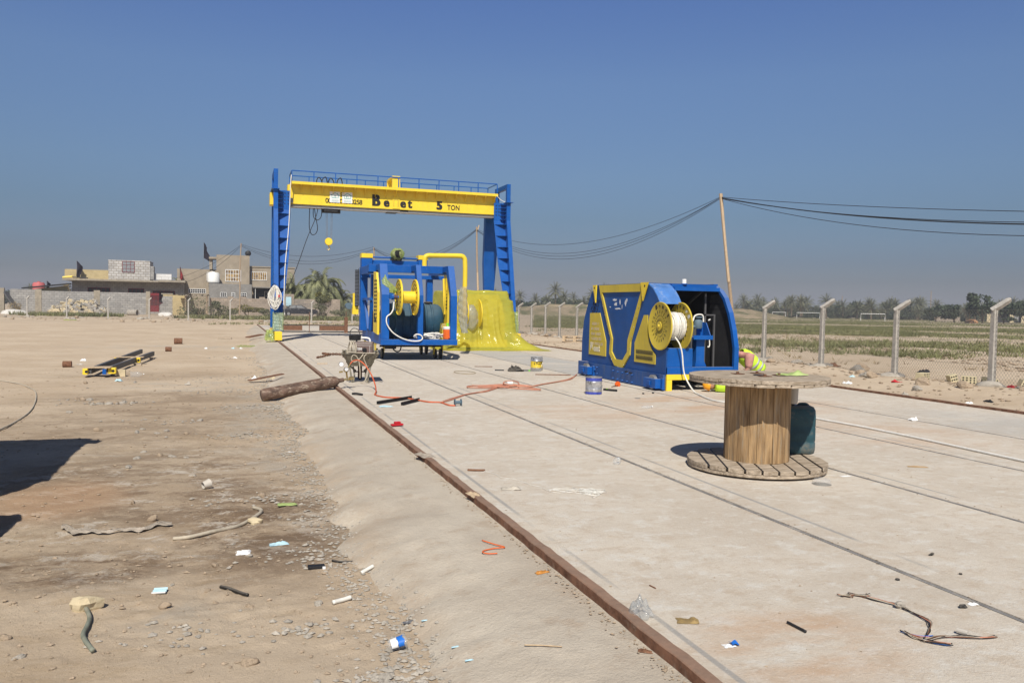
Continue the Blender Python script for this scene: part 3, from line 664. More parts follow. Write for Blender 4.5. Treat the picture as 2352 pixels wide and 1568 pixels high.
# ------------------------------------------------------------------ gantry crane
def arc_pts(c, r, a0, a1, n):
    return [(c[0]+r*math.cos(R(a0+(a1-a0)*i/n)), c[1]+r*math.sin(R(a0+(a1-a0)*i/n))) for i in range(n+1)]
g = thing('gantry_crane', 'tall blue and yellow gantry crane spanning both rails with black stencilled lettering', 'crane', (7.5, 41, 0), world=True)
def legs(xo, sg, xr):
    """one side frame; xo: middle of the outer flange, sg: +1 when the webs point to larger x, xr: its rail"""
    def fy(z): return 40.1-(0 if z > 6.1 else (6.1-z)*.25)          # front face of the near leg
    def wid(z): return float(np.interp(z, [.5, 1.4, 2.2, 4.0, 6.1, 7.0], [.13, .2, .3, .5, .58, .58]))
    X = lambda a, b: (min(xo+sg*a, xo+sg*b), max(xo+sg*a, xo+sg*b))
    b = MB(); x0, x1 = X(-.1, .1); b.prism([(40.1, 7.0), (40.1, 6.1), (38.7, .5), (39.1, .5), (40.52, 6.1), (40.52, 7.0)], 'x', x0, x1)
    zs = [.5, 1.4, 2.2, 4.0, 6.1, 7.0]
    for za, zb in zip(zs, zs[1:]):
        a = [(xo+sg*.1, fy(za)+.34, za), (xo+sg*(.1+wid(za)), fy(za)+.34, za), (xo+sg*(.1+wid(zb)), fy(zb)+.34, zb), (xo+sg*.1, fy(zb)+.34, zb)]
        b.add(a+[(x, y+.02, z) for x, y, z in a], [(0, 1, 2, 3), (7, 6, 5, 4), (0, 4, 5, 1), (1, 5, 6, 2), (2, 6, 7, 3), (3, 7, 4, 0)])
    for z in (5.9, 5.32, 4.74, 4.17, 3.58, 3.0, 2.4, 1.82):
        y0, y1 = fy(z), fy(z)+.338; xi, xe = xo+sg*.1, xo+sg*(.1+wid(z)-.01)
        b.add([(xi, y0, z), (xi, y1, z), (xe, y1, z), (xi, y0, z+.014), (xi, y1, z+.014), (xe, y1, z+.014)], [(0, 1, 2), (5, 4, 3), (0, 3, 4, 1), (1, 4, 5, 2), (2, 5, 3, 0)])
    for z in (6.16, 6.36, 6.56, 6.74, 6.92):
        xi, xe = xo+sg*.1, xo+sg*.36; b.add([(xi, 40.14, z), (xi, 40.438, z), (xe, 40.438, z), (xe-sg*.03, 40.3, z), (xi, 40.14, z+.014), (xi, 40.438, z+.014), (xe, 40.438, z+.014), (xe-sg*.03, 40.3, z+.014)], [(0, 1, 2, 3), (7, 6, 5, 4), (0, 4, 5, 1), (1, 5, 6, 2), (2, 6, 7, 3), (3, 7, 4, 0)])
    x0, x1 = X(-.2, .16); b.box(x0, x1, 39.95, 42.35, 7.002, 7.03); x0, x1 = X(-.16, .3); b.box(x0, x1, 38.55, 39.3, .462, .498)
    b.build('leg', 'blue', g)
    for z in (6.88, 6.72, 6.56, 6.4):
        for a in (.42, .57): MB().cyl((xo+sg*a, 40.41, z), (xo+sg*a, 40.438, z), .026, 8).build('bolt', 'dark_steel', g)
    b = MB(); x0, x1 = X(-.1, .1); b.prism([(41.95, 7.0), (41.95, 6.1), (43.2, .5), (43.6, .5), (42.35, 6.1), (42.35, 7.0)], 'x', x0, x1)
    by = lambda z: 41.93+(0 if z > 6.1 else (6.1-z)*.223)
    for za, zb in zip(zs, zs[1:]):
        w0, w1 = max(.3, wid(za)), max(.3, wid(zb))
        a = [(xo+sg*.1, by(za), za), (xo+sg*(.1+w0), by(za), za), (xo+sg*(.1+w1), by(zb), zb), (xo+sg*.1, by(zb), zb)]
        b.add(a+[(x, y+.3, z) for x, y, z in a], [(0, 1, 2, 3), (7, 6, 5, 4), (0, 4, 5, 1), (1, 5, 6, 2), (2, 6, 7, 3), (3, 7, 4, 0)])
    b.build('leg', 'blue', g)
    b = MB(); x0, x1 = X(-.095, .095); b.box(x0, x1, 40.12, 40.36, 7.032, 7.72); b.box(x0, x1, 42.0, 42.25, 7.032, 7.72); b.box(x0, x1, 40.12, 42.25, 7.722, 7.95); b.build('top_frame', 'blue', g, bevel=.01)
    b = MB(); b.box(xr-.13, xr+.13, 38.45, 43.9, .16, .46); b.box(xr-.16, xr+.16, 38.2, 38.55, .06, .44); b.box(xr-.16, xr+.16, 43.6, 44.0, .06, .44); c = b.build('carriage', 'yellow', g, bevel=.008)
    for y in (38.8, 43.3): MB().cyl((xr-.05, y, .2), (xr+.05, y, .2), .16, 20).build('wheel', 'dark_steel', c)
    b = MB(); b.cyl((xr-.34, 38.85, .25), (xr-.13, 38.85, .25), .1, 14); b.box(xr-.42, xr-.33, 38.76, 38.94, .17, .33); b.build('drive_motor', 'blue', c)
legs(1.74, 1, 1.8); legs(13.12, -1, 13.06)
YF = 40.75
b = MB(); b.box(2.3, 12.6, YF, YF+.6, 6.44, 7.33); b.box(7.3, 7.65, YF-.03, YF-.002, 6.47, 7.04); b.box(7.36, 7.59, YF-.045, YF-.002, 7.042, 7.31); b.box(1.5, 2.28, 40.8, 41.6, 6.36, 6.92); b.box(12.62, 12.98, 40.8, 41.6, 6.44, 6.98)
gd = b.build('girder', 'yellow', g)
b = MB(); b.box(2.45, 12.58, YF+.12, YF+.5, 6.33, 6.438); b.box(2.45, 12.58, YF+.02, YF+.58, 6.3, 6.328); b.build('running_flange', 'grey_paint', gd)
MB().box(7.7, 8.1, YF+.1, YF+.52, 6.305, 6.437).build('splice_plate', 'dark_steel', gd); MB().box(7.05, 7.55, YF, YF+.6, 6.27, 6.298).build('splice_plate', 'dark_steel', gd)
b = MB(); b.box(2.42, 12.62, 40.35, 42.1, 7.332, 7.455)
for i in range(20):
    x = 2.9+i*.505
    b.prism([(YF-.002, 7.33), (YF-.39, 7.33), (YF-.39, 7.29), (YF-.002, 6.97)], 'x', x-.007, x+.007)
wk = b.build('walkway', 'yellow', g)
b = MB(); b.box(7.22, 7.6, 40.42, 40.6, 7.457, 7.92); b.box(7.22, 7.6, 41.85, 42.03, 7.457, 7.92); b.box(7.22, 7.6, 40.42, 42.03, 7.922, 8.02); b.build('cable_portal', 'yellow', g)
def railing(y, zt, x0, x1, n):
    b = MB(); b.box(x0, x1, y-.022, y+.022, zt-.045, zt)
    for i in range(n+1):
        x = x0+(x1-x0)*i/n; b.box(x-.02, x+.02, y-.02, y+.02, 7.457, zt-.047)
    return b
railing(40.4, 7.97, 2.47, 12.58, 10).build('railing', 'blue', g); bb = railing(42.05, 7.97, 2.47, 12.58, 11)
for x in (2.47, 12.58): bb.box(x-.022, x+.022, 40.44, 42.02, 7.93, 7.965)
bb.build('railing', 'blue', g)
# stencilled words on the girder front
yf = YF-.012; U, V_ = (1, 0, 0), (0, 0, 1)
for k_ in range(4):      # heavy stencil letters
    dx, y_ = .026*k_, yf-.0012*k_
    text('B', .76, (6.26+dx, y_, 6.57), U, V_, .003, 'ink', gd, sx=.86, bold=.014)
    text('e', .60, (6.85+dx*.7, y_, 6.555), U, V_, .003, 'ink', gd, sx=.88, bold=.012)
    text('e', .60, (7.67+dx*.7, y_, 6.555), U, V_, .003, 'ink', gd, sx=.88, bold=.012)
    text('t', .60, (8.05+dx*.6, y_, 6.555), U, V_, .003, 'ink', gd, sx=.9, bold=.01)
    text('5', .56, (9.5+dx, y_, 6.56), U, V_, .003, 'ink', gd, sx=.9, bold=.014)
text('TON', .35, (10.07, yf, 6.56), U, V_, .004, 'ink', gd, sx=.82, bold=.006, space=1.05)
text('0018304580258', .32, (4.05, yf, 6.575), U, V_, .003, 'ink', gd, sx=.98, bold=.004, space=.86)
text('S', .29, (4.77, yf, 6.9), U, V_, .003, 'ink', gd, sx=.6)
b = MB()
for x0, x1, z0, z1 in ((7.34, 7.38, 6.56, 6.92), (7.55, 7.6, 6.56, 6.86), (7.38, 7.53, 6.88, 6.92), (7.53, 7.6, 6.86, 6.9)): b.box(x0, x1, YF-.036, YF-.031, z0, z1)
b.build('lettering', 'yellow_shaded', gd)
for x in (4.26, 4.85):
    pn = MB().box(x, x+.48, YF-.03, YF-.022, 6.6, 7.12).build('notice_sheet', 'paper', gd)
    b = MB(); y0, y1 = YF-.036, YF-.031
    for p, q in (((.07, .33), (.25, .45)), ((.25, .45), (.43, .33)), ((.1, .2), (.1, .34)), ((.4, .2), (.4, .34)), ((.1, .2), (.4, .2)), ((.2, .2), (.2, .31)), ((.2, .31), (.28, .31)), ((.28, .31), (.28, .2)), ((.37, .38), (.37, .44)), ((.03, .31), (.1, .35)), ((.43, .33), (.46, .3))):
        b.bar((x+p[0], (y0+y1)/2, 6.62+p[1]), (x+q[0], (y0+y1)/2, 6.62+q[1]), .02, .004, upv=(0, 1, 0))
    for i in range(4): b.box(x+.08, x+.42, y0, y1, 6.64+i*.03, 6.644+i*.03)
    b.build('house_drawing', 'teal_print', gd)
# hoist
h = MB(); h.box(4.0, 4.65, YF+.06, YF+.55, 6.17, 6.295); h.cyl((3.9, YF+.3, 6.21), (4.8, YF+.3, 6.21), .1, 14)
h.build('hoist_trolley', 'dark_steel', g)
b = MB()
for x in (4.12, 4.18, 4.37, 4.43): b.tube([(x, 41.05, 6.2), (4.27+(x-4.27)*.8, 41.05, 4.8)], .009, 5)
b.build('hoist_rope', 'steel', g)
hb = MB().lathe([(.02, -.08), (.17, -.08), (.185, -.05), (.185, .05), (.17, .08), (.02, .08)], (4.26, 41.05, 4.74), 'y', 24).build('hook_block', 'yellow', g, smooth=35)
hk = [(4.26, 41.05, 4.57), (4.26, 41.05, 4.49)]+[(4.24+.075*math.cos(t), 41.05, 4.42+.075*math.sin(t)) for t in [R(80-i*24) for i in range(11)]]
MB().tube(hk, [.03, .028]+[.028]*7+[.024, .02, .016, .01], 8).build('hook', 'brass', hb, smooth=60)
b = MB()
b.tube(smoothpath([(3.35, 41, 6.37), (3.33, 41, 5.5), (3.4, 41, 5.12), (3.53, 41, 5.03), (3.67, 41, 5.15), (3.72, 41, 5.4), (3.63, 41, 5.88), (3.56, 41, 6.37)]), .02, 6); b.build('power_cable', 'black_cable', g, smooth=180)
b = MB(); b.tube(smoothpath([(3.52, 41.05, 6.37), (3.52, 41.05, 5.98), (3.6, 41.05, 5.8), (3.74, 41.05, 5.76), (3.87, 41.05, 5.88), (3.92, 41.05, 6.12), (3.91, 41.05, 6.37)]), .02, 6); b.build('power_cable', 'black_cable', g, smooth=180)
b = MB(); b.tube(smoothpath([(3.75, 41, 6.37), (3.6, 40.95, 5.78), (3.2, 40.7, 4.8), (2.75, 40.4, 3.5), (2.38, 40.0, 2.6), (2.2, 39.6, 2.3)]), .018, 6); b.build('power_cable', 'black_cable', g, smooth=180)
for i, x in enumerate((3.65, 3.9, 4.22, 4.62)):
    b = MB(); b.tube(smoothpath([(x, 41, 7.45), (x+.02, 41, 7.66), (x+.1, 41, 7.79), (x+.2, 41, 7.81 if i % 2 else 7.72), (x+.26, 41, 7.58), (x+.28, 41, 7.45)]), .026, 6); b.build('cable_end', 'black_cable', g, smooth=180)
b = MB(); b.tube(smoothpath([(2.44, 40.3, 7.72), (2.4, 40.3, 7.1), (2.39, 40.36, 6.6), (2.33, 40.2, 5.3), (2.15, 39.7, 3.4), (2.1, 39.4, 2.2), (2.08, 39.25, 1.7), (2.12, 39.15, 1.15)]), .022, 6); b.build('power_cable', 'white_cable', g, smooth=180)
b = MB(); b.tube(smoothpath([(12.55, 40.35, 7.36), (12.75, 40.3, 7.15), (12.95, 40.2, 7.04)]), .015, 5); b.build('power_cable', 'white_cable', g, smooth=180)
MB().box(2.42, 2.54, 40.68, 40.747, 6.48, 6.7).build('switch_box', 'grey_paint', g)
# coil of cable hung on the near left leg
ck = MB(); rn = random.Random(3)
for i in range(24):
    w_, h_ = rn.uniform(.05, .30), rn.uniform(.36, .54); dx = rn.uniform(-.04, .04); y = 38.62+rn.uniform(-.1, .05)
    P_ = []
    for j in range(25):
        t = 2*math.pi*j/24; wv = w_*(1-.45*max(0, math.cos(t)))
        P_.append((1.66+dx+wv*math.sin(t), y+.01*math.sin(3*t), 2.5-h_+h_*math.cos(t)+rn.uniform(-.01, .01)))
    ck.tube(P_, .015, 5, False)
o = ck.build('cable_coil', 'white_cable', loc=(1.6, 38.5, 2.0), smooth=180); tag(o, 'big hank of white cable hung on the crane leg', 'cable')
MB().tube(smoothpath([(1.5, 38.72, 2.0), (1.5, 38.64, 2.4), (1.6, 38.6, 2.56), (1.72, 38.64, 2.5), (1.72, 38.72, 2.3)]), .015, 5).build('hanging_cord', 'black_cable', o)
MB().cyl((1.83, 38.5, 1.98), (1.83, 38.5, 2.09), .035, 10).build('plug', 'red', o)
def wrap(name, ringf, nu, nv, m, label, cat, loc, amp=.05, seed=0, parent=None):
    def fn(u, v):
        p = Vector(ringf(u, v)); c = Vector(ringf(u+.5, v)); d = (p-c).normalized(); t = 2*math.pi*u
        q = amp*(math.sin(5*t+seed+3*v)+.7*math.sin(9*t+2.1*seed+11*v)+.8*math.sin(13*v*3+2*t+seed))
        return p+d*q*.6+Vector((0, 0, .3*q))
    o = MB().sheet(fn, nu, nv, closed_u=True).build(name, m, parent, smooth=180, loc=None if parent else loc)
    if label: tag(o, label, cat)
    return o
def ringbox(x0, x1, y0, y1, z0, z1, taper=0):
    def f(u, v):
        t = 2*math.pi*u; c, s_ = math.cos(t), math.sin(t); k = 1/max(abs(c), abs(s_), .72); q = 1-taper*v
        return ((x0+x1)/2+(x1-x0)/2*c*k*q, (y0+y1)/2+(y1-y0)/2*s_*k*q+(.27 if True else 0)*v*(z1-z0), z0+(z1-z0)*v)
    return f
wrap('plastic_wrap', ringbox(1.6, 2.04, 38.55, 39.3, .46, 1.3), 60, 30, 'film_mint', 'pale mint plastic film wrapped round the foot of the crane leg with the cable hank', 'plastic film', (2.04, 39, .46), .03, 1)
wrap('plastic_wrap', ringbox(12.85, 13.27, 38.55, 39.3, .47, 1.5), 48, 26, 'film_pale', 'pale film wrapped round the crane foot near the yellow draped machine', 'plastic film', (13.04, 39, .46), .03, 2)
wrap('plastic_scrap', ringbox(1.28, 1.62, 38.3, 38.9, .04, .5, .35), 36, 16, 'film_pale', 'crumpled yellow green film bunched on the carriage at the crane foot with the cable hank', 'plastic film', (1.6, 38.6, 0), .07, 4)
# steel frame lying across the beds behind the crane
f = thing('steel_barrier', 'low rusty steel barrier lying across the beds behind the gantry', 'frame', (4.6, 50.7, 0), world=True)
b = MB(); b.box(2.15, 8.1, 50.6, 50.68, .03, .09); b.box(2.15, 8.1, 50.6, 50.68, .42, .47); f_ = b.build('cross_bar', 'dark_steel', f)
for x0, x1 in ((2.2, 3.75), (4.75, 6.4), (7.1, 8.05)): MB().box(x0, x1, 50.55, 50.72, .13, .41).build('channel', 'rust2', f)
MB().cyl((4.16, 50.6, .02), (4.16, 50.6, 1.22), .022, 8).build('upright_rod', 'rust2', f); b = MB(); b.box(6.2, 6.4, 50.35, 50.5, .0, .95); b.cyl((6.3, 50.42, .95), (6.3, 50.42, 1.3), .02, 8); b.build('upright_channel', 'rust2', f)
# ------------------------------------------------------------------ machine with the water tank
a = thing('bed_machine', 'open blue frame machine on wheels carrying a dark water tank and an empty yellow reel', 'machine', (5.3, 27, 0), world=True)
b = MB(); b.box(4.2, 6.62, 25.2, 25.38, .49, .66); b.box(4.2, 4.4, 25.382, 28.9, .5, .84); b.box(6.42, 6.62, 25.382, 28.9, .5, .66); b.box(4.402, 6.418, 25.384, 28.9, .53, .6); b.box(4.2, 6.62, 28.902, 29.1, .5, .84); b.build('base_frame', 'blue', a, bevel=.008)
def postm(x0, x1, zt=2.99):
    b = MB(); b.prism([(25.22, .662), (25.42, .662), (25.42, 2.03), (25.92, 2.8), (26.42, 2.8), (26.42, zt), (25.68, zt), (25.22, 2.03)], 'x', x0, x1); return b.build('post', 'blue', a, bevel=.008)
postm(4.22, 4.46); postm(5.36, 5.52); postm(6.4, 6.6)
b = MB(); b.box(4.0, 6.6, 26.425, 26.62, 2.76, 3.0); b.box(4.0, 4.2, 26.622, 28.5, 2.72, 2.98); b.box(6.4, 6.6, 26.622, 28.5, 2.74, 2.96); b.build('top_beam', 'blue', a, bevel=.008)
for x0, x1, y0 in ((4.0, 4.24, 28.2), (6.3, 6.5, 28.2), (4.22, 4.3, 27.2)): MB().box(x0, x1, y0, y0+.28, .84, 2.715).build('post', 'blue', a, bevel=.008)
b = MB(); b.bar((4.14, 27.3, .9), (4.14, 28.1, 1.9), .09); b.bar((4.1, 26.6, 1.9), (4.1, 28.3, 1.9), .08); b.bar((4.14, 27.0, .9), (4.14, 26.7, 1.85), .09); b.build('brace', 'blue', a)
b = MB(); b.box(4.03, 4.39, 28.2, 28.55, 2.985, 3.3); b.box(5.98, 6.3, 28.2, 28.55, 2.965, 3.3); b.box(4.392, 5.978, 28.3, 28.46, 3.08, 3.24); b.box(4.0, 6.9, 28.1, 28.195, 2.62, 2.75); b.build('cross_beam', 'blue', a, bevel=.008)
for x0, x1 in ((4.02, 4.4), (5.97, 6.31)): MB().box(x0, x1, 28.18, 28.57, 3.302, 3.45).build('end_cap', 'yellow', a)
MB().cyl((4.4, 28.35, 3.34), (5.97, 28.35, 3.33), .03, 10).build('spindle', 'blue', a)
b = MB(); b.cyl((5.12, 28.25, 3.46), (5.3, 28.05, 3.46), .13, 16); b.box(5.05, 5.4, 28.2, 28.5, 3.25, 3.33); b.build('motor', 'dark_steel', a)
MB().tube(smoothpath([(6.19, 28.2, 2.98), (6.19, 28.2, 3.3), (6.22, 28.2, 3.4), (6.32, 28.2, 3.45), (6.5, 28.2, 3.455), (7.0, 28.2, 3.47), (7.42, 28.2, 3.48), (7.55, 28.2, 3.46), (7.62, 28.2, 3.38), (7.64, 28.2, 3.25), (7.65, 28.2, 2.8), (7.64, 28.2, 1.3)], 8), .085, 14).build('pipe_arm', 'yellow', a, smooth=180)
pnl = MB().prism([(25.46, .8), (25.46, 2.1), (25.78, 2.72), (26.25, 2.76), (26.25, .86)], 'x', 4.13, 4.195).build('vent_panel', 'yellow', a)
b = MB()
for i in range(12):
    z = 2.44-i*.115
    for y0, y1 in ((25.6, 25.76), (25.86, 26.06)): b.box(4.122, 4.128, y0, y1, z, z+.055)
b.build('louvre', 'ink', pnl)
text('B', .3, (4.126, 26.12, 1.2), (0, -1, 0), V_, .002, 'ink', pnl, bold=.02); text('enet', .2, (4.126, 25.95, 1.2), (0, -1, 0), V_, .002, 'ink', pnl, sx=.8, bold=.01)
b = MB(); b.box(6.46, 6.5, 25.9, 26.45, 1.0, 2.72); p2 = b.build('vent_panel', 'yellow', a)
b = MB(); b.bar((6.43, 25.95, 2.6), (6.43, 26.2, 1.45), .05); b.bar((6.43, 26.2, 1.45), (6.43, 26.4, 2.6), .05); b.build('brace', 'yellow', p2)
b = MB()
for i in range(9): b.box(6.445, 6.455, 26.0, 26.1, 2.5-i*.11, 2.56-i*.11)
b.build('louvre', 'ink', p2)
MB().box(6.3, 6.44, 25.95, 26.4, .605, 1.15).build('battery_box', 'yellow_shaded', a)
# tank: ribbed barrel lying across the frame
pr = [(.02, 4.42), (.3, 4.43), (.5, 4.5), (.57, 4.62)]
for x in (4.85, 5.1, 5.35, 5.6, 5.85, 6.05): pr += [(.575, x-.04), (.6, x-.02), (.6, x+.02), (.575, x+.04)]
pr += [(.575, 6.2), (.56, 6.32), (.49, 6.41), (.35, 6.47), (.02, 6.48)]
tk = MB().lathe(pr, (0, 26.75, 1.2), 'x', 40).build('water_tank', 'teal_plastic', a, smooth=40)
MB().lathe([(.14, 0), (.14, .05), (.1, .07), (.02, .08)], (6.0, 26.7, 1.775), 'z', 16).build('filler_cap', 'black', tk)
# the reel
rl = MB().cyl((4.8, 25.42, 1.965), (5.3, 25.42, 1.965), .19, 24).build('cable_reel', 'yellow', a, smooth=50)
for x in (4.79, 5.29):
    MB().lathe([(.06, -.012), (.53, -.012), (.545, -.03), (.56, -.02), (.56, .02), (.545, .03), (.53, .012), (.06, .012)], (x, 25.42, 1.965), 'x', 40).build('reel_flange', 'yellow', rl, smooth=40)
    b = MB()
    for rr_, n_ in ((.24, 12), (.36, 16)):
        for i in range(n_):
            t = 2*math.pi*i/n_; u = Vector((0, math.cos(t), math.sin(t))); c0 = Vector((x-.0145, 25.42, 1.965)); b.bar(c0+u*rr_, c0+u*(rr_+.07), .004, .025, upv=(1, 0, 0))
    b.build('slot', 'ink', rl)
b = MB(); b.cyl((4.5, 25.42, 1.965), (4.79, 25.42, 1.965), .04, 10); b.cyl((4.56, 25.42, 1.965), (4.62, 25.42, 1.965), .09, 14); b.box(4.44, 4.6, 25.36, 25.56, 1.9, 2.1); rd = b.build('reel_drive', 'blue', a)
b = MB()
for i in range(4): b.cyl((4.64+i*.028, 25.42, 1.965), (4.652+i*.028, 25.42, 1.965), .075, 14)
b.build('slip_ring', 'rust2', rd)
# running gear
for x, y in ((4.36, 26.4), (6.23, 26.2), (6.29, 28.6), (4.36, 28.6)):
    for dx in (-.09, .09): MB().cyl((x+dx-.03, y, .165), (x+dx+.03, y, .165), .165, 22).build('wheel', 'dark_steel', a, smooth=40)
    for dx in (-.145, .125): MB().prism([(y-.2, .5), (y+.2, .5), (y+.07, .14), (y-.07, .14)], 'x', x+dx, x+dx+.02).build('wheel_bracket', 'yellow', a)
MB().cyl((4.3, 26.0, .42), (6.3, 26.0, .42), .03, 8).build('axle', 'dark_steel', a); MB().cyl((4.3, 27.6, .44), (6.3, 27.6, .44), .03, 8).build('axle', 'dark_steel', a); MB().cyl((4.45, 25.9, .42), (4.8, 25.9, .42), .09, 14).build('drive_motor', 'dark_steel', a)
MB().tube(smoothpath([(4.6, 25.5, .5), (4.62, 25.45, .38), (4.72, 25.45, .28), (4.84, 25.45, .3), (4.9, 25.48, .48)]), .022, 6).build('hose_loop', 'black_cable', a, smooth=180)
# cable chain, lift bracket and small motor on the left side
b = MB()
for i in range(26): b.box(3.86, 3.985, 28.45, 28.6, 1.66+i*.048, 1.692+i*.048)
b.box(3.97, 3.985, 28.602, 28.62, 1.6, 2.95); b.build('cable_chain', 'black', a)
b = MB(); b.box(3.78, 3.98, 28.55, 28.75, 1.38, 1.66); b.box(3.8, 3.86, 28.6, 28.7, 1.66, 2.1); b.build('lift_bracket', 'yellow', a)
MB().cyl((3.66, 28.5, 1.66), (3.66, 28.85, 1.66), .11, 16).build('gear_motor', 'plastic_grey', a)
MB().lathe([(.02, 0), (.17, 0), (.22, .06), (.22, .32), (.12, .38), (.02, .38)], (4.45, 27.7, .85), 'z', 20).build('pump_housing', 'orange', a, smooth=40)
# plastic films and loose things on this machine
o = wrap('plastic_wrap', lambda u, v: (7.66+(.1+.06*math.sin(3*v))*math.cos(6.283*u)-.08*math.sin(2.6*v), 28.2+.12*math.sin(6.283*u), .78+1.62*v), 26, 34, 'film_clear', 'clear film hanging in rags from the yellow pipe arm', 'plastic film', (7.66, 28.2, .78), .03, 3)
o = wrap('plastic_bag', lambda u, v: (5.24+(.04+.2*math.sin(math.pi*(.08+.85*v)))*math.cos(6.283*u), 28.22+.2*math.sin(6.283*u)*math.sin(math.pi*(.1+.85*v)), 3.26+.4*v), 30, 18, 'film_pale', 'pale green film bag tied over the motor on top of the open blue machine', 'plastic bag', (5.24, 28.2, 3.26), .025, 6)
def bagf(u, v):
    t = 6.283*u; k = .1+.9*math.sin(math.pi*min(1, .12+.85*v)); return (4.42+.23*k*math.cos(t)+.12*(1-v), 25.45+.16*k*math.sin(t), 2.06+.46*v-.1*math.cos(t)*(v > .3))
o = wrap('plastic_bag', bagf, 34, 20, 'film_pale', 'yellow green film bag over the reel drive by the louvred panel', 'plastic bag', (4.4, 25.45, 2.06), .03, 8)
j = thing('water_jug', 'orange drinks jug with white lid at the corner of the blue platform', 'jug', (6.38, 25.5, .665), world=False)
MB().lathe([(.13, 0), (.148, .01), (.15, .12), (.145, .125), (.15, .13), (.15, .31), (.12, .315)], n=30).build('body', 'orange', j, smooth=40)
MB().lathe([(.152, .312), (.157, .32), (.157, .385), (.14, .4), (.02, .405)], n=30).build('lid', 'white', j, smooth=40)
MB().box(-.02, .02, -.19, -.145, .04, .075).build('tap', 'orange', j); MB().tube(smoothpath([(-.16, 0, .3), (-.2, 0, .36), (-.19, 0, .45), (-.1, 0, .47)]), .014, 6).build('handle', 'wood', j)
o = MB().lathe([(.03, 0), (.05, .1), (.047, .1), (.028, .008)], (6.37, 25.5, 1.072), n=16).build('plastic_cup', 'lime', loc=(6.37, 25.5, 1.072), smooth=40); tag(o, 'lime green cup standing on the orange drinks jug', 'cup')
b = MB(); rn = random.Random(11)
for i in range(13):
    cx, cy = 5.8+rn.uniform(-.2, .2), 25.55+rn.uniform(-.06, .1); w_, d_ = rn.uniform(.18, .36), rn.uniform(.06, .16); z = .68+i*.011
    b.tube([(cx+w_*math.cos(t), cy+d_*math.sin(t), z+.03*math.sin(2*t+i)+.02) for t in [6.283*q/20 for q in range(21)]], .0155, 6, False)
b.tube(smoothpath([(4.6, 25.25, 1.81), (4.58, 25.22, 1.6), (4.5, 25.2, 1.45), (4.38, 25.16, 1.36), (4.36, 25.14, 1.2), (4.42, 25.14, 1.05), (4.58, 25.14, .86), (4.85, 25.14, .7), (5.15, 25.14, .62), (5.4, 25.14, .63), (5.5, 25.2, .7), (5.44, 25.2, .8), (5.3, 25.22, .82), (5.25, 25.3, .74), (5.4, 25.4, .7)]), .02, 8)
o = b.build('hose_heap', 'white_cable', loc=(5.8, 25.5, .67), smooth=180); tag(o, 'white hose heaped on the blue platform beside the orange jug', 'hose')
# ------------------------------------------------------------------ second machine under yellow plastic
cm = thing('draped_machine', 'machine with two yellow reel discs showing through a yellow plastic cover', 'machine', (9.3, 33.5, 0), world=True)
b = MB(); b.box(8.3, 10.4, 31.7, 35.6, .1, .4); b.build('base', 'yellow', cm)
b = MB(); b.prism([(31.9, .4), (31.9, 1.2), (32.3, 1.9), (32.8, 2.22), (35.0, 2.22), (35.4, 1.5), (35.5, .4)], 'x', 8.35, 10.35); b.build('hood', 'yellow_shaded', cm)
for x in (8.6, 9.15): MB().lathe([(.1, -.02), (.55, -.02), (.56, 0), (.55, .02), (.1, .02)], (x, 31.62, 1.45), 'x', 34).build('reel_flange', 'yellow', cm, smooth=40)
def drape(u, v):
    t = 6.283*u; c, s_ = math.cos(t), math.sin(t); k = 1/max(abs(c), abs(s_), .74)
    lv = [(0, .75, .0), (.05, .5, .05), (.12, .26, .3), (.3, .14, .8), (.55, .1, 1.5), (.78, 0, 2.3), (.82, -.05, 2.36), (1, -1.02, 2.36)]
    for (va, ea, za), (vb, eb, zb) in zip(lv, lv[1:]):
        if va <= v <= vb: q = (v-va)/(vb-va); e = ea+(eb-ea)*q; z = za+(zb-za)*q; break
    hx, hy = 1.12+e*.8, 1.95+e
    if v >= .82: q = (v-.82)/.18; hx, hy = (1.12-.04)*(1-q)+.02, (1.95-.05)*(1-q)+.02; wr = 0
    low = max(0, 1-z/2.3)
    tail = max(0, c-.2)*max(0, -s_+.4)*max(0, 1-z/.7)*1.25
    wr = (math.sin(9*t+1)+.8*abs(math.sin(8*t+2+.6*z))+.7*abs(math.sin(13*t+z))-.6*abs(math.sin(21*t)))*(.008+.10*low**1.2)+.012*abs(math.sin(4*t+4*z))+.012*abs(math.sin(6*z+5*t))-.008*abs(math.sin(13*z-8*t))
    px = 9.3+(hx+wr)*c*k*(1+tail*.55)+(.12 if z < 2 else 0)*(c > 0); py = 33.55+(hy+wr)*s_*k*(1+tail*.12)
    return (px, py, max(.012, z+.02*math.sin(8*t)*(v > .5)))
o = MB().sheet(drape, 190, 66, closed_u=True).build('plastic_sheet', 'film_yellow', loc=(9.3, 33.5, 0), smooth=180); tag(o, 'big yellow translucent plastic sheet draped over a machine behind the orange jug', 'plastic sheet')
o = wrap('wrapped_reel', lambda u, v: (8.55+.5*v, 31.42+.3*math.cos(6.283*u)*math.sin(math.pi*(.15+.7*v)), 1.25+.52*math.sin(6.283*u)*math.sin(math.pi*(.15+.7*v))), 34, 14, 'film_clear', 'cable reel bundled in clear film in front of the yellow draped machine', 'reel', (8.8, 31.4, 1.2), .04, 5)
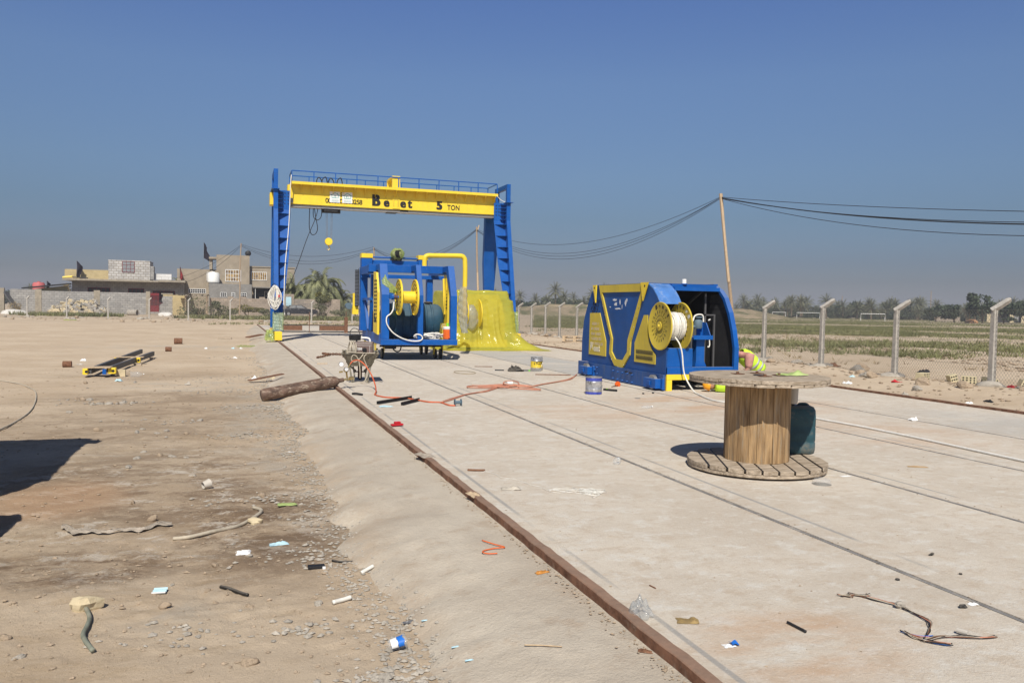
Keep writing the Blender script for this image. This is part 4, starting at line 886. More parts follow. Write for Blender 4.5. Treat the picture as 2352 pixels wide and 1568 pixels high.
# ------------------------------------------------------------------ arched machine on the right beds
XB, XR = 8.6, 10.34
m_ = thing('arched_machine', 'blue and yellow arched machine with open front and a reel of white cable', 'machine', (9.45, 17.6, 0), world=True)
PROF = [(15.45, .35), (15.45, .92), (15.55, 1.3), (15.7, 1.68), (15.9, 2.0), (16.1, 2.17), (16.33, 2.27), (19.12, 2.28), (19.38, 2.1), (19.58, 1.83), (19.75, 1.55), (19.83, 1.38), (19.92, .9), (19.93, .35)]
sp = MB().prism(PROF, 'x', XB, XB+.03).build('side_panel', 'blue_shaded', m_)
outer = [(18.86, 2.29), (18.78, 2.1), (18.14, 1.01), (18.19, .64), (17.89, .37), (17.46, .33), (17.1, .66), (17.07, .97), (16.5, 2.1), (16.4, 2.29)]
inner = [(18.68, 2.11), (18.65, 2.05), (18.04, 1.0), (18.06, .69), (17.85, .52), (17.46, .52), (17.23, .73), (17.22, 1.0), (16.64, 2.05), (16.61, 2.11)]
fr = MB().loopstrip(outer, inner, 'x', XB-.035, XB-.002).build('panel_frame', 'yellow_shaded', sp)
b = MB()
for (y0, z0), (y1, z1) in zip(outer[1:-1], outer[2:-1]):
    n_ = max(1, int(math.hypot(y1-y0, z1-z0)/.22))
    for i in range(n_): t = (i+.5)/n_; b.cyl((XB-.042, y0+(y1-y0)*t*.98+.0, z0+(z1-z0)*t), (XB-.036, y0+(y1-y0)*t, z0+(z1-z0)*t), .012, 6)
b.build('bolt', 'steel', fr)
for y, sg in ((19.05, 1), (16.36, -1)):
    b = MB(); b.prism([(y+sg*.11, 2.3), (y-.1, 2.3), (y-sg*.06, 1.86)] if sg > 0 else [(y-.14, 2.31), (y+.2, 2.31), (y+.1, 1.9)], 'x', XB-.07, XB-.04)
    l = b.build('lifting_lug', 'yellow', m_); MB().cyl((XB-.075, y, 2.23), (XB-.071, y, 2.23), .025, 10).build('eye_hole', 'ink', l)
MB().box(XB, XR, 16.35, 19.1, 2.285, 2.3).build('roof', 'blue_shaded', m_)
p1 = MB().prism([(19.4, 1.6), (18.81, 1.61), (18.42, .92), (18.42, .55), (19.43, .55)], 'x', XB-.022, XB-.002).build('vent_panel', 'yellow_shaded', m_)
b = MB()
for r_ in range(5):
    z = 1.3-r_*.125; w_ = .48+.06*r_
    for i in range(int(w_/.045)):
        y = 19.28-i*.045
        if (r_*7+i*3) % 8 == 0: continue
        b.bar((XB-.026, y, z), (XB-.026, y-.02, z+.07), .004, .016, upv=(1, 0, 0))
b.build('louvre', 'fabric_grey', p1)
text('B', .27, (XB-.026, 19.33, .66), (0, -1, 0), V_, .003, 'cream_print', p1, bold=.022, sx=.95); text('enet', .2, (XB-.026, 19.12, .655), (0, -1, 0), V_, .003, 'cream_print', p1, bold=.014, sx=1.0)
p3 = MB().prism([(16.46, 1.59), (16.29, 1.59), (16.27, 1.25), (16.2, 1.02), (16.07, .85), (15.9, .74), (15.9, .53), (16.88, .53), (16.88, .96)], 'x', XB-.022, XB-.002).build('vent_panel', 'yellow_shaded', m_)
for r_ in range(2):
    b = MB()
    for i in range(19): y = 16.78-i*.042; z = .60+r_*.125; b.bar((XB-.026, y, z+.09), (XB-.026, y-.02, z), .004, .014, upv=(1, 0, 0))
    b.build('louvre', 'ink', p3)
b = MB()
for i, (y, z) in enumerate(((18.9, 1.85), (18.95, 1.75), (19.0, 1.65), (19.05, 1.56), (18.97, 1.86), (19.05, 1.76), (19.12, 1.66), (19.2, 1.58), (19.06, 1.88), (19.13, 1.79), (19.2, 1.69), (19.28, 1.6), (19.33, 1.69), (19.24, 1.8))):
    b.bar((XB-.006, y, z), (XB-.006, y-.02, z+.075), .004, .026, upv=(1, 0, 0))
b.build('vent_slot', 'ink', sp)
rn = random.Random(8); b = MB()
def patch(y, z, w_, h_, n=14):
    pts_ = []
    for i in range(n):
        t = 6.283*i/n; k = rn.uniform(.55, 1.1); pts_.append((y+w_*k*math.cos(t), z+h_*k*math.sin(t)))
    b.prism(pts_, 'x', XB-.004, XB-.001)
patch(18.0, 1.93, .13, .035); patch(17.95, 1.83, .1, .05); patch(17.82, 1.72, .2, .022); patch(17.72, 1.88, .035, .07); patch(17.6, 1.76, .012, .06); patch(17.42, 1.86, .05, .09); patch(17.36, 1.92, .05, .05); patch(18.25, 1.76, .04, .02)
b.build('torn_sticker', 'peel', sp)
# skirt with bolts and wheel boxes
sk = MB().box(XB-.06, XB+.0, 15.46, 20.0, .015, .345).build('skirt', 'blue_skirt', m_); b = MB()
for y, z in ((19.0, .26), (18.78, .26), (18.9, .19), (18.98, .1), (18.76, .1), (17.85, .25), (17.6, .24), (17.35, .24), (17.1, .24), (16.85, .23), (17.85, .07), (17.6, .07), (17.35, .06), (17.1, .06), (16.85, .06)):
    b.cyl((XB-.1, y, z), (XB-.06, y, z), .014, 8)
b.build('bolt', 'blue', sk)
b = MB(); b.box(XB-.064, XB-.06, 17.1, 17.26, .26, .29); b.box(XB-.064, XB-.06, 16.88, 17.04, .25, .28); b.build('slot', 'ink', sk)
for y in (19.3, 15.76):
    b = MB(); b.box(XB-.22, XB-.062, y-.27, y+.27, .05, .25); b.box(XB-.1, XB-.06, y-.36, y-.272, .03, .27); wb = b.build('wheel_box', 'blue', m_, bevel=.006)
    MB().cyl((XB-.17, y, .17), (XB-.1, y, .17), .155, 22).build('wheel', 'steel', wb, smooth=40); MB().box(XB-.245, XB-.222, y-.06, y+.07, .1, .2).build('bearing_block', 'blue', wb, bevel=.006)
# hood over the reel
hp = [(16.33, 2.285), (16.1, 2.19), (15.9, 2.02), (15.75, 1.84)]; hi_ = [(16.33, 2.265), (16.11, 2.165), (15.92, 2.0), (15.775, 1.84)]
MB().loopstrip(hp, hi_, 'x', XB-.002, 9.12, closed=False).build('hood', 'blue_dusty', m_)
b = MB(); b.prism([(16.33, 2.26), (16.1, 2.15), (15.93, 2.0), (15.78, 1.84), (16.5, 1.84), (16.5, 2.26)], 'x', 9.095, 9.118); b.build('hood_cheek', 'blue_shaded', m_)
# right panel: strips round a block of real slots, blue rim along its edge
def prof_y(z):
    f = [p for p in PROF[:7]]; bk = PROF[7:]
    y0 = np.interp(z, [p[1] for p in f], [p[0] for p in f]); y1 = np.interp(-z, [-p[1] for p in bk], [p[0] for p in bk]); return float(y0), float(y1)
b = MB(); zs = [.35, .6, .92, 1.1, 1.3, 1.5, 1.65]+[1.65+.0125*0]
zs = [.35, .6, .92, 1.1, 1.3, 1.5, 1.65]
def wall(y0a, y1a, y0b, y1b, za, zb): b.prism([(y0a, za), (y1a, za), (y1b, zb), (y0b, zb)], 'x', XR-.02, XR)
for za, zb in zip(zs, zs[1:]): wall(*prof_y(za), *prof_y(zb), za, zb)
rows = [(1.65, 1.74), (1.76, 1.85), (1.87, 1.96), (1.98, 2.07)]
zprev = 1.65
for za, zb in rows:
    if za > zprev: wall(*prof_y(zprev), *prof_y(za), zprev, za)
    ya, yb = prof_y(za)[0], prof_y(zb)[0]; s0 = yb+.16; s1 = 16.56
    wall(ya, s0-.03, yb, s0-.03, za, zb)
    y = s0-.03
    while y < s1: wall(y+.022, y+.05, y+.022, y+.05, za, zb); y += .05
    wall(y, prof_y(za)[1], y, prof_y(zb)[1], za, zb); zprev = zb
wall(*prof_y(2.07), *prof_y(2.27), 2.07, 2.265)
b.build('side_panel', 'inside', m_)
rim_o = [(y-.02, z) for y, z in PROF[:7]]; rim_i = [(y+.055, z-.03) for y, z in PROF[:7]]
b = MB(); b.loopstrip(rim_o, rim_i, 'x', XR-.09, XR+.02, closed=False); b.box(XR-.09, XR+.02, 16.33, 19.1, 2.24, 2.31); b.build('panel_rim', 'blue', m_)
b = MB(); b.box(9.12, XR-.092, 16.2, 16.4, 2.17, 2.284); b.box(9.1, XR-.1, 16.05, 16.14, 2.14, 2.22); b.build('roof_beam', 'blue', m_)
MB().box(XB+.03, XR-.03, 19.3, 19.34, .35, 2.1).build('rear_panel', 'inside', m_)
b = MB(); b.box(XB+.05, XR-.05, 16.4, 19.2, 2.25, 2.28); b.box(XB+.03, XB+.035, 16.5, 19.2, .36, 2.2); b.build('lining', 'inside', m_)
b = MB(); b.box(9.95, 10.28, 16.75, 17.25, .78, 1.42); b.box(9.7, 9.946, 16.85, 17.3, .82, 1.4); b.build('control_box', 'inside_grey', m_)
b = MB(); b.box(10.02, 10.06, 16.3, 16.34, .4, 2.1); b.box(10.02, 10.3, 16.3, 16.34, 1.6, 1.63); b.box(10.26, 10.3, 16.3, 16.34, .4, 1.6); b.bar((10.0, 16.4, 2.15), (9.75, 18.0, 1.2), .05); b.box(9.3, 10.25, 17.4, 17.44, .52, .56); b.build('inner_frame', 'inside_grey', m_)
b = MB(); b.box(9.3, 9.55, 16.2, 17.2, .55, .95); b.cyl((9.35, 16.1, .75), (9.55, 16.1, .75), .1, 12); b.cyl((9.3, 16.0, .62), (9.6, 16.0, .62), .04, 10); b.build('drive_unit', 'dark_steel', m_)
# front frame, box under the reel, tray on its pillar
b = MB(); b.box(XB+.002, 10.36, 15.45, 15.6, .352, .5); b.box(XB+.002, 9.24, 15.46, 15.98, .502, .9); b.build('front_frame', 'blue', m_, bevel=.006)
b = MB(); b.prism([(9.4, .502), (9.68, .502), (9.62, .62), (9.62, 1.1), (9.42, 1.1), (9.42, .62)], 'y', 15.62, 15.8); b.build('pillar', 'blue', m_)
b = MB(); b.box(9.27, 9.74, 15.5, 15.85, 1.1, 1.12); b.box(9.27, 9.74, 15.48, 15.498, 1.09, 1.18); b.prism([(15.5, 1.12), (15.84, 1.12), (15.84, 1.45), (15.72, 1.45)], 'x', 9.7, 9.72); b.prism([(15.5, 1.12), (15.84, 1.12), (15.84, 1.28)], 'x', 9.28, 9.3); b.box(9.55, 9.72, 15.84, 15.86, 1.12, 1.48); b.build('tray', 'blue', m_)
b = MB(); b.cyl((9.1, 15.7, 1.36), (9.5, 15.7, 1.36), .035, 12); b.lathe([(.09, 0), (.1, .03), (.1, .16), (.07, .2), (.02, .22)], (9.5, 15.72, 1.32), 'z', 18); b.lathe([(.05, 0), (.11, .01), (.11, .03), (.03, .04)], (9.5, 15.72, 1.545), 'z', 18); b.build('winch_motor', 'plastic_grey', m_, smooth=40)
b = MB(); b.tube(smoothpath([(9.2, 15.5, 1.42), (9.28, 15.55, 1.5), (9.36, 15.62, 1.59), (9.48, 15.65, 1.625), (9.58, 15.66, 1.6), (9.6, 15.66, 1.46)]), .018, 6)
b.tube(smoothpath([(9.75, 15.7, 1.5), (9.82, 15.75, 1.52), (9.9, 15.9, 1.5)]), .016, 6); b.tube(smoothpath([(9.66, 15.5, 1.1), (9.67, 15.5, .98), (9.65, 15.5, .93), (9.62, 15.5, .94)]), .014, 6); b.build('lead', 'white_cable', m_, smooth=180)
b = MB(); b.box(XB+.02, 10.3, 15.44, 15.56, .232, .349); b.box(XB+.02, XB+.15, 15.44, 15.56, .0, .23); b.build('lower_frame', 'yellow', m_, bevel=.006)
b = MB(); b.box(XB+.05, 10.2, 16.6, 19.6, .1, .34); b.cyl((8.75, 15.95, .2), (10.1, 15.95, .2), .07, 12); b.box(10.1, 10.25, 15.6, 19.8, .02, .33); b.build('underbody', 'dark_steel', m_)
q = MB().cyl((9.43, 16.22, 2.3), (9.43, 16.22, 2.4), .05, 14).build('beacon', 'white', m_); MB().cyl((9.43, 16.22, 2.28), (9.43, 16.22, 2.302), .065, 14).build('beacon_base', 'blue', q)
# cable reel in the front corner
YR, ZR = 15.68, 1.365
rl = MB().cyl((8.56, YR, ZR), (9.06, YR, ZR), .2, 24).build('cable_reel', 'yellow_shaded', m_, smooth=50)
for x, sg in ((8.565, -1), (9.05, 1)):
    fl = MB().lathe([(.02, -.012), (.49, -.012), (.5, -.018), (.515, -.01), (.515, .01), (.5, .018), (.49, .012), (.02, .012)], (x, YR, ZR), 'x', 64).build('reel_flange', 'yellow_shaded', rl, smooth=40)
    b = MB()
    for side in (-1,):
        for rr_, n_, l_, w_ in ((.1, 22, .07, .012), (.2, 24, .045, .013), (.27, 20, .07, .018)):
            for i in range(n_):
                t = 6.283*i/n_; u = Vector((0, math.cos(t), math.sin(t))); c0 = Vector((x+side*.0135, YR, ZR))
                b.bar(c0+u*rr_, c0+u*(rr_+l_), .003, w_, upv=(1, 0, 0))
    b.build('slot', 'ink', fl)
    for ch, t in (zip('Benet', (112, 92, 72, 51, 31)) if sg < 0 else zip('Benet', (30, 50, 70, 90, 108))):
        # letters run round the rim; on the far flange the cut-through word shows reversed
        a_ = R(t); uu = Vector((0, -math.sin(a_), -math.cos(a_))); vv = Vector((0, -math.cos(a_), math.sin(a_)))
        o_ = Vector((x-.0165, YR-.385*math.cos(a_), ZR+.385*math.sin(a_)))
        text(ch, .125, o_-uu*.04*(1 if sg < 0 else -1), uu*(1 if sg < 0 else -1), vv, .0015, 'ink' if sg < 0 or t > 60 else 'peel', fl, bold=.004, sx=1.15)
hub = MB().lathe([(.02, -.05), (.035, -.05), (.04, -.02), (.1, -.018), (.1, 0)], (8.55, YR, ZR), 'x', 20).build('hub', 'yellow_shaded', rl, smooth=40)
b = MB()
for i in range(15):
    x = 8.6+.43*(i+.5)/15; r_ = .265+.012*math.sin(i*2.1); b.lathe([(r_+.0155*math.cos(t), x+.0155*math.sin(t)) for t in [6.283*q_/8 for q_ in range(9)]], (0, YR, ZR), 'x', 30, caps=False)
for i in range(14):
    x = 8.605+.42*(i+.3)/14; r_ = .287+.008*math.sin(i*1.3+1); P_ = [(x+.03*math.sin(t*.5+i), YR+r_*math.cos(t), ZR+r_*math.sin(t)) for t in [6.283*q_/30 for q_ in range(31)]]; b.tube(P_, .0135, 6, False)
b.build('wound_cable', 'white_cable', rl, smooth=180)
b = MB(); b.tube(smoothpath([(8.78, 15.42, 1.14), (8.83, 15.33, 1.02), (8.87, 15.3, .88), (8.9, 15.3, .74), (8.92, 15.3, .55), (8.96, 15.3, .36), (9.0, 15.22, .2), (9.0, 15.05, .08), (8.96, 14.85, .022), (8.82, 14.42, .018), (8.65, 13.9, .018), (8.57, 13.45, .018), (8.65, 13.1, .018), (8.78, 12.4, .018), (8.83, 11.6, .018), (8.82, 10.9, .018), (8.88, 10.05, .018), (8.87, 9.1, .018), (8.82, 8.27, .018), (8.74, 7.2, .018), (8.6, 5.5, .018), (8.5, 3.5, .018)]), .0165, 8)
o = b.build('power_cable', 'white_cable', loc=(8.8, 12, 0), smooth=180); tag(o, 'long white cable running from the reel out across the concrete beds', 'cable')
MB().box(10.42, 10.44, 16.2, 16.24, .0, .02)
# ------------------------------------------------------------------ wooden cable drum
dr = thing('cable_drum', 'big empty wooden cable drum standing on end on the concrete', 'cable drum', (5.4, 7.66, .016))
def planks(z0, z1, ang, rad, n, seed, name, gap=.008):
    rn_ = random.Random(seed); b = MB(); ca, sa = math.cos(ang), math.sin(ang); w_ = 2*rad/n
    for i in range(n):
        y0 = -rad+i*w_+gap/2+rn_.uniform(0, .002); y1 = -rad+(i+1)*w_-gap/2; dz = rn_.uniform(-.003, .003); P_ = []
        ns = 7
        for k_ in range(ns+1): y = y0+(y1-y0)*k_/ns; P_.append((math.sqrt(max(0, rad*rad-y*y))+rn_.uniform(-.002, .002), y))
        for k_ in range(ns, -1, -1): y = y0+(y1-y0)*k_/ns; P_.append((-math.sqrt(max(0, rad*rad-y*y)), y))
        if i in (0, n-1): P_ = [p for j_, p in enumerate(P_)]
        k0 = len(b.v); m = len(P_); b.v += [(x*ca-y*sa, x*sa+y*ca, z0+dz) for x, y in P_]+[(x*ca-y*sa, x*sa+y*ca, z1+dz) for x, y in P_]
        b.f += [tuple(k0+q for q in reversed(range(m))), tuple(k0+m+q for q in range(m))]+[(k0+q, k0+(q+1) % m, k0+m+(q+1) % m, k0+m+q) for q in range(m)]; b.m += [0]*(m+2)
    o = b.build(name, 'wood', dr, bevel=.003); return o
planks(.006, .04, R(-20), .735, 8, 1, 'lower_flange'); planks(.043, .086, R(66.5), .74, 9, 2, 'lower_flange', .02)
planks(.925, .958, R(108), .735, 11, 3, 'upper_flange', .016); planks(.961, .998, R(8), .74, 8, 4, 'upper_flange')
def seams(zt, ang, rad, n, w_):
    b = MB(); ca, sa = math.cos(ang), math.sin(ang)
    for i in range(1, n):
        y = -rad+i*2*rad/n; x = math.sqrt(rad*rad-y*y)-.012; b.bar((-x*ca-y*sa, -x*sa+y*ca, zt-.012), (x*ca-y*sa, x*sa+y*ca, zt-.012), w_-.003, .012)
    b.build('gap_strips', 'tar', dr)  # dark strips laid in the gaps between planks
seams(.083, R(66.5), .74, 9, .02); seams(.996, R(8), .74, 8, .009)
b = MB(); ns = 26
for i in range(ns):
    a0, a1 = 6.283*i/ns+.005, 6.283*(i+1)/ns-.005; r0_ = .345+.004*math.sin(i*2.7)
    b.prism([(r0_*math.cos(a0), r0_*math.sin(a0)), (r0_*math.cos(a1), r0_*math.sin(a1)), (.315*math.cos(a1), .315*math.sin(a1)), (.315*math.cos(a0), .315*math.sin(a0))], 'z', .088, .923)
b.build('barrel', 'wood_drum', dr)
for x, y in ((-.15, .17), (.12, .2), (-.04, -.17), (.22, -.06)):
    q = MB().box(x-.055, x+.055, y-.055, y+.055, 1.0, 1.006).build('washer_plate', 'rust2', dr); MB().cyl((x, y, 1.006), (x, y, 1.024), .016, 6).build('bolt', 'rust2', q)
MB().lathe([(.045, 0), (.06, .001), (.06, .004), (.045, .006)], (.0, 0, .998), n=16).build('centre_hole', 'ink', dr)
def rag(nm, lab, c, sx_, sy_, hgt, m, seed, cat='rag', rz=0., n=14, solid=0):
    """a crumpled sheet lying on something"""
    rn_ = np.random.RandomState(seed); ox, oy = rn_.uniform(0, 50, 2)
    def fn(u, v):
        x = (u-.5)*2*sx_; y = (v-.5)*2*sy_; e = fbm(np.array([x/sx_*1.3+ox]), np.array([y/sy_*1.3+oy]), 1., 3, seed)[0]
        e2 = fbm(np.array([x/sx_*2+oy]), np.array([y/sy_*2+ox]), 1.6, 3, seed+5)[0]
        cr = 1+.5*fbm(np.array([math.atan2(y, x+1e-6)*1.2+9]), np.array([.5]), 1.4, 3, seed+1)[0]
        ed = max(abs(u-.5), abs(v-.5))*2; z = max(0.002, hgt*(.45+e*1.6+e2*.9)*(1-.75*ed**3)); x, y = x*cr, y*cr
        return (c[0]+x*math.cos(rz)-y*math.sin(rz), c[1]+x*math.sin(rz)+y*math.cos(rz), c[2]+z)
    o = MB().sheet(fn, n, n).build(nm, m, loc=c, smooth=180); tag(o, lab, cat); return o
rag('plastic_rag', 'crumpled pale green plastic with dark stains on the drum top', (5.76, 7.55, 1.018), .16, .06, .05, 'green_bag', 3, 'plastic bag', -.3)
# jerrycan and its cut bottle
j = thing('jerrycan', 'grimy dark teal jerrycan on the drum base beside the barrel', 'jerrycan', (6.1, 7.86, .104), rz=-.42)
b = MB(); P_ = []
for z, k_ in ((0, .8), (.012, .95), (.05, 1), (.11, 1), (.12, .965), (.13, 1), (.25, 1), (.262, .965), (.274, 1), (.36, 1), (.415, .97), (.445, .86), (.455, .7)): P_.append((z, k_))
k0 = 0; n_ = 32
for z, k_ in P_:
    for i in range(n_):
        t = 6.283*i/n_; c, s_ = math.cos(t), math.sin(t); e = .28
        b.v.append((.165*k_*math.copysign(abs(c)**e, c), .13*k_*math.copysign(abs(s_)**e, s_), z*1.2))
for q in range(len(P_)-1):
    for i in range(n_): b.f.append((q*n_+i, q*n_+(i+1) % n_, (q+1)*n_+(i+1) % n_, (q+1)*n_+i)); b.m.append(0)
b.f += [tuple(reversed(range(n_))), tuple((len(P_)-1)*n_+i for i in range(n_))]; b.m += [0, 0]
b.build('can_body', 'jerry', j, smooth=50)
MB().tube(smoothpath([(-.02, 0, .53), (0, 0, .558), (.07, 0, .56), (.1, 0, .535)]), .016, 8).build('handle', 'jerry', j, smooth=60); MB().cyl((-.085, 0, .54), (-.085, 0, .565), .03, 16).build('cap', 'black', j)
o = MB().lathe([(.01, .0), (.045, .0), (.055, .02), (.058, .06), (.062, .18), (.06, .18), (.054, .06), (.05, .02), (.01, .012)], (5.99, 7.84, .671), n=24).build('cut_bottle', 'cup', loc=(5.99, 7.84, .671), smooth=50); tag(o, 'frosted cut off bottle standing on top of the jerrycan', 'bottle')
# ------------------------------------------------------------------ people
def skin_body(joints, edges, m, parent, name, sub=2):
    """joints: name -> (co, radius); one continuous skinned surface rooted at the first joint"""
    ks = list(joints); me = bpy.data.meshes.new(name); off = OFF.get(parent.name, Vector((0, 0, 0)))
    me.from_pydata([Vector(joints[k][0])-off for k in ks], [(ks.index(a_), ks.index(b_)) for a_, b_ in edges], [])
    o = bpy.data.objects.new(name, me); col.objects.link(o); o.parent = parent; OFF[o.name] = off
    o.modifiers.new('skin', 'SKIN')
    if not me.skin_vertices: me.skin_vertices.new(name='')
    for i, k in enumerate(ks):
        r_ = joints[k][1]; sv = me.skin_vertices[0].data[i]; sv.radius = r_ if isinstance(r_, tuple) else (r_, r_); sv.use_root = (i == 0)
    s_ = o.modifiers.new('sub', 'SUBSURF'); s_.levels = sub; s_.render_levels = sub
    me.materials.append(M[m] if isinstance(m, str) else m)
    return o
def head(parent, c, fwd, upv, hair=True):
    """a head with nose, ears, eyes and mouth, facing fwd"""
    F_ = Vector(fwd).normalized(); U_ = Vector(upv); U_ = (U_-F_*U_.dot(F_)).normalized(); S_ = F_.cross(U_); c = Vector(c)
    b = MB(); nu, nv = 20, 14
    for j in range(nv+1):
        ph = math.pi*j/nv
        for i in range(nu):
            th = 6.283*i/nu; x = math.sin(ph)*math.cos(th); y = math.sin(ph)*math.sin(th); z = math.cos(ph)
            jaw = 1-.22*max(0, -z); fx = x*.095*(1 if x < 0 else .95)
            if x > .7 and -.35 < z < .15 and abs(y) < .28: fx += .022
            p = c+F_*fx+S_*(y*.075*jaw)+U_*(z*.118); b.v.append(tuple(p))
    for j in range(nv):
        for i in range(nu): b.f.append((j*nu+i, (j+1)*nu+i, (j+1)*nu+(i+1) % nu, j*nu+(i+1) % nu)); b.m.append(0)
    for sg in (-1, 1): b.blob(c+S_*(.078*sg)-F_*.005, (.018, .02, .032), 1, .1)
    hd = b.build('head', 'skin', parent, smooth=180)
    b = MB()
    for sg in (-1, 1): b.blob(c+F_*.088+S_*(.032*sg)+U_*.012, (.009, .012, .006), 2, .05)
    b.blob(c+F_*.086-U_*.055, (.008, .022, .004), 2, .05); b.build('eye_and_mouth', 'hair', hd)
    if hair:
        b = MB()
        for j in range(8):
            ph = math.pi*.58*j/7
            for i in range(20):
                th = 6.283*i/20; k_ = 1.1; x = math.sin(ph)*math.cos(th); y = math.sin(ph)*math.sin(th); z = math.cos(ph)
                zz = z if not (x > .3 and z < .45) else .45; b.v.append(tuple(c+F_*(x*.097*k_-.008)+S_*(y*.077*k_)+U_*(zz*.122*k_)))
        for j in range(7):
            for i in range(20): b.f.append((j*20+i, (j+1)*20+i, (j+1)*20+(i+1) % 20, j*20+(i+1) % 20)); b.m.append(0)
        b.build('hair', 'hair', hd, smooth=180)
    return hd
def hand(parent, wrist, d, n, sg=1):
    """palm with four curled fingers and a thumb; d: along the fingers, n: back of the hand"""
    d = Vector(d).normalized(); n = Vector(n); n = (n-d*n.dot(d)).normalized(); s_ = d.cross(n)*sg; w_ = Vector(wrist); b = MB()
    b.blob(w_+d*.05, (.03, .03, .03), 3, .05); base = len(b.v)
    b.tube([w_, w_+d*.03, w_+d*.085], [.024, .034, .036], 10)
    for i, L in enumerate((.07, .08, .075, .058)):
        p = w_+d*.085+s_*(.03-.02*i); q1 = p+d*L*.45-n*.008; q2 = q1+d*L*.3-n*.022; q3 = q2+d*L*.15-n*.025; b.tube([p-d*.01, p, q1, q2, q3], [.009, .0095, .009, .008, .006], 7)
    p = w_+d*.025+s_*.028; b.tube([p, p+s_*.025+d*.025-n*.006, p+s_*.03+d*.055-n*.018], [.011, .010, .007], 7)
    return b.build('hand', 'skin', parent, smooth=180)
def vest(parent, rings, name='vest', m='hivis', n=24):
    """a garment lofted over rings of (centre, axis_a, axis_b)"""
    b = MB()
    for c, a_, b_ in rings:
        c, a_, b_ = Vector(c), Vector(a_), Vector(b_)
        for i in range(n): t = 6.283*i/n; b.v.append(tuple(c+a_*math.cos(t)+b_*math.sin(t)))
    for j in range(len(rings)-1):
        for i in range(n): b.f.append((j*n+i, (j+1)*n+i, (j+1)*n+(i+1) % n, j*n+(i+1) % n)); b.m.append(0)
    return b.build(name, m, parent, smooth=180, solid=.006)
# kneeling man bent forward, head behind the arched panel
w1 = thing('person', 'person in pink shirt and bright yellow vest kneeling bent beside the arched machine', 'person', (11.2, 16.05, 0), world=True)
bj = {'pelvis': ((11.34, 16.05, .34), (.15, .125)), 'waist': ((11.2, 16.04, .49), (.15, .115)), 'chest': ((10.97, 16.03, .66), (.165, .13)), 'collar': ((10.8, 16.03, .74), (.12, .09)), 'neck': ((10.7, 16.03, .77), .055), 'skull': ((10.6, 16.04, .76), .06),
      'shr': ((10.88, 15.86, .74), .085), 'elr': ((10.86, 15.77, .46), .06), 'wrr': ((10.72, 15.82, .24), .04), 'shl': ((10.88, 16.2, .74), .085), 'ell': ((10.72, 16.3, .5), .06), 'wrl': ((10.6, 16.2, .3), .04),
      'hpr': ((11.34, 15.94, .3), .1), 'knr': ((10.98, 15.86, .09), .075), 'anr': ((11.4, 15.86, .07), .05), 'ftr': ((11.55, 15.86, .05), .045), 'hpl': ((11.34, 16.16, .3), .1), 'knl': ((10.98, 16.24, .09), .075), 'anl': ((11.4, 16.22, .07), .05), 'ftl': ((11.55, 16.22, .05), .045)}
be = [('pelvis', 'waist'), ('waist', 'chest'), ('chest', 'collar'), ('collar', 'neck'), ('neck', 'skull'), ('collar', 'shr'), ('shr', 'elr'), ('elr', 'wrr'), ('collar', 'shl'), ('shl', 'ell'), ('ell', 'wrl'), ('pelvis', 'hpr'), ('hpr', 'knr'), ('knr', 'anr'), ('anr', 'ftr'), ('pelvis', 'hpl'), ('hpl', 'knl'), ('knl', 'anl'), ('anl', 'ftl')]
k = NT('worker_clothing', .88); c = k.mix(k.rng(k.noise(6, 6), .35, .65), (.42, .2, .165), (.62, .33, .28)); c = k.mix(k.rng(k.noise(5, 6), .52, .62), c, (.4, .27, .2)); lowz = k.rng(k.z, .36, .38, 1, 0); c = k.mix(k.mul(lowz, k.rng(k.x, -.02, .02)), c, (.3, .24, .2)); k.bump(k.noise(14, 6, .6), .7, .03); M['worker'] = k.done(c)
skin_body(bj, be, 'worker', w1, 'body')
head(w1, (10.5, 16.05, .74), (-1, 0, -.35), (-.3, 0, 1)); hand(w1, (10.71, 15.82, .22), (-.5, .1, -.85), (-.6, -.5, .4)); hand(w1, (10.59, 16.2, .28), (-.6, 0, -.8), (-.6, .5, .4), -1)
ax_ = Vector((-.42, 0, .31)).normalized(); nb = Vector((.31, 0, .42)).normalized()
rg = []
for t, a_, b_ in ((-.03, .205, .165), (.04, .205, .17), (.12, .2, .165), (.22, .205, .175), (.34, .215, .185), (.46, .215, .18), (.56, .18, .15), (.62, .12, .1)):
    cc = Vector((11.3, 16.04, .41))+ax_*t; rg.append((cc, (0, a_, 0), nb*b_))
vt = vest(w1, rg)
for t0, t1 in ((.06, .11), (.19, .24)):
    rr_ = []
    for t in (t0, t1):
        cc = Vector((11.3, 16.04, .41))+ax_*t; rr_.append((cc+nb*.0, (0, .219, 0), nb*.187))
    vest(vt, rr_, 'reflective_band', 'reflect')
sl = MB().tube([(10.93, 15.84, .75), (10.9, 15.82, .66), (10.87, 15.79, .52), (10.85, 15.775, .45)], [.105, .105, .085, .075], 14).build('sleeve', 'pink_shirt', w1, smooth=180)
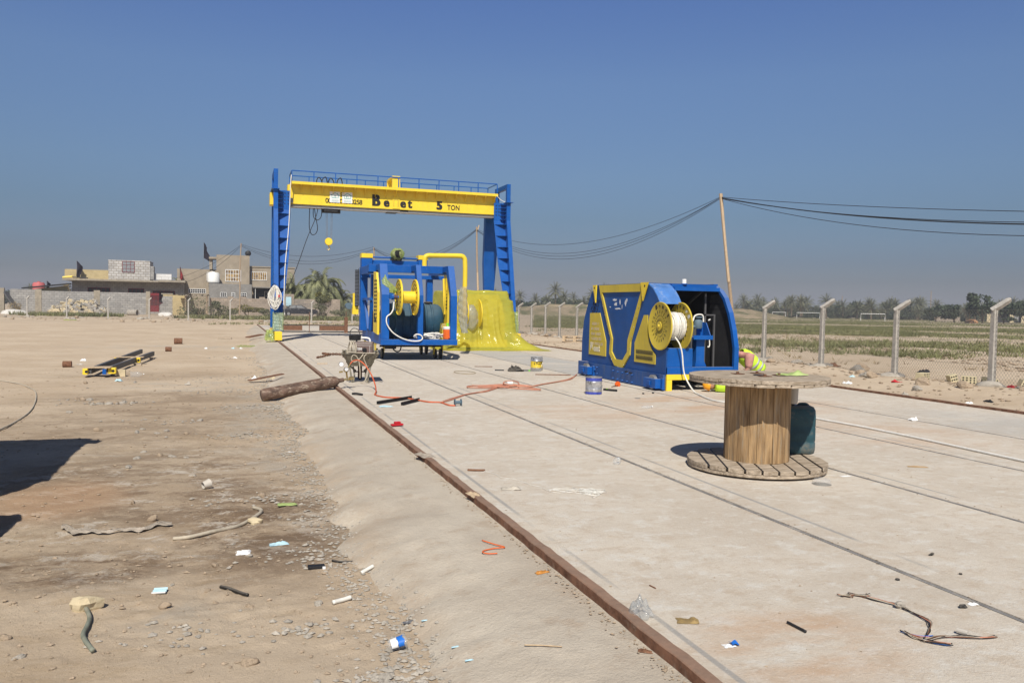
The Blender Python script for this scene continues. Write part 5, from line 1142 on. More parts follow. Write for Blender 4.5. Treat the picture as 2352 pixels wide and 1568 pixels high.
# man lying on his side with his head under the machine
w2 = thing('person', 'person in amber helmet and bright yellow vest lying on the ground under the arched machine', 'person', (10.2, 15.1, 0), world=True)
ly = lambda t, s_, z: (9.56+.93*t+.36*s_, 15.16-.34*t+.93*s_, z)
bj = {'pelvis': (ly(.78, .02, .15), (.13, .12)), 'waist': (ly(.58, .01, .15), (.13, .12)), 'chest': (ly(.32, 0, .16), (.15, .13)), 'collar': (ly(.16, 0, .16), (.11, .09)), 'neck': (ly(.08, 0, .15), .055), 'skull': (ly(.0, 0, .14), .06),
      'shr': (ly(.2, -.12, .17), .07), 'elr': (ly(.4, -.12, .06), .05), 'wrr': (ly(.62, -.1, .05), .036), 'shl': (ly(.18, .13, .2), .07), 'ell': (ly(.0, .3, .3), .05), 'wrl': (ly(-.1, .42, .3), .036),
      'hpr': (ly(.86, -.07, .13), .09), 'knr': (ly(1.22, .05, .16), .065), 'anr': (ly(1.42, .34, .06), .045), 'ftr': (ly(1.36, .44, .05), .04), 'hpl': (ly(.86, .08, .16), .09), 'knl': (ly(1.2, .2, .3), .065), 'anl': (ly(1.3, .5, .07), .045), 'ftl': (ly(1.24, .6, .05), .04)}
k = NT('lying_worker_clothing', .88); c = k.mix(k.rng(k.noise(6, 6), .35, .65), (.2, .17, .15), (.27, .23, .2)); k.bump(k.noise(14, 6, .6), .6, .03); M['worker2'] = k.done(c)
skin_body(bj, be, 'worker2', w2, 'body')
hd = head(w2, ly(-.05, 0, .14), (0, .9, .4), (-.93, .34, .2), False)
hand(w2, ly(.62, -.1, .05), (.9, -.2, 0), (0, 0, 1)); hand(w2, ly(-.11, .43, .3), (-.6, .7, .2), (0, 0, 1), -1)
U_ = Vector((-.93, .34, .05)).normalized(); F_ = Vector((0, .9, .4)); F_ = (F_-U_*F_.dot(U_)).normalized(); S_ = F_.cross(U_); c0 = Vector(ly(-.05, 0, .14))
b = MB()
for j in range(11):
    ph = math.pi*.5*j/10; rr_ = math.sin(ph); zz = math.cos(ph)
    for i in range(28):
        t = 6.283*i/28; rb = 1+.03*math.cos(t*2)+(.035 if (i % 7 == 0 and 2 < j < 9) else 0); b.v.append(tuple(c0+F_*(.125*rr_*rb*math.cos(t))+S_*(.108*rr_*rb*math.sin(t))+U_*(.03+.128*zz)))
for i in range(28): t = 6.283*i/28; k_ = 1.28 if math.cos(t) > .3 else 1.08; b.v.append(tuple(c0+F_*(.125*k_*math.cos(t))+S_*(.108*1.08*math.sin(t))+U_*.022))
for j in range(11):
    for i in range(28): b.f.append((j*28+i, (j+1)*28+i, (j+1)*28+(i+1) % 28, j*28+(i+1) % 28)); b.m.append(0)
b.build('helmet', 'helmet', w2, smooth=180, solid=.004)
d_ = Vector((.93, -.34, 0)); s_ = Vector((.34, .93, 0)); rg = []
for t, a_, b_ in ((.03, .1, .09), (.07, .17, .135), (.18, .2, .155), (.36, .205, .158), (.5, .195, .155), (.64, .185, .152), (.74, .18, .15)): rg.append((Vector(ly(t, 0, .155)), s_*a_, Vector((0, 0, b_))))
vt = vest(w2, rg); vest(vt, [(Vector(ly(t, 0, .155)), s_*.205, Vector((0, 0, .158))) for t in (.4, .46)], 'reflective_band', 'reflect')
# ------------------------------------------------------------------ wheelbarrow and its load
wb = thing('wheelbarrow', 'cement caked wheelbarrow loaded with a welding set', 'wheelbarrow', (2.6, 18.3, 0), rz=-.14)
tr0 = [(-.21, -.12, .37), (.21, -.12, .37), (.17, .42, .34), (-.17, .42, .34)]; tr1 = [(-.40, -.32, .645), (.40, -.32, .645), (.34, .72, .66), (-.34, .72, .66)]
b = MB(); b.add(tr0+tr1, [(0, 1, 2, 3), (0, 4, 5, 1), (1, 5, 6, 2), (2, 6, 7, 3), (3, 7, 4, 0)]); b.build('tray', 'barrow', wb, solid=.008)
MB().tube(tr1+[tr1[0]], .014, 8).build('rim', 'barrow', wb)
for sx_ in (-1, 1):
    MB().tube(smoothpath([(sx_*.36, -.75, .74), (sx_*.32, -.5, .64), (sx_*.25, -.15, .40), (sx_*.2, .1, .33), (sx_*.1, .75, .2)]), .019, 10).build('handle', 'barrow', wb, smooth=60)
    MB().tube(smoothpath([(sx_*.24, -.08, .42), (sx_*.2, -.1, .22), (sx_*.17, -.1, .02), (sx_*.14, -.04, .015), (sx_*.12, .02, .16), (sx_*.15, .14, .33)]), .019, 10).build('leg', 'barrow', wb, smooth=60)
    MB().box(sx_*.27-.03, sx_*.27+.03, -.17, -.12, .44, .54).build('bracket', 'rust2', wb)
wh = MB().lathe([(.1, -.04), (.155, -.048), (.17, -.03), (.17, .03), (.155, .048), (.1, .04)], (0, .78, .17), 'x', 24).build('wheel', 'rust2', wb, smooth=50); MB().cyl((-.13, .78, .17), (.13, .78, .17), .015, 8).build('axle', 'rust2', wh)
we = thing('welding_set', 'brown welding set numbered 250 sitting in the wheelbarrow', 'welder', (2.68, 18.28, .52), rz=-.2)
MB().box(-.2, .2, -.14, .3, 0, .37).build('case', 'welder', we, bevel=.012)
b = MB(); b.box(-.17, .17, -.1425, -.1405, .34, .345); b.box(-.17, .17, -.1425, -.1405, .295, .3); b.box(.13, .135, -.1425, -.1405, .02, .29); b.box(-.155, -.15, -.1425, -.1405, .1, .29); b.build('panel_line', 'white', we)
text('250', .07, (-.14, -.142, .2), (1, 0, 0), (0, 0, 1), .001, 'white', we, bold=.002)
MB().tube([(.02, -.14, .2), (.02, -.2, .19)], [.05, .035], 12).build('dial', 'dark_steel', we); MB().tube([(.03, -.14, .1), (.12, -.24, .03)], [.03, .02], 10).build('cable_socket', 'dark_steel', we)
MB().tube(smoothpath([(-.17, .1, .37), (-.15, .1, .44), (-.02, .1, .455), (.1, .1, .44), (.13, .1, .37)]), .022, 8).build('carry_handle', 'white', we, smooth=60)
b = MB()
for i in range(10): b.box(-.203, -.2, -.05+i*.03, -.035+i*.03, .08, .3)
b.build('vent_slot', 'ink', we)
b = MB()
for i in range(6): c_ = (2.36+.02*i, 18.3, .73); b.tube([(c_[0]+.03*math.sin(t+i), c_[1]+.18*math.cos(t), c_[2]+.17*math.sin(t)) for t in [6.283*q/20 for q in range(21)]], .016, 6, False)
b.tube(smoothpath([(2.3, 18.0, .68), (2.5, 17.95, .67), (2.8, 17.93, .66), (2.95, 17.97, .67), (2.7, 17.95, .64), (2.63, 17.93, .55), (2.68, 17.95, .42), (2.72, 17.95, .25), (2.66, 17.9, .08), (2.56, 17.85, .02)]), .012, 6)
b.tube(smoothpath([(2.62, 17.95, .64), (2.52, 17.93, .52), (2.42, 17.93, .47), (2.36, 17.93, .53), (2.4, 17.93, .62), (2.48, 17.93, .58), (2.53, 17.93, .45), (2.55, 17.93, .25), (2.55, 17.93, .12)]), .012, 6)
o = b.build('welding_lead', 'hose_grey', loc=(2.5, 18, .6), smooth=180); tag(o, 'dusty welding lead looped over the edge of the wheelbarrow', 'cable')
ms = thing('welding_mask', 'black welding mask lying on top of the welding set', 'mask', (2.5, 18.42, .9))
b = MB()
def fm(u, v): t = R(-105+210*u); r_ = .125+.01*v; return (r_*math.sin(t), -r_*math.cos(t)*1.1+.0, .02+.14*v*(1-.35*abs(2*u-1)))
b.sheet(fm, 20, 6); b.build('face_shield', 'black', ms, smooth=180, solid=.004)
MB().tube([(.105*math.cos(t), .02+.06*math.sin(t), .15+.11*math.sin(t)+.02) for t in [6.283*q/28 for q in range(29)]], .009, 6, False).build('headband', 'black', ms, smooth=180)
# ------------------------------------------------------------------ gas cylinder, regulator, hoses
gc = thing('gas_cylinder', 'worn brown gas cylinder lying across the rail', 'gas cylinder', (.5, 16.75, -.2), world=True)
p0, p1 = Vector((.46, 16.6, -.075)), Vector((1.99, 16.92, .165)); d = (p1-p0).normalized(); L = (p1-p0).length
b = MB(); pr_ = [(.0, .06), (.012, .1), (.03, .117), (.06, .12), (L-.22, .12), (L-.16, .117), (L-.1, .105), (L-.05, .085), (L-.01, .05), (L, .045)]
b.tube([p0+d*t for t, _ in pr_], [r_ for _, r_ in pr_], 36); b.build('shell', 'gas', gc, smooth=50)
q = MB().tube([p0+d*(L-.01), p0+d*(L+.09)], [.042, .042], 20).build('neck_ring', 'gas', gc, smooth=50)
vb = p0+d*(L+.12); b = MB(); b.tube([p0+d*(L+.09), p0+d*(L+.26)], [.02, .016], 10); b.tube([vb+Vector((.05, -.05, .0)), vb+Vector((.05, -.16, .01))], .016, 8); b.cyl(vb+Vector((.09, 0, .02)), vb+Vector((.17, .03, .03)), .035, 12); b.build('valve', 'brass', gc)
rg_ = thing('regulator', 'brass regulator with two round gauges on the cylinder valve', 'regulator', (2.12, 16.9, .2), world=True)
b = MB(); b.tube([(2.15, 16.94, .22), (2.13, 16.9, .33)], .018, 8); b.lathe([(.01, -.03), (.05, -.03), (.055, 0), (.05, .03), (.01, .03)], (2.12, 16.88, .385), 'y', 18); b.tube([(2.05, 16.88, .35), (1.98, 16.87, .34)], .018, 8); b.tube([(2.15, 16.88, .42), (2.2, 16.88, .5)], .012, 8); b.build('body', 'brass', rg_, smooth=50)
for c_, r_ in (((2.02, 16.86, .5), .05), ((2.12, 16.845, .4), .042)):
    gq = MB().lathe([(.01, .03), (r_, .025), (r_, -.015), (r_*.9, -.02)], c_, 'y', 22, caps=False).build('gauge', 'steel', rg_, smooth=40); MB().lathe([(.001, -.017), (r_*.9, -.017)], c_, 'y', 22, caps=False).build('dial_face', 'glass_face', gq)
b = MB(); b.tube(smoothpath([(2.2, 16.88, .5), (2.26, 16.9, .56), (2.38, 16.95, .57), (2.5, 16.9, .48), (2.6, 16.7, .3), (2.62, 16.3, .12), (2.57, 15.9, .03), (2.5, 15.55, .014), (2.62, 15.1, .014), (2.92, 14.94, .014), (3.08, 14.6, .014), (3.23, 14.25, .014), (3.42, 14.13, .014), (3.47, 13.72, .014), (3.56, 13.64, .014)]), .0135, 8)
o = b.build('gas_hose', 'orange_hose', loc=(2.6, 15.5, 0), smooth=180); tag(o, 'bright orange gas hose arching down from the regulator', 'hose')
b = MB(); path = [(3.44, 14.14), (3.67, 14.48), (4.14, 15.21), (4.43, 15.55), (4.78, 15.86), (5.29, 16.61), (5.6, 16.75), (5.95, 16.77), (6.06, 16.68), (6.5, 17.17), (7.05, 17.68), (7.56, 18.24), (8.06, 19.08), (8.3, 19.55)]
for sg in (-1, 1):
    b.tube(smoothpath([(x+.012*sg*math.cos(i*1.9), y+.025*sg*math.sin(i*1.9), .016+.004*sg) for i, (x, y) in enumerate(path)], 8), .0125, 7)
b.tube(smoothpath([(5.45, 16.45, .03), (5.0, 16.42, .03), (4.65, 16.5, .03), (4.62, 16.72, .03), (4.85, 16.85, .03), (5.3, 16.72, .04), (5.7, 16.4, .04), (5.95, 15.95, .03), (5.85, 15.85, .03), (5.5, 16.05, .04), (5.2, 16.4, .05), (4.9, 16.62, .05), (4.72, 16.7, .05)]), .014, 7)
b.tube(smoothpath([(5.0, 16.75, .04), (5.5, 16.75, .06), (5.85, 16.6, .05), (6.02, 16.45, .04), (5.9, 16.38, .05), (5.55, 16.5, .06), (5.4, 16.65, .09), (5.5, 16.8, .12), (5.65, 16.75, .13), (5.72, 16.6, .1), (5.6, 16.45, .06), (5.2, 16.5, .05), (4.8, 16.55, .05)]), .014, 7)
o = b.build('extension_cable', 'pink_cable', loc=(5.5, 16.5, 0), smooth=180); tag(o, 'dusty red cable looped in a flat coil and running to the arched machine', 'cable')
o = MB().cyl((5.5, 16.72, .09), (5.62, 16.72, .09), .035, 12).build('cable_connector', 'white', loc=(5.56, 16.72, .05)); tag(o, 'white connector lying inside the red cable coil', 'connector')
o = MB().lathe([(.02, -.06), (.06, -.06), (.062, -.05), (.03, -.045), (.03, .045), (.062, .05), (.06, .06), (.02, .06)], (3.62, 13.68, .062), 'x', 20).build('bobbin', 'plastic_grey', loc=(3.62, 13.68, 0), smooth=40); tag(o, 'small grey bobbin at the end of the orange hose', 'bobbin')
# ------------------------------------------------------------------ fences
def fence(path, label, name_seed, mesh_h=1.78, arm=(0, 0), foot=True, extra=()):
    x0, y0 = path[0]; f = thing('mesh_fence', label, 'fence', (x0, y0, gzf(x0, y0)), world=True); rn = random.Random(name_seed); zs = []
    proto = None
    for i, (x, y) in enumerate(path):
        z = gzf(x, y); zs.append(z); ln = rn.uniform(-.015, .015)
        b = MB(); A = Vector((arm[0], arm[1], 0)); w_ = .064
        b.add([(x-w_, y-w_, z-.3), (x+w_, y-w_, z-.3), (x+w_, y+w_, z-.3), (x-w_, y+w_, z-.3), (x-w_*.8+ln, y-w_*.8, z+1.8), (x+w_*.8+ln, y-w_*.8, z+1.8), (x+w_*.8+ln, y+w_*.8, z+1.8), (x-w_*.8+ln, y+w_*.8, z+1.8)], [(0, 3, 2, 1), (0, 1, 5, 4), (1, 2, 6, 5), (2, 3, 7, 6), (3, 0, 4, 7), (4, 5, 6, 7)])
        p = Vector((x+ln, y, z+1.78)); pts_ = [p-A*.05-Vector((0, 0, .03)), p+A*.14+Vector((0, 0, .11)), p+A*.26+Vector((0, 0, .2)), p+A*.31+Vector((0, 0, .235)), p+A*.325+Vector((0, 0, .24))]
        b.tube(pts_, [.076, .072, .066, .05, .03], 4)
        b.build('post', 'concrete_post', f)
        if foot: b = MB(); b.blob((x, y, z-.02), (.34, .3, .13), i+3, .25, 12, 6); b.build('footing', 'rock_grey', f, smooth=60)
    b = MB(); pth = list(path)+list(extra); zz = zs+[gzf(*e) for e in extra]; sp_ = .085
    for (xa, ya), (xb, yb), za, zb in zip(pth, pth[1:], zz, zz[1:]):
        L = math.hypot(xb-xa, yb-ya); P = lambda s_, h: (xa+(xb-xa)*s_/L, ya+(yb-ya)*s_/L, za+(zb-za)*s_/L+h); n_ = int(L/sp_)
        for sg in (1, -1):
            for i in range(-int(mesh_h/sp_*.8), n_+int(mesh_h/sp_*.8)):
                s0 = i*sp_; s1 = s0+sg*mesh_h*.8; h0, h1 = .03, mesh_h
                lo, hi = (s0, s1)
                def clip(sv): return (sv-s0)/(s1-s0)
                t0, t1 = 0., 1.
                for bound in (0, L):
                    t = clip(bound)
                    if 0 < t < 1:
                        inside0 = 0 <= s0 <= L
                        if inside0: t1 = min(t1, t)
                        else: t0 = max(t0, t)
                m_ = s0+(s1-s0)*(t0+t1)/2
                if not (0 <= m_ <= L) or t1-t0 < .02: continue
                b.tube([P(s0+(s1-s0)*t0, h0+(h1-h0)*t0), P(s0+(s1-s0)*t1, h0+(h1-h0)*t1)], .0026, 3, False)
        for h in (.5, 1.05, mesh_h): b.tube([P(L*q/6, h-.02*math.sin(math.pi*q/6)) for q in range(7)], .0034, 3, False)
    b.build('wire_mesh', 'wire', f); return f
rp_ = [(16.58+(y-14.6)*.04, y) for y in (11.5, 14.56, 17.66, 20.74, 23.8, 26.9, 29.9, 32.9, 35.9, 38.8, 41.7, 44.5, 47.1, 49.9, 52.8, 55.7, 58.6, 61.5)]
fence(rp_, 'wire mesh fence on cranked concrete posts beside the open green field', 5, arm=(.75, -.66), extra=[(18.55, 64.5)])
bp_ = [(-25.4, 88.5), (-21.8, 87.3), (-18.16, 86.0), (-14.77, 85.2), (-11.08, 83.4), (-7.43, 81.2), (-4.0, 78.6), (-.49, 77.0), (3.0, 77.2), (6.56, 77.6), (10.09, 76.4), (13.4, 73.5), (16.2, 70)]
fence(bp_, 'wire mesh fence on concrete posts along the road before the village', 6, arm=(.6, .2))
# ------------------------------------------------------------------ power poles and lines
def pole(base, top, r0, r1, label, splint=None):
    b = MB(); A, B = Vector(base), Vector(top); pts_ = [A+(B-A)*t+Vector((.03*math.sin(7*t), .02*math.sin(5*t), 0)) for t in [i/8 for i in range(9)]]; b.tube(pts_, [r0+(r1-r0)*i/8 for i in range(9)], 10)
    o = b.build('power_pole', 'pole_wood', loc=base, smooth=60); tag(o, label, 'pole', None)
    if splint:
        q = MB(); q.bar(A+(B-A)*splint[0]+Vector((-.07, -.05, 0)), A+(B-A)*splint[1]+Vector((-.05, -.05, 0)), .13, .09); q.build('splint_board', 'wood_pale', o)
    return o
pole((25.6, 38.5, -.1), (24.45, 38.5, 7.95), .1, .07, 'tall leaning wooden pole behind the arched machine', (.42, 1.0))
pole((20.35, 70, -.1), (19.95, 70, 8.7), .1, .07, 'wooden pole with two prongs at its top seen through the gantry', (.05, .55))
q = bpy.data.objects['power_pole.001']; MB().bar((20.04, 69.95, 8.4), (20.16, 69.95, 8.85), .08).build('prong', 'wood_pale', q)
pole((14.8, 92, 0), (14.45, 92, 8.1), .1, .07, 'wooden pole behind the open blue frame with tank')
pole((.35, 97, 0), (.5, 97, 8.3), .09, .06, 'thin wooden pole in front of the beige house')
def cable(p, q, sag, r_, jitter=0.):
    p, q = Vector(p), Vector(q); n_ = 36; return [p+(q-p)*t-Vector((0, 0, sag*4*t*(1-t))) for t in [i/n_ for i in range(n_+1)]]
T1, T2, T3, T4, T5 = (24.45, 38.5, 7.75), (19.95, 70, 8.45), (14.45, 92, 7.95), (.5, 97, 8.1), (30.2, -1.5, 5.0)
def line(lab, spans, rad=.014):
    b = MB()
    for p, q, s_ in spans: b.tube(cable(p, q, s_, rad), rad, 5, False)
    o = b.build('power_line', 'black_cable', loc=spans[0][0], smooth=180); tag(o, lab, 'power line')
def off(p, a, c): return (p[0]+a, p[1], p[2]+c)
line('bundle of sagging power cables from the leaning pole towards the field side', [(T1, T5, 1.69), (off(T1, 0, -.05), off(T5, 0, .15), 1.66), (off(T1, 0, .02), off(T5, .1, -1.33), .68), (off(T1, 0, -.05), off(T5, 0, 1.2), 2.6), (off(T1, .05, -.02), off(T5, .1, .05), 1.72)], .014)
line('sagging power cables between the leaning pole and the pole seen through the gantry', [(T1, T2, 2.7), (off(T1, 0, -.05), off(T2, 0, -.05), 2.85), (off(T1, 0, .03), off(T2, .05, .05), 1.9), (off(T1, 0, 0), off(T2, .03, 0), 2.5)], .013)
line('power cables sagging low over the roof of the open blue frame machine', [(T2, T3, 1.9), (off(T2, 0, .05), off(T3, 0, .1), 1.7), (off(T2, 0, -.06), off(T3, 0, -.04), 2.0)], .017)
line('power cables running above the date palms by the block wall', [(T3, T4, 1.6), (off(T3, 0, .2), off(T4, 0, .1), 1.2), (off(T3, 0, -.1), off(T4, 0, -.1), 1.8)], .017)
line('power cable from the thin pole to the beige house wall', [(T4, (-7.0, 110, 4.6), .5), (off(T4, 0, -.1), (-6, 112, 4.2), .6)], .017)
# ------------------------------------------------------------------ village behind the road
def VX(x, y): return x*y/115.
def VZ(z, y): return 1.7+(z-1.7)*y/115.
M['grey_blocks'] = brickmat('grey_block_wall', (.40, .385, .36), (.30, .29, .275), (.2, .19, .18), .55, .28, msize=.02)
M['patch_blocks'] = brickmat('pale_block_wall', (.56, .54, .51), (.40, .385, .365), (.28, .24, .19), .6, .33, msize=.03, bias=-.2)
M['brown_blocks'] = brickmat('brown_block_wall', (.40, .33, .265), (.31, .255, .2), (.22, .18, .14), .5, .27, msize=.018)
M['checker_blocks'] = brickmat('checkered_block_wall', (.42, .35, .28), (.25, .22, .19), (.24, .2, .16), .52, .30, msize=.015)
M['yellow_bricks'] = brickmat('yellow_brick_wall', (.60, .48, .24), (.52, .40, .19), (.42, .36, .25), .3, .1, msize=.012)
M['white_blocks'] = brickmat('white_block_wall', (.74, .73, .71), (.66, .65, .63), (.4, .39, .38), .9, .36, msize=.015)
Y0 = 115.
# boundary wall with piers
t = thing('block_wall', 'long grey concrete block wall with piers in front of the low house', 'wall', (-18, Y0, 0), world=True)
b = MB(); b.box(-22.9, -10.55, Y0, Y0+.2, -.3, 2.74); b.box(-26.2, -23.4, Y0+.4, Y0+.6, -.3, 2.9); b.build('wall', 'grey_blocks', t)
for x0, x1 in ((-23.4, -22.7), (-16.9, -16.2), (-10.9, -10.4)): MB().box(x0, x1, Y0-.05, Y0+.3, -.3, 2.95).build('pier', 'slab', t)
t = thing('concrete_gateway', 'slanting concrete slabs and pier at the open end of the grey block wall', 'gateway', (-27, Y0, 0), world=True)
MB().box(-27.5, -26.7, Y0-.2, Y0+.2, -.2, 3.0).build('pier', 'slab', t); b = MB(); b.bar((-29.4, Y0, -.1), (-27.3, Y0, 2.9), .5, .3); b.build('brace_slab', 'slab', t); b = MB(); b.bar((-25.0, Y0-.3, -.1), (-26.6, Y0+.2, 2.5), .9, .15); b.build('leaning_slab', 'inside_grey', t)
# low grey house
YA = 121.
h = thing('village_house', 'low grey block house with flat overhanging roof and a pale block upper room', 'house', (VX(-14, YA), YA, 0), world=True)
xa, xb = VX(-19.7, YA), VX(-6.5, YA)
MB().box(xa, xb, YA+2.2, YA+8, -.2, 4.25).build('wall', 'grey_blocks', h)
rf = MB().box(xa-.7, VX(-9.4, YA), YA-.3, YA+8.4, 4.255, 4.5).build('roof', 'slab', h); MB().box(VX(-9.4, YA)+.02, xb+.3, YA-.3, YA+8.4, 4.3, 4.6).build('roof', 'slab', h)
up_ = MB(); up_.box(VX(-15.29, YA), VX(-10.45, YA), YA+.4, YA+5, 4.51, 7.1); up_.build('upper_room', 'patch_blocks', h); b = MB(); b.box(VX(-10.44, YA), VX(-10.0, YA), YA+.5, YA+2, 4.61, 6.4); b.build('block_stub', 'grey_blocks', h)
b = MB(); b.box(VX(-20.4, YA), VX(-15.3, YA), YA+1.5, YA+5, 4.51, 5.75); b.build('parapet', 'yellow_bricks', h)
MB().box(VX(-9.95, YA), VX(-7.95, YA), YA+1.2, YA+2, 4.61, 5.45).build('parapet', 'white_blocks', h)
def window(p, x0, x1, z0, z1, y, nx, nz, fm='winframe', gm='darkglass', w_=.07, trans=None):
    b = MB(); b.box(x0, x1, y-.06, y, z0, z0+w_); b.box(x0, x1, y-.06, y, z1-w_, z1); b.box(x0, x0+w_, y-.058, y, z0+w_, z1-w_); b.box(x1-w_, x1, y-.058, y, z0+w_, z1-w_)
    for i in range(1, nx): x = x0+(x1-x0)*i/nx; b.box(x-w_*.35, x+w_*.35, y-.05, y, z0+w_, z1-w_)
    for i in range(1, nz): z = z0+(z1-z0)*i/nz; b.box(x0+w_, x1-w_, y-.045, y, z-w_*.35, z+w_*.35)
    f_ = b.build('window', fm, p); MB().box(x0+w_, x1-w_, y-.03, y-.005, z0+w_, z1-w_).build('pane', gm, f_); return f_
window(h, VX(-13.7, YA), VX(-12.25, YA), 5.5, 6.98, YA+.395, 3, 3, 'maroon', 'greyglass', .06)
window(h, VX(-17.9, YA), VX(-15.3, YA), 2.2, 3.4, YA+2.19, 5, 2, 'maroon', 'inside')
window(h, VX(-13.2, YA), VX(-11.3, YA), 2.2, 3.4, YA+2.19, 4, 2, 'maroon', 'inside')
window(h, VX(-10.3, YA), VX(-7.6, YA), .6, 3.15, YA+2.19, 6, 3, 'maroon', 'inside')
b = MB()
for i in range(5): b.cyl((VX(-20.5, YA)+.0, YA+.6+i*.12, 4.6+.09*(i % 2)), (VX(-19.4, YA), YA+.6+i*.12, 4.75+.06*(i % 2)), .07, 7)
o = b.build('timber_bundle', 'yellow', loc=(VX(-20, YA), YA+.8, 4.55)); tag(o, 'bundle of yellow painted timber ends on the low house roof edge', 'timber')
b = MB()
for i in range(5): b.cyl((VX(-19.35, YA), YA+.6+i*.12, 4.68), (VX(-17.7, YA), YA+.6+i*.12, 4.62), .07, 7)
o = b.build('pipe_bundle', 'dark_steel', loc=(VX(-18.5, YA), YA+.8, 4.55)); tag(o, 'bundle of dark pipes lying on the low house roof', 'pipes')
def bar_obj(nm, lab, cat, p, q, w_, m, wz=None):
    o = MB().bar(p, q, w_, wz).build(nm, m, loc=p); tag(o, lab, cat); return o
t = thing('lean_to_shed', 'lean-to with a sloping black roof edge and yellow brick wall beside the low house', 'shed', (-22, 119, 0), world=True)
b = MB(); b.bar((-25.4, 118, 3.05), (-20.0, 118, 3.75), 1.2, .14); b.build('roof', 'dark_steel', t); MB().prism([(-24, -.2), (-20.4, -.2), (-20.4, 3.5), (-24, 3.0)], 'y', 118.3, 118.6).build('wall', 'yellow_bricks', t)
def tank(lab, c, r_, L, m, axis='z'):
    o = MB().lathe([(.02, 0), (r_*.8, .02), (r_, r_*.25), (r_, L-r_*.3), (r_*.8, L-.05*r_), (.25*r_, L), (.25*r_, L+.1), (.02, L+.1)], c, axis, 20).build('roof_tank', m, loc=c, smooth=40); tag(o, lab, 'water tank')
tank('faded red water tank behind the sloping lean-to roof', (-24.2, 121, 2.6), .72, 1.3, 'red_tank')
# red gate and its wall
g_ = thing('steel_gate', 'maroon steel gate leaf between grey wall and broken pier', 'gate', (-9.7, Y0, .2), world=True)
b = MB(); b.box(-10.38, -9.35, Y0, Y0+.06, .35, 1.15); b.box(-10.38, -9.35, Y0, Y0+.06, 2.45, 2.75)
for i in range(7): x = -10.38+i*.157; b.box(x, x+.07, Y0, Y0+.05, 1.155, 2.445)
b.build('gate_leaf', 'maroon', g_); MB().box(-10.38, -9.35, Y0+.08, Y0+.1, .4, 2.7).build('gate_backing', 'inside', g_)
t = thing('broken_pier', 'broken grey block pier with yellow bricks on top beside the maroon gate', 'wall', (-8.5, Y0, 0), world=True)
b = MB(); b.prism([(-9.3, -.2), (-7.75, -.2), (-7.75, 2.4), (-8.9, 2.4), (-9.05, 1.9), (-8.9, 1.5), (-9.3, 1.2)], 'y', Y0+.1, Y0+.35); b.build('blocks', 'grey_blocks', t); b = MB(); b.box(-8.9, -7.76, Y0+.1, Y0+.35, 2.405, 2.6); b.build('brick_course', 'yellow_bricks', t); b = MB(); b.box(-9.1, -7.7, Y0+.05, Y0+.45, 2.605, 2.75); b.build('cap_slab', 'slab', t)
o = MB().box(-7.74, -6.3, Y0-.1, Y0+.5, -.2, 2.55).build('brick_pier', 'yellow_bricks', loc=(-7, Y0, 0)); tag(o, 'square yellow brick pier beside the broken grey pier', 'wall')
t = thing('straw_shelter', 'open shelter with a ragged flat roof on wooden posts', 'shelter', (-4.5, 112.5, 0), world=True)
b = MB(); b.box(-6.9, -3.2, 111.5, 114.5, 2.5, 2.62)
rn = random.Random(4)
for i in range(34): x = rn.uniform(-6.9, -3.2); b.bar((x, 111.3, 2.56), (x+rn.uniform(-.5, .5), 111.3, 2.55+rn.uniform(-.12, .12)), .1)
b.build('roof', 'slab', t)
for x in (-6.0, -3.5): MB().cyl((x, 111.6, -.2), (x, 111.6, 2.49), .1, 8).build('post', 'pole_wood', t)
# beige two storey house
YB = 124.
h = thing('village_house', 'beige rendered two storey house with white barred windows', 'house', (0, YB, 0), world=True)
bx = lambda x: VX(x, YB); bz = lambda z: VZ(z, YB)
b = MB(); b.box(bx(-7.26), bx(-2.44), YB+1, YB+9, -.2, bz(6.0)); b.build('wall', 'petrol_plaster', h)
tw = MB().box(bx(-2.43), bx(1.68), YB-.6, YB+8, -.2, bz(7.9)).build('tower', 'petrol_plaster', h); b = MB(); b.box(bx(-3.35), bx(-2.0), YB-.4, YB+3, bz(7.35), bz(7.6)); b.box(bx(-3.3), bx(-2.95), YB, YB+3, bz(6.0), bz(7.345)); b.build('cornice', 'petrol_plaster', h)
b = MB(); b.box(bx(1.69), bx(7.5), YB+.6, YB+8, -.2, bz(6.45)); b.box(bx(1.69), bx(7.6), YB+.5, YB+8.1, bz(6.455), bz(6.6)); b.build('wing', 'petrol_plaster', h)
b = MB(); b.box(bx(-3.3), bx(1.95), YB-2.6, YB-.62, -.2, bz(4.1)); b.build('annexe', 'grey_render', h)
window(h, bx(-1.32), bx(.62), bz(4.45), bz(6.02), YB-.605, 6, 3, 'winframe', 'curtain', .08)
window(h, bx(1.95), bx(3.9), bz(4.75), bz(5.85), YB+.595, 7, 1, 'winframe', 'curtain', .07)
window(h, bx(-5.9), bx(-3.75), bz(2.85), bz(3.45), YB+.995, 8, 2, 'winframe', 'darkglass', .06)
for x0, x1 in ((-1.9, -1.15), (-.55, -.1), (.6, 1.3)): window(h, bx(x0), bx(x1), bz(2.45), bz(3.0), YB-2.605, 3, 2, 'winframe', 'darkglass', .05)
b = MB(); b.box(bx(1.96), bx(5.2), YB-2.2, YB+.59, bz(3.7), bz(3.82)); b.build('canopy', 'grey_render', h); b = MB(); b.cyl((bx(2.4), YB-2, bz(2.2)), (bx(2.4), YB-2, bz(3.69)), .04, 8); b.cyl((bx(2.4), YB-2, bz(2.25)), (bx(5.0), YB-2, bz(2.25)), .04, 8); b.build('canopy_rail', 'winframe', h)
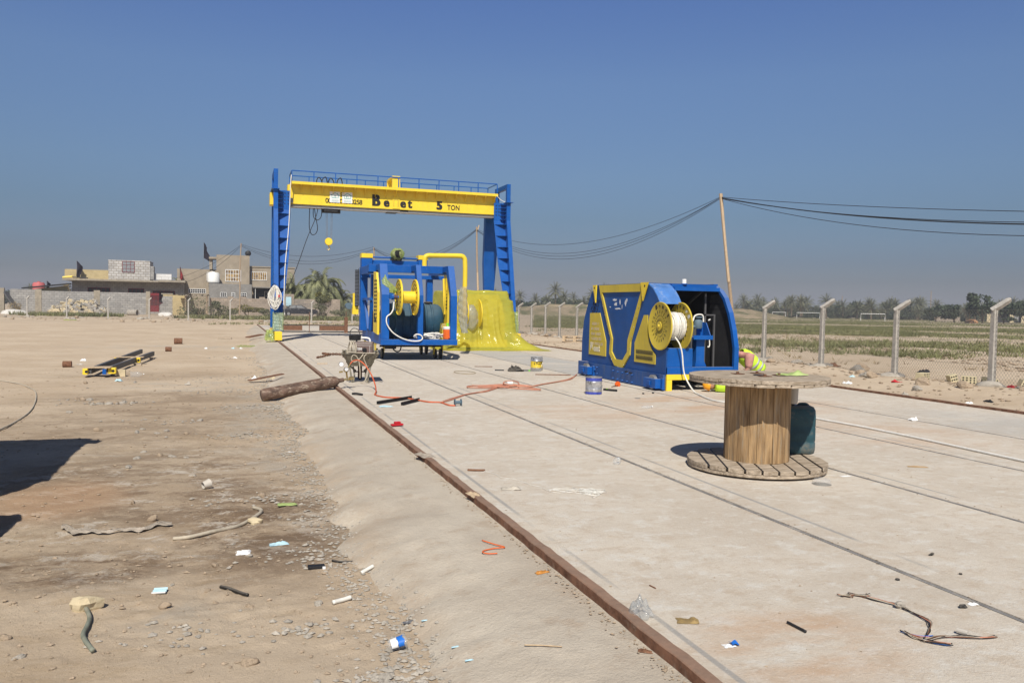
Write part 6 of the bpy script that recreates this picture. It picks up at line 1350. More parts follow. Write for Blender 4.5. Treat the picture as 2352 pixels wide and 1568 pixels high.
MB().box(bx(2.2), bx(5.0), YB+.55, YB+.59, .1, bz(3.6)).build('porch_opening', 'inside', h); window(h, bx(3.6), bx(4.4), .6, bz(3.3), YB+.545, 2, 4, 'winframe', 'darkglass', .06)
tank('white water tank on the annexe roof of the beige house', (bx(-2.75), YB-1.7, bz(4.12)), .8, 1.55, 'white')
tank('beige tank half hidden behind the white tank on the annexe roof', (bx(-3.0), YB-.0, bz(4.3)), .75, 1.5, 'cup')
def flag(p, h_, w_, hh, m, lab, seed):
    o = thing('flag', lab, 'flag', p); MB().cyl((0, 0, 0), (0, 0, h_), .02, 6).build('staff', 'steel', o)
    def fn(u, v): return (w_*u*(.75+.25*math.sin(v*5+seed))+.04*math.sin(5*u+v*4), .14*math.sin(6*u+3*v+seed), h_-hh*v-.35*hh*u*(1-v*.3))
    MB().sheet(fn, 8, 12).build('cloth', m, o, smooth=180)
flag((VX(-18.9, YA), YA+.5, 4.5), 2.35, .75, 2.0, 'flag_black', 'black flag drooping on the roof by the yellow bundle', 1)
flag((-23, 119.5, 2.6), 1.5, .5, 1.2, 'flag_black', 'small black flag near the red water tank', 2)
flag((bx(-4.05), YB+2, bz(6.0)), bz(9.6)-bz(6.0), .85, 2.2, 'flag_black', 'black flag flying high above the beige house', 4)
flag((bx(-6.9), YB+.5, bz(4.4)), 2.0, .4, 1.6, 'flag_red', 'dark red flag hanging at the corner of the beige house', 5)
t = thing('satellite_dish', 'small dark dish on the roof corner of the beige house', 'dish', (bx(1.5), YB, bz(7.91))); MB().cyl((0, 0, 0), (0, 0, .4), .03, 6).build('mount', 'dark_steel', t); MB().lathe([(.02, 0), (.25, .05), (.42, .16)], (0, 0, .35), 'y', 18, caps=False).build('dish', 'dark_steel', t, solid=.01)
# brown garden walls
t = thing('block_wall', 'brown block garden wall below the beige house', 'wall', (0, 112, 0), world=True); b = MB(); b.box(-3.2, 6.2, 113.0, 113.2, -.2, 2.28); b.build('wall', 'brown_blocks', t); b = MB()
for x in (-1.0, .6, 2.9, 4.2): b.box(x, x+.7, 112.98, 113.25, 2.285, 2.5)
b.build('loose_course', 'brown_blocks', t)
t = thing('block_wall', 'brown checkered block wall under the date palms behind the black car', 'wall', (10, 115, 0), world=True); b = MB(); b.box(6.25, 11.0, 115, 115.2, -.2, 2.35); b.build('wall', 'checker_blocks', t); b = MB(); b.box(11.02, 13.55, 115, 115.2, -.2, 2.4); b.build('wall', 'brown_blocks', t); b = MB(); b.box(5.9, 7.4, 114.8, 115.4, -.2, 3.0); b.build('gate_pier', 'brown_blocks', t)
o = MB().box(6.35, 7.05, 114.7, 114.78, 1.4, 2.6).build('notice_board', 'paper_blue', loc=(6.7, 114.7, 1.4)); tag(o, 'pale blue board on the brown wall above the black car', 'board')
# black car
c = thing('parked_car', 'black saloon car parked before the brown wall', 'car', (7.9, 111.3, .1)); b = MB()
body = [(-2.3, .3), (-2.32, .75), (-2.1, .95), (-1.2, 1.0), (1.0, .98), (2.0, .88), (2.25, .72), (2.28, .3)]
b.prism(body, 'y', -.82, .82); b.build('body', 'carpaint', c, bevel=.05)
cab = [(-1.75, 1.0), (-1.25, 1.42), (.2, 1.45), (.95, 1.0)]; b = MB(); b.prism(cab, 'y', -.7, .7); b.build('cabin', 'carpaint', c, bevel=.04)
for x0, x1, x2, x3 in ((-1.45, -1.15, -.55, -.55), (-.45, -.45, .15, .7)): b = MB(); b.prism([(x0, 1.05), (x1, 1.36), (x2, 1.38), (x3, 1.05)], 'y', -.715, -.702); b.build('side_window', 'greyglass', c)
b = MB(); b.add([(.95, -.6, 1.02), (.95, .6, 1.02), (.24, .55, 1.43), (.24, -.55, 1.43)], [(0, 1, 2, 3)]); b.build('windscreen', 'darkglass', c, solid=.01)
for x in (-1.45, 1.4):
    w_ = MB().cyl((x, -.84, .31), (x, -.6, .31), .31, 20).build('wheel', 'black', c); MB().cyl((x, -.85, .31), (x, -.841, .31), .19, 16).build('rim', 'steel', w_)
b = MB(); b.box(-1.3, -1.15, -.83, -.822, .86, .9); b.box(-.25, -.1, -.83, -.822, .86, .9); b.build('door_handle', 'steel', c)
# things along the back road
o = MB().lathe([(.33, 0), (.36, 0), (.36, 1.1), (.33, 1.1), (.33, 0)], (-12.2, 108, .3), 'x', 24, caps=False).build('concrete_pipe', 'rock_grey', loc=(-12, 108, 0), smooth=40); o.rotation_euler = (0, 0, -.35); tag(o, 'short open concrete pipe lying before the grey block wall', 'pipe')
o = MB().blob((-24.2, 108, -.12), (1.7, 1.2, .6), 3, .16, 18, 8).build('powder_heap', 'gypsum', loc=(-24, 108, 0), smooth=180); tag(o, 'white powder heap at the open end of the block wall', 'heap')
o = MB().blob((-8.0, 106.5, -.08), (.75, .6, .4), 5, .6, 22, 10).build('rubbish_heap', 'gypsum', loc=(-8, 106, 0), smooth=60); tag(o, 'pale heap of plaster lumps near the broken pier', 'heap')
rn = random.Random(12); kinds = []
def chunk(seed, m, nm, s_=(1, 1, 1)):
    rn_ = random.Random(seed); b = MB(); b.box(-.28*s_[0], .28*s_[0], -.14*s_[1], .14*s_[1], -.14*s_[2], .14*s_[2]); b.v = [(x+rn_.uniform(-.03, .03), y+rn_.uniform(-.03, .03), z+rn_.uniform(-.03, .03)) for x, y, z in b.v]; me = bpy.data.meshes.new(nm); me.from_pydata(b.v, [], b.f); me.materials.append(M[m]); return me
cm_ = [chunk(1, 'block', 'loose_block'), chunk(2, 'rock_pale', 'loose_block', (1, 1, 1)), chunk(3, 'rock_grey', 'loose_block', (.8, 1, 1)), chunk(4, 'rock_pale', 'loose_block', (.6, 1.1, .9))]
def place(me, nm, p, rot, s_, lab, cat, grp):
    o = bpy.data.objects.new(nm, me); col.objects.link(o); o.location = p; o.rotation_euler = rot; o.scale = (s_,)*3; tag(o, lab, cat, grp); return o
for i in range(130):
    x = rn.uniform(-21.8, -15.0); top = 1.75*(1-abs((x+18.2)/3.9)**2.4) if x < -15 else .2
    if x > -16.5: top *= .6
    z = rn.uniform(.05, max(.15, top)); y = 114.6-(1-z/max(top, .2))*1.6-rn.uniform(0, .3)
    place(rn.choice(cm_), 'loose_block', (x, y, z), (rn.uniform(-.5, .5), rn.uniform(-.5, .5), rn.uniform(-.8, .8)), rn.uniform(.85, 1.25), 'pale concrete block tumbled in the heap against the long grey wall', 'block', 'blocks heaped against the grey wall')
# unfinished house at the far right, with its sand heap
h = thing('village_house', 'unfinished pale house with dark openings at the edge of the field', 'house', (202.5, 174, 0)); h.rotation_euler = (0, 0, R(-49))
b = MB(); b.box(-4.6, -4.2, 0, 9, 0, 3.6); b.box(-4.19, -2.1, .1, .4, 0, 3.6); b.box(.9, 1.9, -.4, 9, 0, 3.4); b.box(3.6, 12, -1.0, 9, 0, 3.5); b.box(-4.19, .9, 3, 9, 0, 3.4); b.build('wall', 'rock_pale', h)
b = MB(); b.box(-4.9, 1.9, -.9, 9.2, 3.605, 4.4); b.box(1.92, 12, -1.4, 9.2, 3.51, 4.25); b.build('roof', 'slab', h)
MB().box(-2.1, .9, .45, .5, 0, 3.4).build('opening', 'inside', h); MB().box(1.9, 3.6, -.2, -.15, 0, 3.3).build('opening', 'inside', h); window(h, 5.0, 7.8, .8, 2.7, -1.005, 4, 3, 'dark_steel', 'inside', .08)
b = MB()
for i in range(5): b.box(2.0+i*.2, 2.06+i*.2, -.45, -.4, .5, 3.3)
for i in range(5): b.box(2.0, 2.9, -.46, -.41, .6+i*.6, .66+i*.6)
b.build('grille', 'winframe', h); b = MB(); b.box(8, 9.6, 1, 3, 4.26, 6.0); b.build('roof_stub', 'petrol_plaster', h)
o = MB().blob((163, 149, -.1), (1.5, 1.4, 1.1), 8, .2, 18, 8).build('sand_heap', 'sandheap', loc=(163, 149, 0), smooth=180); tag(o, 'orange sand heap left of the unfinished house', 'heap')
o = MB().box(-3.2, 3.2, 0, .3, 0, 1.3).build('low_wall', 'brown_blocks', loc=(0, 0, 0)); o.location = (190, 182, 0); o.rotation_euler = (0, 0, R(-47)); tag(o, 'low brown wall between the sand heap and the unfinished house', 'wall')
# goals on the field
for lab, (x, y), w_, rz in (('small white goal frame at the left end of the pitch', (147.4, 200.2), 5.2, R(10)), ('widest white goal frame standing on the field facing the fence', (159.2, 202.5), 6.3, R(-36)), ('white goal frame nearest the unfinished house', (147, 163), 5.4, R(-42))):
    o = MB(); o.tube([(-w_/2, 0, 0), (-w_/2, 0, 1.85), (w_/2, 0, 1.85), (w_/2, 0, 0)], .085, 6, False); o = o.build('football_goal', 'white', loc=(0, 0, 0)); o.location = (x, y, -.1); o.rotation_euler = (0, 0, rz); tag(o, lab, 'goal')
# ------------------------------------------------------------------ palms and shrubs
def frond(V, F, base, az, elev, L, nl, droop, rn, wl=.055, ll=.5):
    p = Vector(base); d = Vector((math.cos(az)*math.cos(elev), math.sin(az)*math.cos(elev), math.sin(elev))); seg = L/nl; side = Vector((-math.sin(az), math.cos(az), 0)); prev = p.copy()
    for i in range(nl):
        t = i/nl; q = p+d*seg; d = (d+Vector((0, 0, -droop*(.4+1.2*t)))).normalized(); upn = side.cross(d)
        k0 = len(V); w_ = .05*(1-.7*t)*L/3; V += [p-side*w_, p+side*w_, q+side*w_*.8, q-side*w_*.8]; F.append((k0, k0+1, k0+2, k0+3))
        l_ = ll*L/3*math.sin(math.pi*min(1, .18+.8*t))*1.1
        for sg in (-1, 1):
            tip = q+side*(sg*l_*.75)+d*l_*.75+upn*(l_*.28)+Vector((0, 0, -l_*.25*rn.random())); k0 = len(V); ww = d*(wl*L/3)
            V += [q-ww, q+ww, tip+ww*.25, tip-ww*.25]; F.append((k0, k0+1, k0+2, k0+3))
        p = q
def palm(H, L, nf, nl, seed, leafm, wl=.05, low=-.75, trunk_r=.22, nm='palm_tree'):
    rn = random.Random(seed); V, F = [], []
    for i in range(nf):
        az = i*2.39996+rn.uniform(-.25, .25); t = (i+.5)/nf; el = 1.45-t*(1.45-low)+rn.uniform(-.12, .12); frond(V, F, (rn.uniform(-.1, .1), rn.uniform(-.1, .1), H-t*.35), az, el, L*rn.uniform(.85, 1.1)*(.8+.2*math.sin(math.pi*t)), nl, .16*(1+rn.uniform(-.3, .4)), rn, wl)
    cr = bpy.data.meshes.new('crown'); cr.from_pydata([tuple(v) for v in V], [], F); cr.materials.append(M[leafm])
    b = MB(); prof = []; n_ = 10
    for i in range(n_+1): z = H*i/n_; prof += [(trunk_r*(1.15-.35*i/n_), z), (trunk_r*(1.0-.35*i/n_), z+.03)]
    b.lathe(prof, n=9); tm = bpy.data.meshes.new('trunk'); tm.from_pydata(b.v, [], b.f); tm.materials.append(M['trunk']); return cr, tm
def put_palm(ms, p, rz, s_, lab, grp=None, cat='palm tree', nm='palm_tree'):
    o = bpy.data.objects.new(nm, None); col.objects.link(o); o.location = p; o.rotation_euler = (0, 0, rz); o.scale = (s_,)*3; tag(o, lab, cat, grp)
    for m_2, n_ in zip(ms, ('crown', 'trunk')): c = bpy.data.objects.new(n_, m_2); col.objects.link(c); c.parent = o
    return o
A1 = palm(2.9, 4.4, 95, 26, 1, 'palm', .05, -.55); A2 = palm(2.5, 4.0, 85, 24, 2, 'palm', .05, -.65)
put_palm(A1, (11.3, 118.5, 0), 0, 1.22, 'biggest bushy date palm behind the brown checkered wall'); put_palm(A2, (7.6, 120.5, 0), 2, 1.15, 'date palm between the crane leg and the biggest palm')
put_palm(A2, (14.2, 120, -.8), 4, 1.0, 'lower date palm drooping at the end of the brown wall'); put_palm(A2, (5.4, 128, .6), 1, .9, 'date palm behind the beige house beside the crane leg'); put_palm(A2, (-8.2, 134, 1.6), 1, .8, 'date palm crown between the low grey house and the beige house')
far = [palm(5.0, 2.8, 46, 8, 10+i, 'palm_far', .12, -.8, .2) for i in range(3)]+[palm(3.4, 3.0, 46, 8, 20+i, 'palm_far', .12, -.8, .22) for i in range(3)]
rn = random.Random(77)
def polar(d, a): return d*math.sin(R(a)), d*math.cos(R(a))
for a_, d_, s_ in ((18.2, 250, 1.0), (19.0, 262, .8), (20.1, 245, .85), (20.9, 252, .8), (21.45, 240, 1.12), (22.1, 250, .8), (22.7, 258, .85), (23.4, 262, .8), (24.0, 246, 1.0), (24.8, 240, 1.05), (25.4, 252, .9), (26.2, 260, .8), (17.2, 255, .9), (16.2, 262, .8), (15.2, 258, .8)):
    x, y = polar(d_, a_); put_palm(far[rn.randrange(3)] if s_ >= 1 else far[rn.randrange(6)], (x, y, 1.2), rn.uniform(0, 6), s_*rn.uniform(.92, 1.08), 'hazy date palm in the grove beyond the earth bank', 'far date palms beyond the earth bank')
for i in range(95):
    a_ = rn.uniform(33.5, 54.5); d_ = rn.uniform(270, 340); x, y = polar(d_, a_); z = .6 if a_ < 38 else -.2
    put_palm(far[rn.randrange(6)], (x, y, z), rn.uniform(0, 6), rn.choice([.7, .8, .85, .95, 1.0, 1.12]), 'hazy date palm in the long grove across the field', 'far date palms across the field')
for i in range(12):
    a_ = rn.uniform(-12, 3); d_ = rn.uniform(200, 290); x, y = polar(d_, a_)
    put_palm(far[rn.randrange(6)], (x, y, 0), rn.uniform(0, 6), rn.uniform(.7, .95), 'hazy date palm far behind the village houses', 'far date palms behind the village')
def leafcloud(n_, rx, ry, rz_, leaf, seed, flatb=.2):
    r_ = np.random.RandomState(seed); nc = max(3, n_//220); cen = r_.normal(0, .42, (nc, 3)); cen = cen/np.maximum(1, np.linalg.norm(cen, axis=1))[:, None]; rad = r_.uniform(.25, .55, nc)
    k_ = r_.randint(0, nc, n_); d = r_.normal(0, 1, (n_, 3)); d /= np.linalg.norm(d, axis=1)[:, None]; p = cen[k_]+d*(rad[k_]*r_.uniform(.55, 1.05, n_))[:, None]
    p[:, 2] = np.maximum(p[:, 2], -1+flatb); P = p*np.array([rx, ry, rz_])+np.array([0, 0, rz_])
    u = r_.normal(0, 1, (n_, 3)); u /= np.linalg.norm(u, axis=1)[:, None]; v = np.cross(u, r_.normal(0, 1, (n_, 3))); v /= np.linalg.norm(v, axis=1)[:, None]; s_ = (leaf*r_.uniform(.6, 1.3, n_))[:, None]
    V = np.stack([P-u*s_, P+v*s_*.5, P+u*s_, P-v*s_*.5], 1).reshape(-1, 3); return V, np.arange(len(V)).reshape(-1, 4)
def shrub(lab, p, rx, ry, rz_, n_, leaf, m, seed, cat='shrub', grp=None, nm='shrub', trunk=0.):
    t = thing(nm, lab, cat, p, group=grp); V, F = leafcloud(n_, rx, ry, rz_, leaf, seed); V = V+np.array([0, 0, trunk])
    o = quads_object('foliage', V, F, m, None); o.parent = t; b = MB(); rn_ = random.Random(seed)
    if trunk: b.tube([(0, 0, -.1), (.1, 0, trunk), (.0, .1, trunk+rz_)], [.2, .16, .06], 7)
    for i in range(4): a_ = rn_.uniform(0, 6.28); b.tube([(0, 0, trunk), (rx*.5*math.cos(a_), ry*.5*math.sin(a_), trunk+rz_*1.1)], [.04 if not trunk else .1, .012], 5)
    b.build('trunk' if trunk else 'stems', 'trunk', t); return t
shrub('wide grey green shrub under the straw shelter', (-4.2, 104, 0), 2.6, 1.2, 1.15, 1700, .1, 'shrub', 1); shrub('grey green shrub right of the shelter post before the brown wall', (-1.6, 104.5, 0), 1.9, 1.1, .85, 1200, .1, 'shrub', 2)
shrub('dark green shrub beside the thin pole', (1.4, 105, 0), 1.9, 1.2, .85, 1300, .1, 'bush_gold', 3); shrub('grey green shrub left of the crane leg below the beige house', (3.8, 104, 0), 1.6, 1.0, .7, 1000, .1, 'shrub', 4)
shrub('feathery shrub growing over the bonnet of the black car', (10.2, 103, 0), 1.9, 1.3, 1.3, 1500, .1, 'shrub', 5); shrub('low spreading shrub right of the black car', (12.2, 100, 0), 2.4, 1.3, .6, 1300, .09, 'shrub', 6)
shrub('olive gold bush hanging over the brown wall', (10.6, 114.6, 1.5), 1.3, .7, 1.0, 1100, .1, 'bush_gold', 7); shrub('low shrub near the end of the brown wall', (14.6, 106, 0), 1.6, 1.0, .5, 800, .09, 'shrub', 8)
shrub('dry bare bush beside the leaning slab', (-24.9, 113.5, 0), .9, .6, 1.0, 350, .08, 'grass_dry', 9); shrub('dry brown treetop behind the lean-to roof', (-21.6, 124, 2.5), 1.1, .8, .95, 420, .1, 'grass_dry', 10)
shrub('bright olive bush low on the field behind the fence', (69, 47, 0), 2.6, 2.0, .55, 900, .1, 'bush_gold', 11)
for i, (a_, d_, w_, hh) in enumerate(((45.6, 240, 4.5, 2.4), (46.6, 230, 4.5, 2.6), (47.4, 225, 4.0, 2.9), (48.1, 215, 4.5, 3.6), (43.4, 300, 5, 2.8), (49.2, 220, 4, 2.6), (50.3, 225, 4, 2.8), (40.6, 310, 5, 2.4))):
    x, y = polar(d_, a_); shrub('broad dark tree with a rounded crown in the far grove', (x, y, -.3), w_, w_, hh, 900, .42, 'tree_leaf', 40+i, 'tree', 'round dark trees in the far grove', 'broadleaf_tree', .8)
Vs, Fs = [], []; n0 = 0
rs = np.random.RandomState(9)
for a0, a1, d_, n_, hh, z0 in ((13.5, 27.5, 275, 60, 2.1, 1.0), (33, 57, 345, 130, 2.6, -.3), (33, 57, 300, 70, 1.7, -.3), (-34, 6, 330, 120, 2.6, -.3)):
    for i in range(n_):
        a_ = a0+(a1-a0)*(i+rs.uniform(0, 1))/n_; dd = d_*rs.uniform(.95, 1.05); V, F = leafcloud(300, rs.uniform(3, 5.5), rs.uniform(2, 4), hh*rs.uniform(.6, 1.15), .42, int(rs.randint(1e6)), .1)
        x, y = polar(dd, a_); Vs.append(V+np.array([x, y, z0])); Fs.append(F+n0); n0 += len(V)
quads_object('distant_grove', np.concatenate(Vs), np.concatenate(Fs), 'tree_leaf')
for a_, d_, h_, lab in ((45.3, 300, 9.5, 'thin dark pole standing before the far grove by the lone tall palms'), (37.5, 310, 7.5, 'faint thin pole among the far palms'), (40.2, 320, 8, 'far thin pole between the two wide goals')):
    x, y = polar(d_, a_); o = MB().cyl((x, y, -.3), (x, y, h_), .11, 6).build('utility_pole', 'pole_wood', loc=(x, y, 0)); tag(o, lab, 'pole')
# ------------------------------------------------------------------ small things on the ground
def gp(x, y): return (x, y, gzf(x, y))
def tube_obj(nm, lab, cat, pts_, r_, m, n=7, k=6, loc=None):
    p = smoothpath(pts_, k); o = MB().tube(p, r_, n).build(nm, m, loc=loc or pts_[0], smooth=180); tag(o, lab, cat); return o
def on_g(pts_, dz): return [(x, y, gzf(x, y)+dz) for x, y in pts_]
tube_obj('hose', 'grey green hose end sticking out from under a pale rock', 'hose', on_g([(-.9, 5.6), (-.87, 5.56), (-.82, 5.39), (-.81, 5.23), (-.81, 5.11), (-.78, 4.98), (-.72, 4.83)], .02), .0135, 'hose_green', 10)
o = MB().blob((-.885, 5.58, gzf(-.885, 5.58)+.035), (.075, .055, .062), 21, .38, 11, 7).build('rock', 'rock_pale', loc=gp(-.885, 5.58), smooth=30); tag(o, 'pale angular rock on the end of the grey green hose', 'rock')
tube_obj('hose', 'dusty hose with a kinked end lying beside a tan rock', 'hose', on_g([(-.47, 7.08), (-.35, 7.06), (-.17, 7.15), (.03, 7.33), (.18, 7.61), (.225, 7.75), (.215, 7.82), (.16, 7.93)], .018), .016, 'hose_grey', 8)
o = MB().blob((.17, 7.38, gzf(.17, 7.38)+.02), (.065, .04, .035), 22, .3, 10, 6).build('rock', 'rock_pale', loc=gp(.17, 7.38), smooth=30); tag(o, 'tan rock beside the kinked dusty hose', 'rock')
def strip(u, v):
    t = u; x = np.interp(t, [0, .2, .5, .75, .9, 1], [-1.36, -1.25, -.99, -.74, -.62, -.51]); y = np.interp(t, [0, .2, .5, .75, .9, 1], [7.6, 7.47, 7.4, 7.42, 7.52, 7.52]); w_ = .05*(1+.6*math.sin(9*t))*(1-.4*t); return (x, y+(v-.5)*2*w_+.02*math.sin(23*t), gzf(x, y)+.012+.02*abs(math.sin(11*t+5*v))*math.sin(math.pi*v)+.012*math.sin(30*t+9*v)**2)
o = MB().sheet(strip, 50, 8).build('rag', 'fabric_grey', loc=gp(-1, 7.4), smooth=180); tag(o, 'long twisted grey rag half buried in the stained earth', 'rag')
for x, y, s_, lab in ((-.68, 7.71, .045, 'round brown clod just beyond the twisted rag'), (-.41, 5.52, .038, 'brown clod in front of the folded mask')):
    o = MB().blob((x, y, gzf(x, y)+s_*.5), (s_, s_*.8, s_*.75), int(s_*1e4), .3, 10, 7).build('clod', 'rock', loc=gp(x, y), smooth=40); tag(o, lab, 'clod')
mq = thing('face_mask', 'folded pale blue face mask flat on the earth', 'mask', (-.47, 5.84, gzf(-.47, 5.84)+.004), rz=-.1)
b = MB(); b.sheet(lambda u, v: ((u-.5)*.085, (v-.5)*.09, .006+.006*math.sin(v*14)), 6, 12); b.build('pleated_cloth', 'paper_blue', mq, smooth=180); b = MB(); b.box(-.043, .043, -.047, -.042, .004, .012); b.build('edge_band', 'paper', mq)
rag('paper_packet', 'torn pale blue packet lying flat near the wet patch', (.33, 6.75, gzf(.33, 6.75)), .075, .04, .02, 'paper_blue', 6, 'packet', .1); rag('paper_bowl', 'crushed white bowl on the stained earth', (.06, 6.57, gzf(.06, 6.57)), .055, .045, .035, 'paper', 7, 'bowl', 0)
rag('plastic_bag', 'sage green crumpled bag on the stained earth', (.46, 7.99, gzf(.46, 7.99)), .085, .05, .035, 'green_bag', 8, 'bag', 0)
o = MB().box(.5, .62, 6.02, 6.08, gzf(.56, 6.05)+.002, gzf(.56, 6.05)+.022).build('cigarette_box', 'ink', loc=gp(.56, 6.05), bevel=.003); tag(o, 'flat black box on the wet dark patch', 'box'); MB().box(.6, .621, 6.0, 6.015, gzf(.56, 6.05)+.004, gzf(.56, 6.05)+.02).build('white_end', 'paper', o)
tube_obj('bark_strip', 'thin black strip on the earth near the apron edge', 'strip', on_g([(.69, 6.2), (.74, 6.15), (.81, 6.13), (.92, 6.06)], .01), .009, 'black', 6)
tube_obj('pipe_piece', 'short white pipe at the foot of the apron', 'pipe', [(x, y, apz(x, y)+.012) for x, y in ((.85, 5.8), (.89, 5.83), (.94, 5.86))], .014, 'white_cable', 10); tube_obj('pipe_piece', 'white pipe piece on clean earth nearer the bottle', 'pipe', on_g([(.59, 5.24), (.65, 5.28), (.71, 5.31)], .018), .014, 'white_cable', 10)
tube_obj('wire_bundle', 'tangled black wire bundle on the earth', 'wire', on_g([(-.09, 5.85), (-.05, 5.79), (-.01, 5.76), (.05, 5.66), (.08, 5.6)], .012), .012, 'black', 6)
# cup, bottles
def bottle(nm, lab, p, rz, r_, L, m='pet', tilt=math.pi/2, cap=True):
    t = thing(nm, lab, 'bottle', (p[0], p[1], p[2]+r_*(.95 if abs(tilt) > .5 else 0))); t.rotation_euler = (0, tilt, rz)
    pr_ = [(.01, 0), (r_*.85, 0), (r_, .02)]+[(r_*(1-.06*(i % 2)), .03+i*L*.07) for i in range(8)]+[(r_, L*.62), (r_*.8, L*.74), (.014, L*.9), (.014, L)]
    MB().lathe(pr_, n=22).build('body', m, t, smooth=60)
    if cap: MB().lathe([(.017, L), (.017, L+.018), (.01, L+.02)], n=12).build('cap', 'white', t)
    return t
bb_ = thing('water_bottle', 'cut clear bottle with a white and blue label on the earth', 'bottle', (.8, 4.43, gzf(.84, 4.42)+.032)); bb_.rotation_euler = (R(-14), R(78), R(-12))
def bt(k0, k1, z0, z1, a0=0, a1=360, rr_=.0):
    def f(u, v): t = R(a0+(a1-a0)*u); r_ = (k0+(k1-k0)*v+rr_)*(1+.05*math.sin(3*t+1)); return (r_*math.cos(t)*.86, r_*math.sin(t), z0+(z1-z0)*v+.004*math.sin(5*t)*v)
    return f
b = MB(); b.sheet(bt(.033, .038, 0, .1), 28, 6); b.lathe([(.001, .1), (.025, .1), (.035, .096), (.038, .09)], n=28, caps=False); b.build('body', 'pet', bb_, smooth=180)
lb = MB().sheet(bt(.0355, .038, .05, .085, 90, 290, .0008), 18, 3).build('label', 'print_blue', bb_, smooth=180); MB().sheet(bt(.0335, .0355, .012, .0498, 90, 290, .0008), 18, 3).build('label_top', 'paper', lb, smooth=180)
bottle('plastic_bottle', 'crushed clear bottle alone between the bed joints', (3.96, 8.15, 0), 1.0, .042, .14); bottle('plastic_bottle', 'clear bottle with orange cap lying near the drum shadow', (6.65, 12.73, 0), 0.2, .032, .2)
bottle('plastic_bottle', 'dusty clear bottle behind the small black beam frame', (-2.52, 22.77, gzf(-2.52, 22.77)), .1, .07, .3)
o = MB().lathe([(.035, 0), (.045, .06), (.05, .075)], n=20, caps=False).build('plastic_cup', 'cup', loc=(0, 0, 0), smooth=60); o.location = (-.31, 8.85, gzf(-.31, 8.85)+.04); o.rotation_euler = (0, R(80), R(30)); tag(o, 'crushed frosted cup on the pale salt patch', 'cup')
o = MB().lathe([(.095, 0), (.09, .03), (.07, .055), (.03, .068), (.001, .07)], n=24).build('clear_dome', 'pet', loc=(5.54, 6.76, 0)); o.location = (5.54, 6.76, .0); tag(o, 'clear plastic dome lid in front of the cable drum', 'lid') 
me = o.data; me.transform(Matrix.Translation((5.54, 6.76, 0)))
rag('paper_scrap', 'white plastic tray scrap beside the drum base', (6.06, 7.03, 0), .06, .03, .02, 'paper', 31, 'scrap'); rag('foil_packet', 'silver foil packet by the foot of the apron', (1.0, 4.82, apz(1.0, 4.82)), .045, .018, .012, 'steel', 32, 'packet')
for i, (x, y, lab) in enumerate(((1.07, 4.73, 'pale blue paper bit upslope of the foil packet'), (1.13, 4.24, 'pale blue paper bit nearest the apron step'), (1.15, 4.04, 'pale blue paper bit at the bottom of the slope'))): rag('paper_bit', lab, (x, y, apz(x, y)), .024, .009, .008, 'paper_blue', 40+i, 'paper', .1)
rag('wood_strip', 'small white board with a dark underside on the earth', (.67, 10.78, gzf(.67, 10.78)), .07, .03, .02, 'paper', 33, 'board')
tube_obj('copper_wire', 'zigzag orange wire on the apron slope', 'wire', [(x, y, apz(x, y)+.012) for x, y in ((1.72, 5.75), (1.78, 5.64), (1.83, 5.55), (1.76, 5.545), (1.68, 5.54), (1.65, 5.50), (1.68, 5.46), (1.74, 5.44))], .0042, 'orange', 6, 5)
rag('wrapper', 'amber wrapper beside the rail on the apron', (1.9, 4.98, apz(1.9, 4.98)), .045, .022, .02, 'amber', 34, 'wrapper', .2); rag('leaf', 'curled dark leaf on the apron by the rail', (1.96, 3.66, apz(1.96, 3.66)), .04, .016, .022, 'rust2', 35, 'leaf', -.6)
tube_obj('twig', 'pale straight twig on the apron', 'twig', [(x, y, apz(x, y)+.008) for x, y in ((1.43, 3.98), (1.51, 3.93), (1.59, 3.86))], .004, 'wood_pale', 5)
rag('rag', 'brown rag caught on the near rail', (1.99, 8.95, .04), .07, .16, .035, 'fabric_grey', 71, 'rag', .2); rag('rag', 'small pale rag hanging on the near rail', (2.0, 6.95, .04), .045, .09, .03, 'wood_pale', 72, 'rag', .1)
rt_ = thing('toy_car', 'small red plastic toy beside the rail', 'toy', (2.16, 11.5, 0), rz=.3); MB().box(-.09, .09, -.035, .035, .012, .04).build('body', 'red', rt_, bevel=.01); MB().box(-.04, .05, -.03, .03, .041, .07).build('cabin', 'red', rt_, bevel=.01)
tube_obj('rusty_twig', 'short reddish strip on the first bed', 'strip', [(2.29, 8.22, .01), (2.36, 8.18, .012), (2.46, 8.16, .01)], .012, 'rust2', 6)
rag('plastic_bag', 'grey crumpled bag on the first bed', (2.45, 7.28, 0), .085, .045, .05, 'grey_bag', 36, 'bag', -.2); rag('plastic_bag', 'brown torn film on the first bed near the rail', (2.36, 3.92, 0), .06, .04, .025, 'brown_bag', 37, 'bag', -.4)
o = rag('plastic_bag', 'clear plastic bag leaning on the near rail', (2.12, 4.04, .01), .075, .06, .13, 'bag_clear', 38, 'bag', .3, 18)
rag('wrapper', 'white and blue wrapper lying on the first bed', (2.39, 3.57, 0), .032, .024, .012, 'paper', 39, 'wrapper'); b = MB(); b.sheet(lambda u, v: (2.4+u*.04, 3.55+v*.045, .012+.006*math.sin(5*u+3*v)), 4, 4); b.build('printed_half', 'print_blue', bpy.data.objects['wrapper.001'], smooth=180)
rn = random.Random(5); pts_ = [(2.4+.05*i+rn.uniform(-.03, .03), 8.2-.13*i+rn.uniform(-.05, .05), .004) for i in range(9)]+[(2.8+rn.uniform(-.03, .25)*1.0, 7.1+rn.uniform(-.12, .1), .004+.003*rn.random()) for i in range(14)]
for i in range(60): pts_.append((3.13+rn.gauss(0, .06), 6.97+rn.gauss(0, .07), .004+.012*rn.random()))
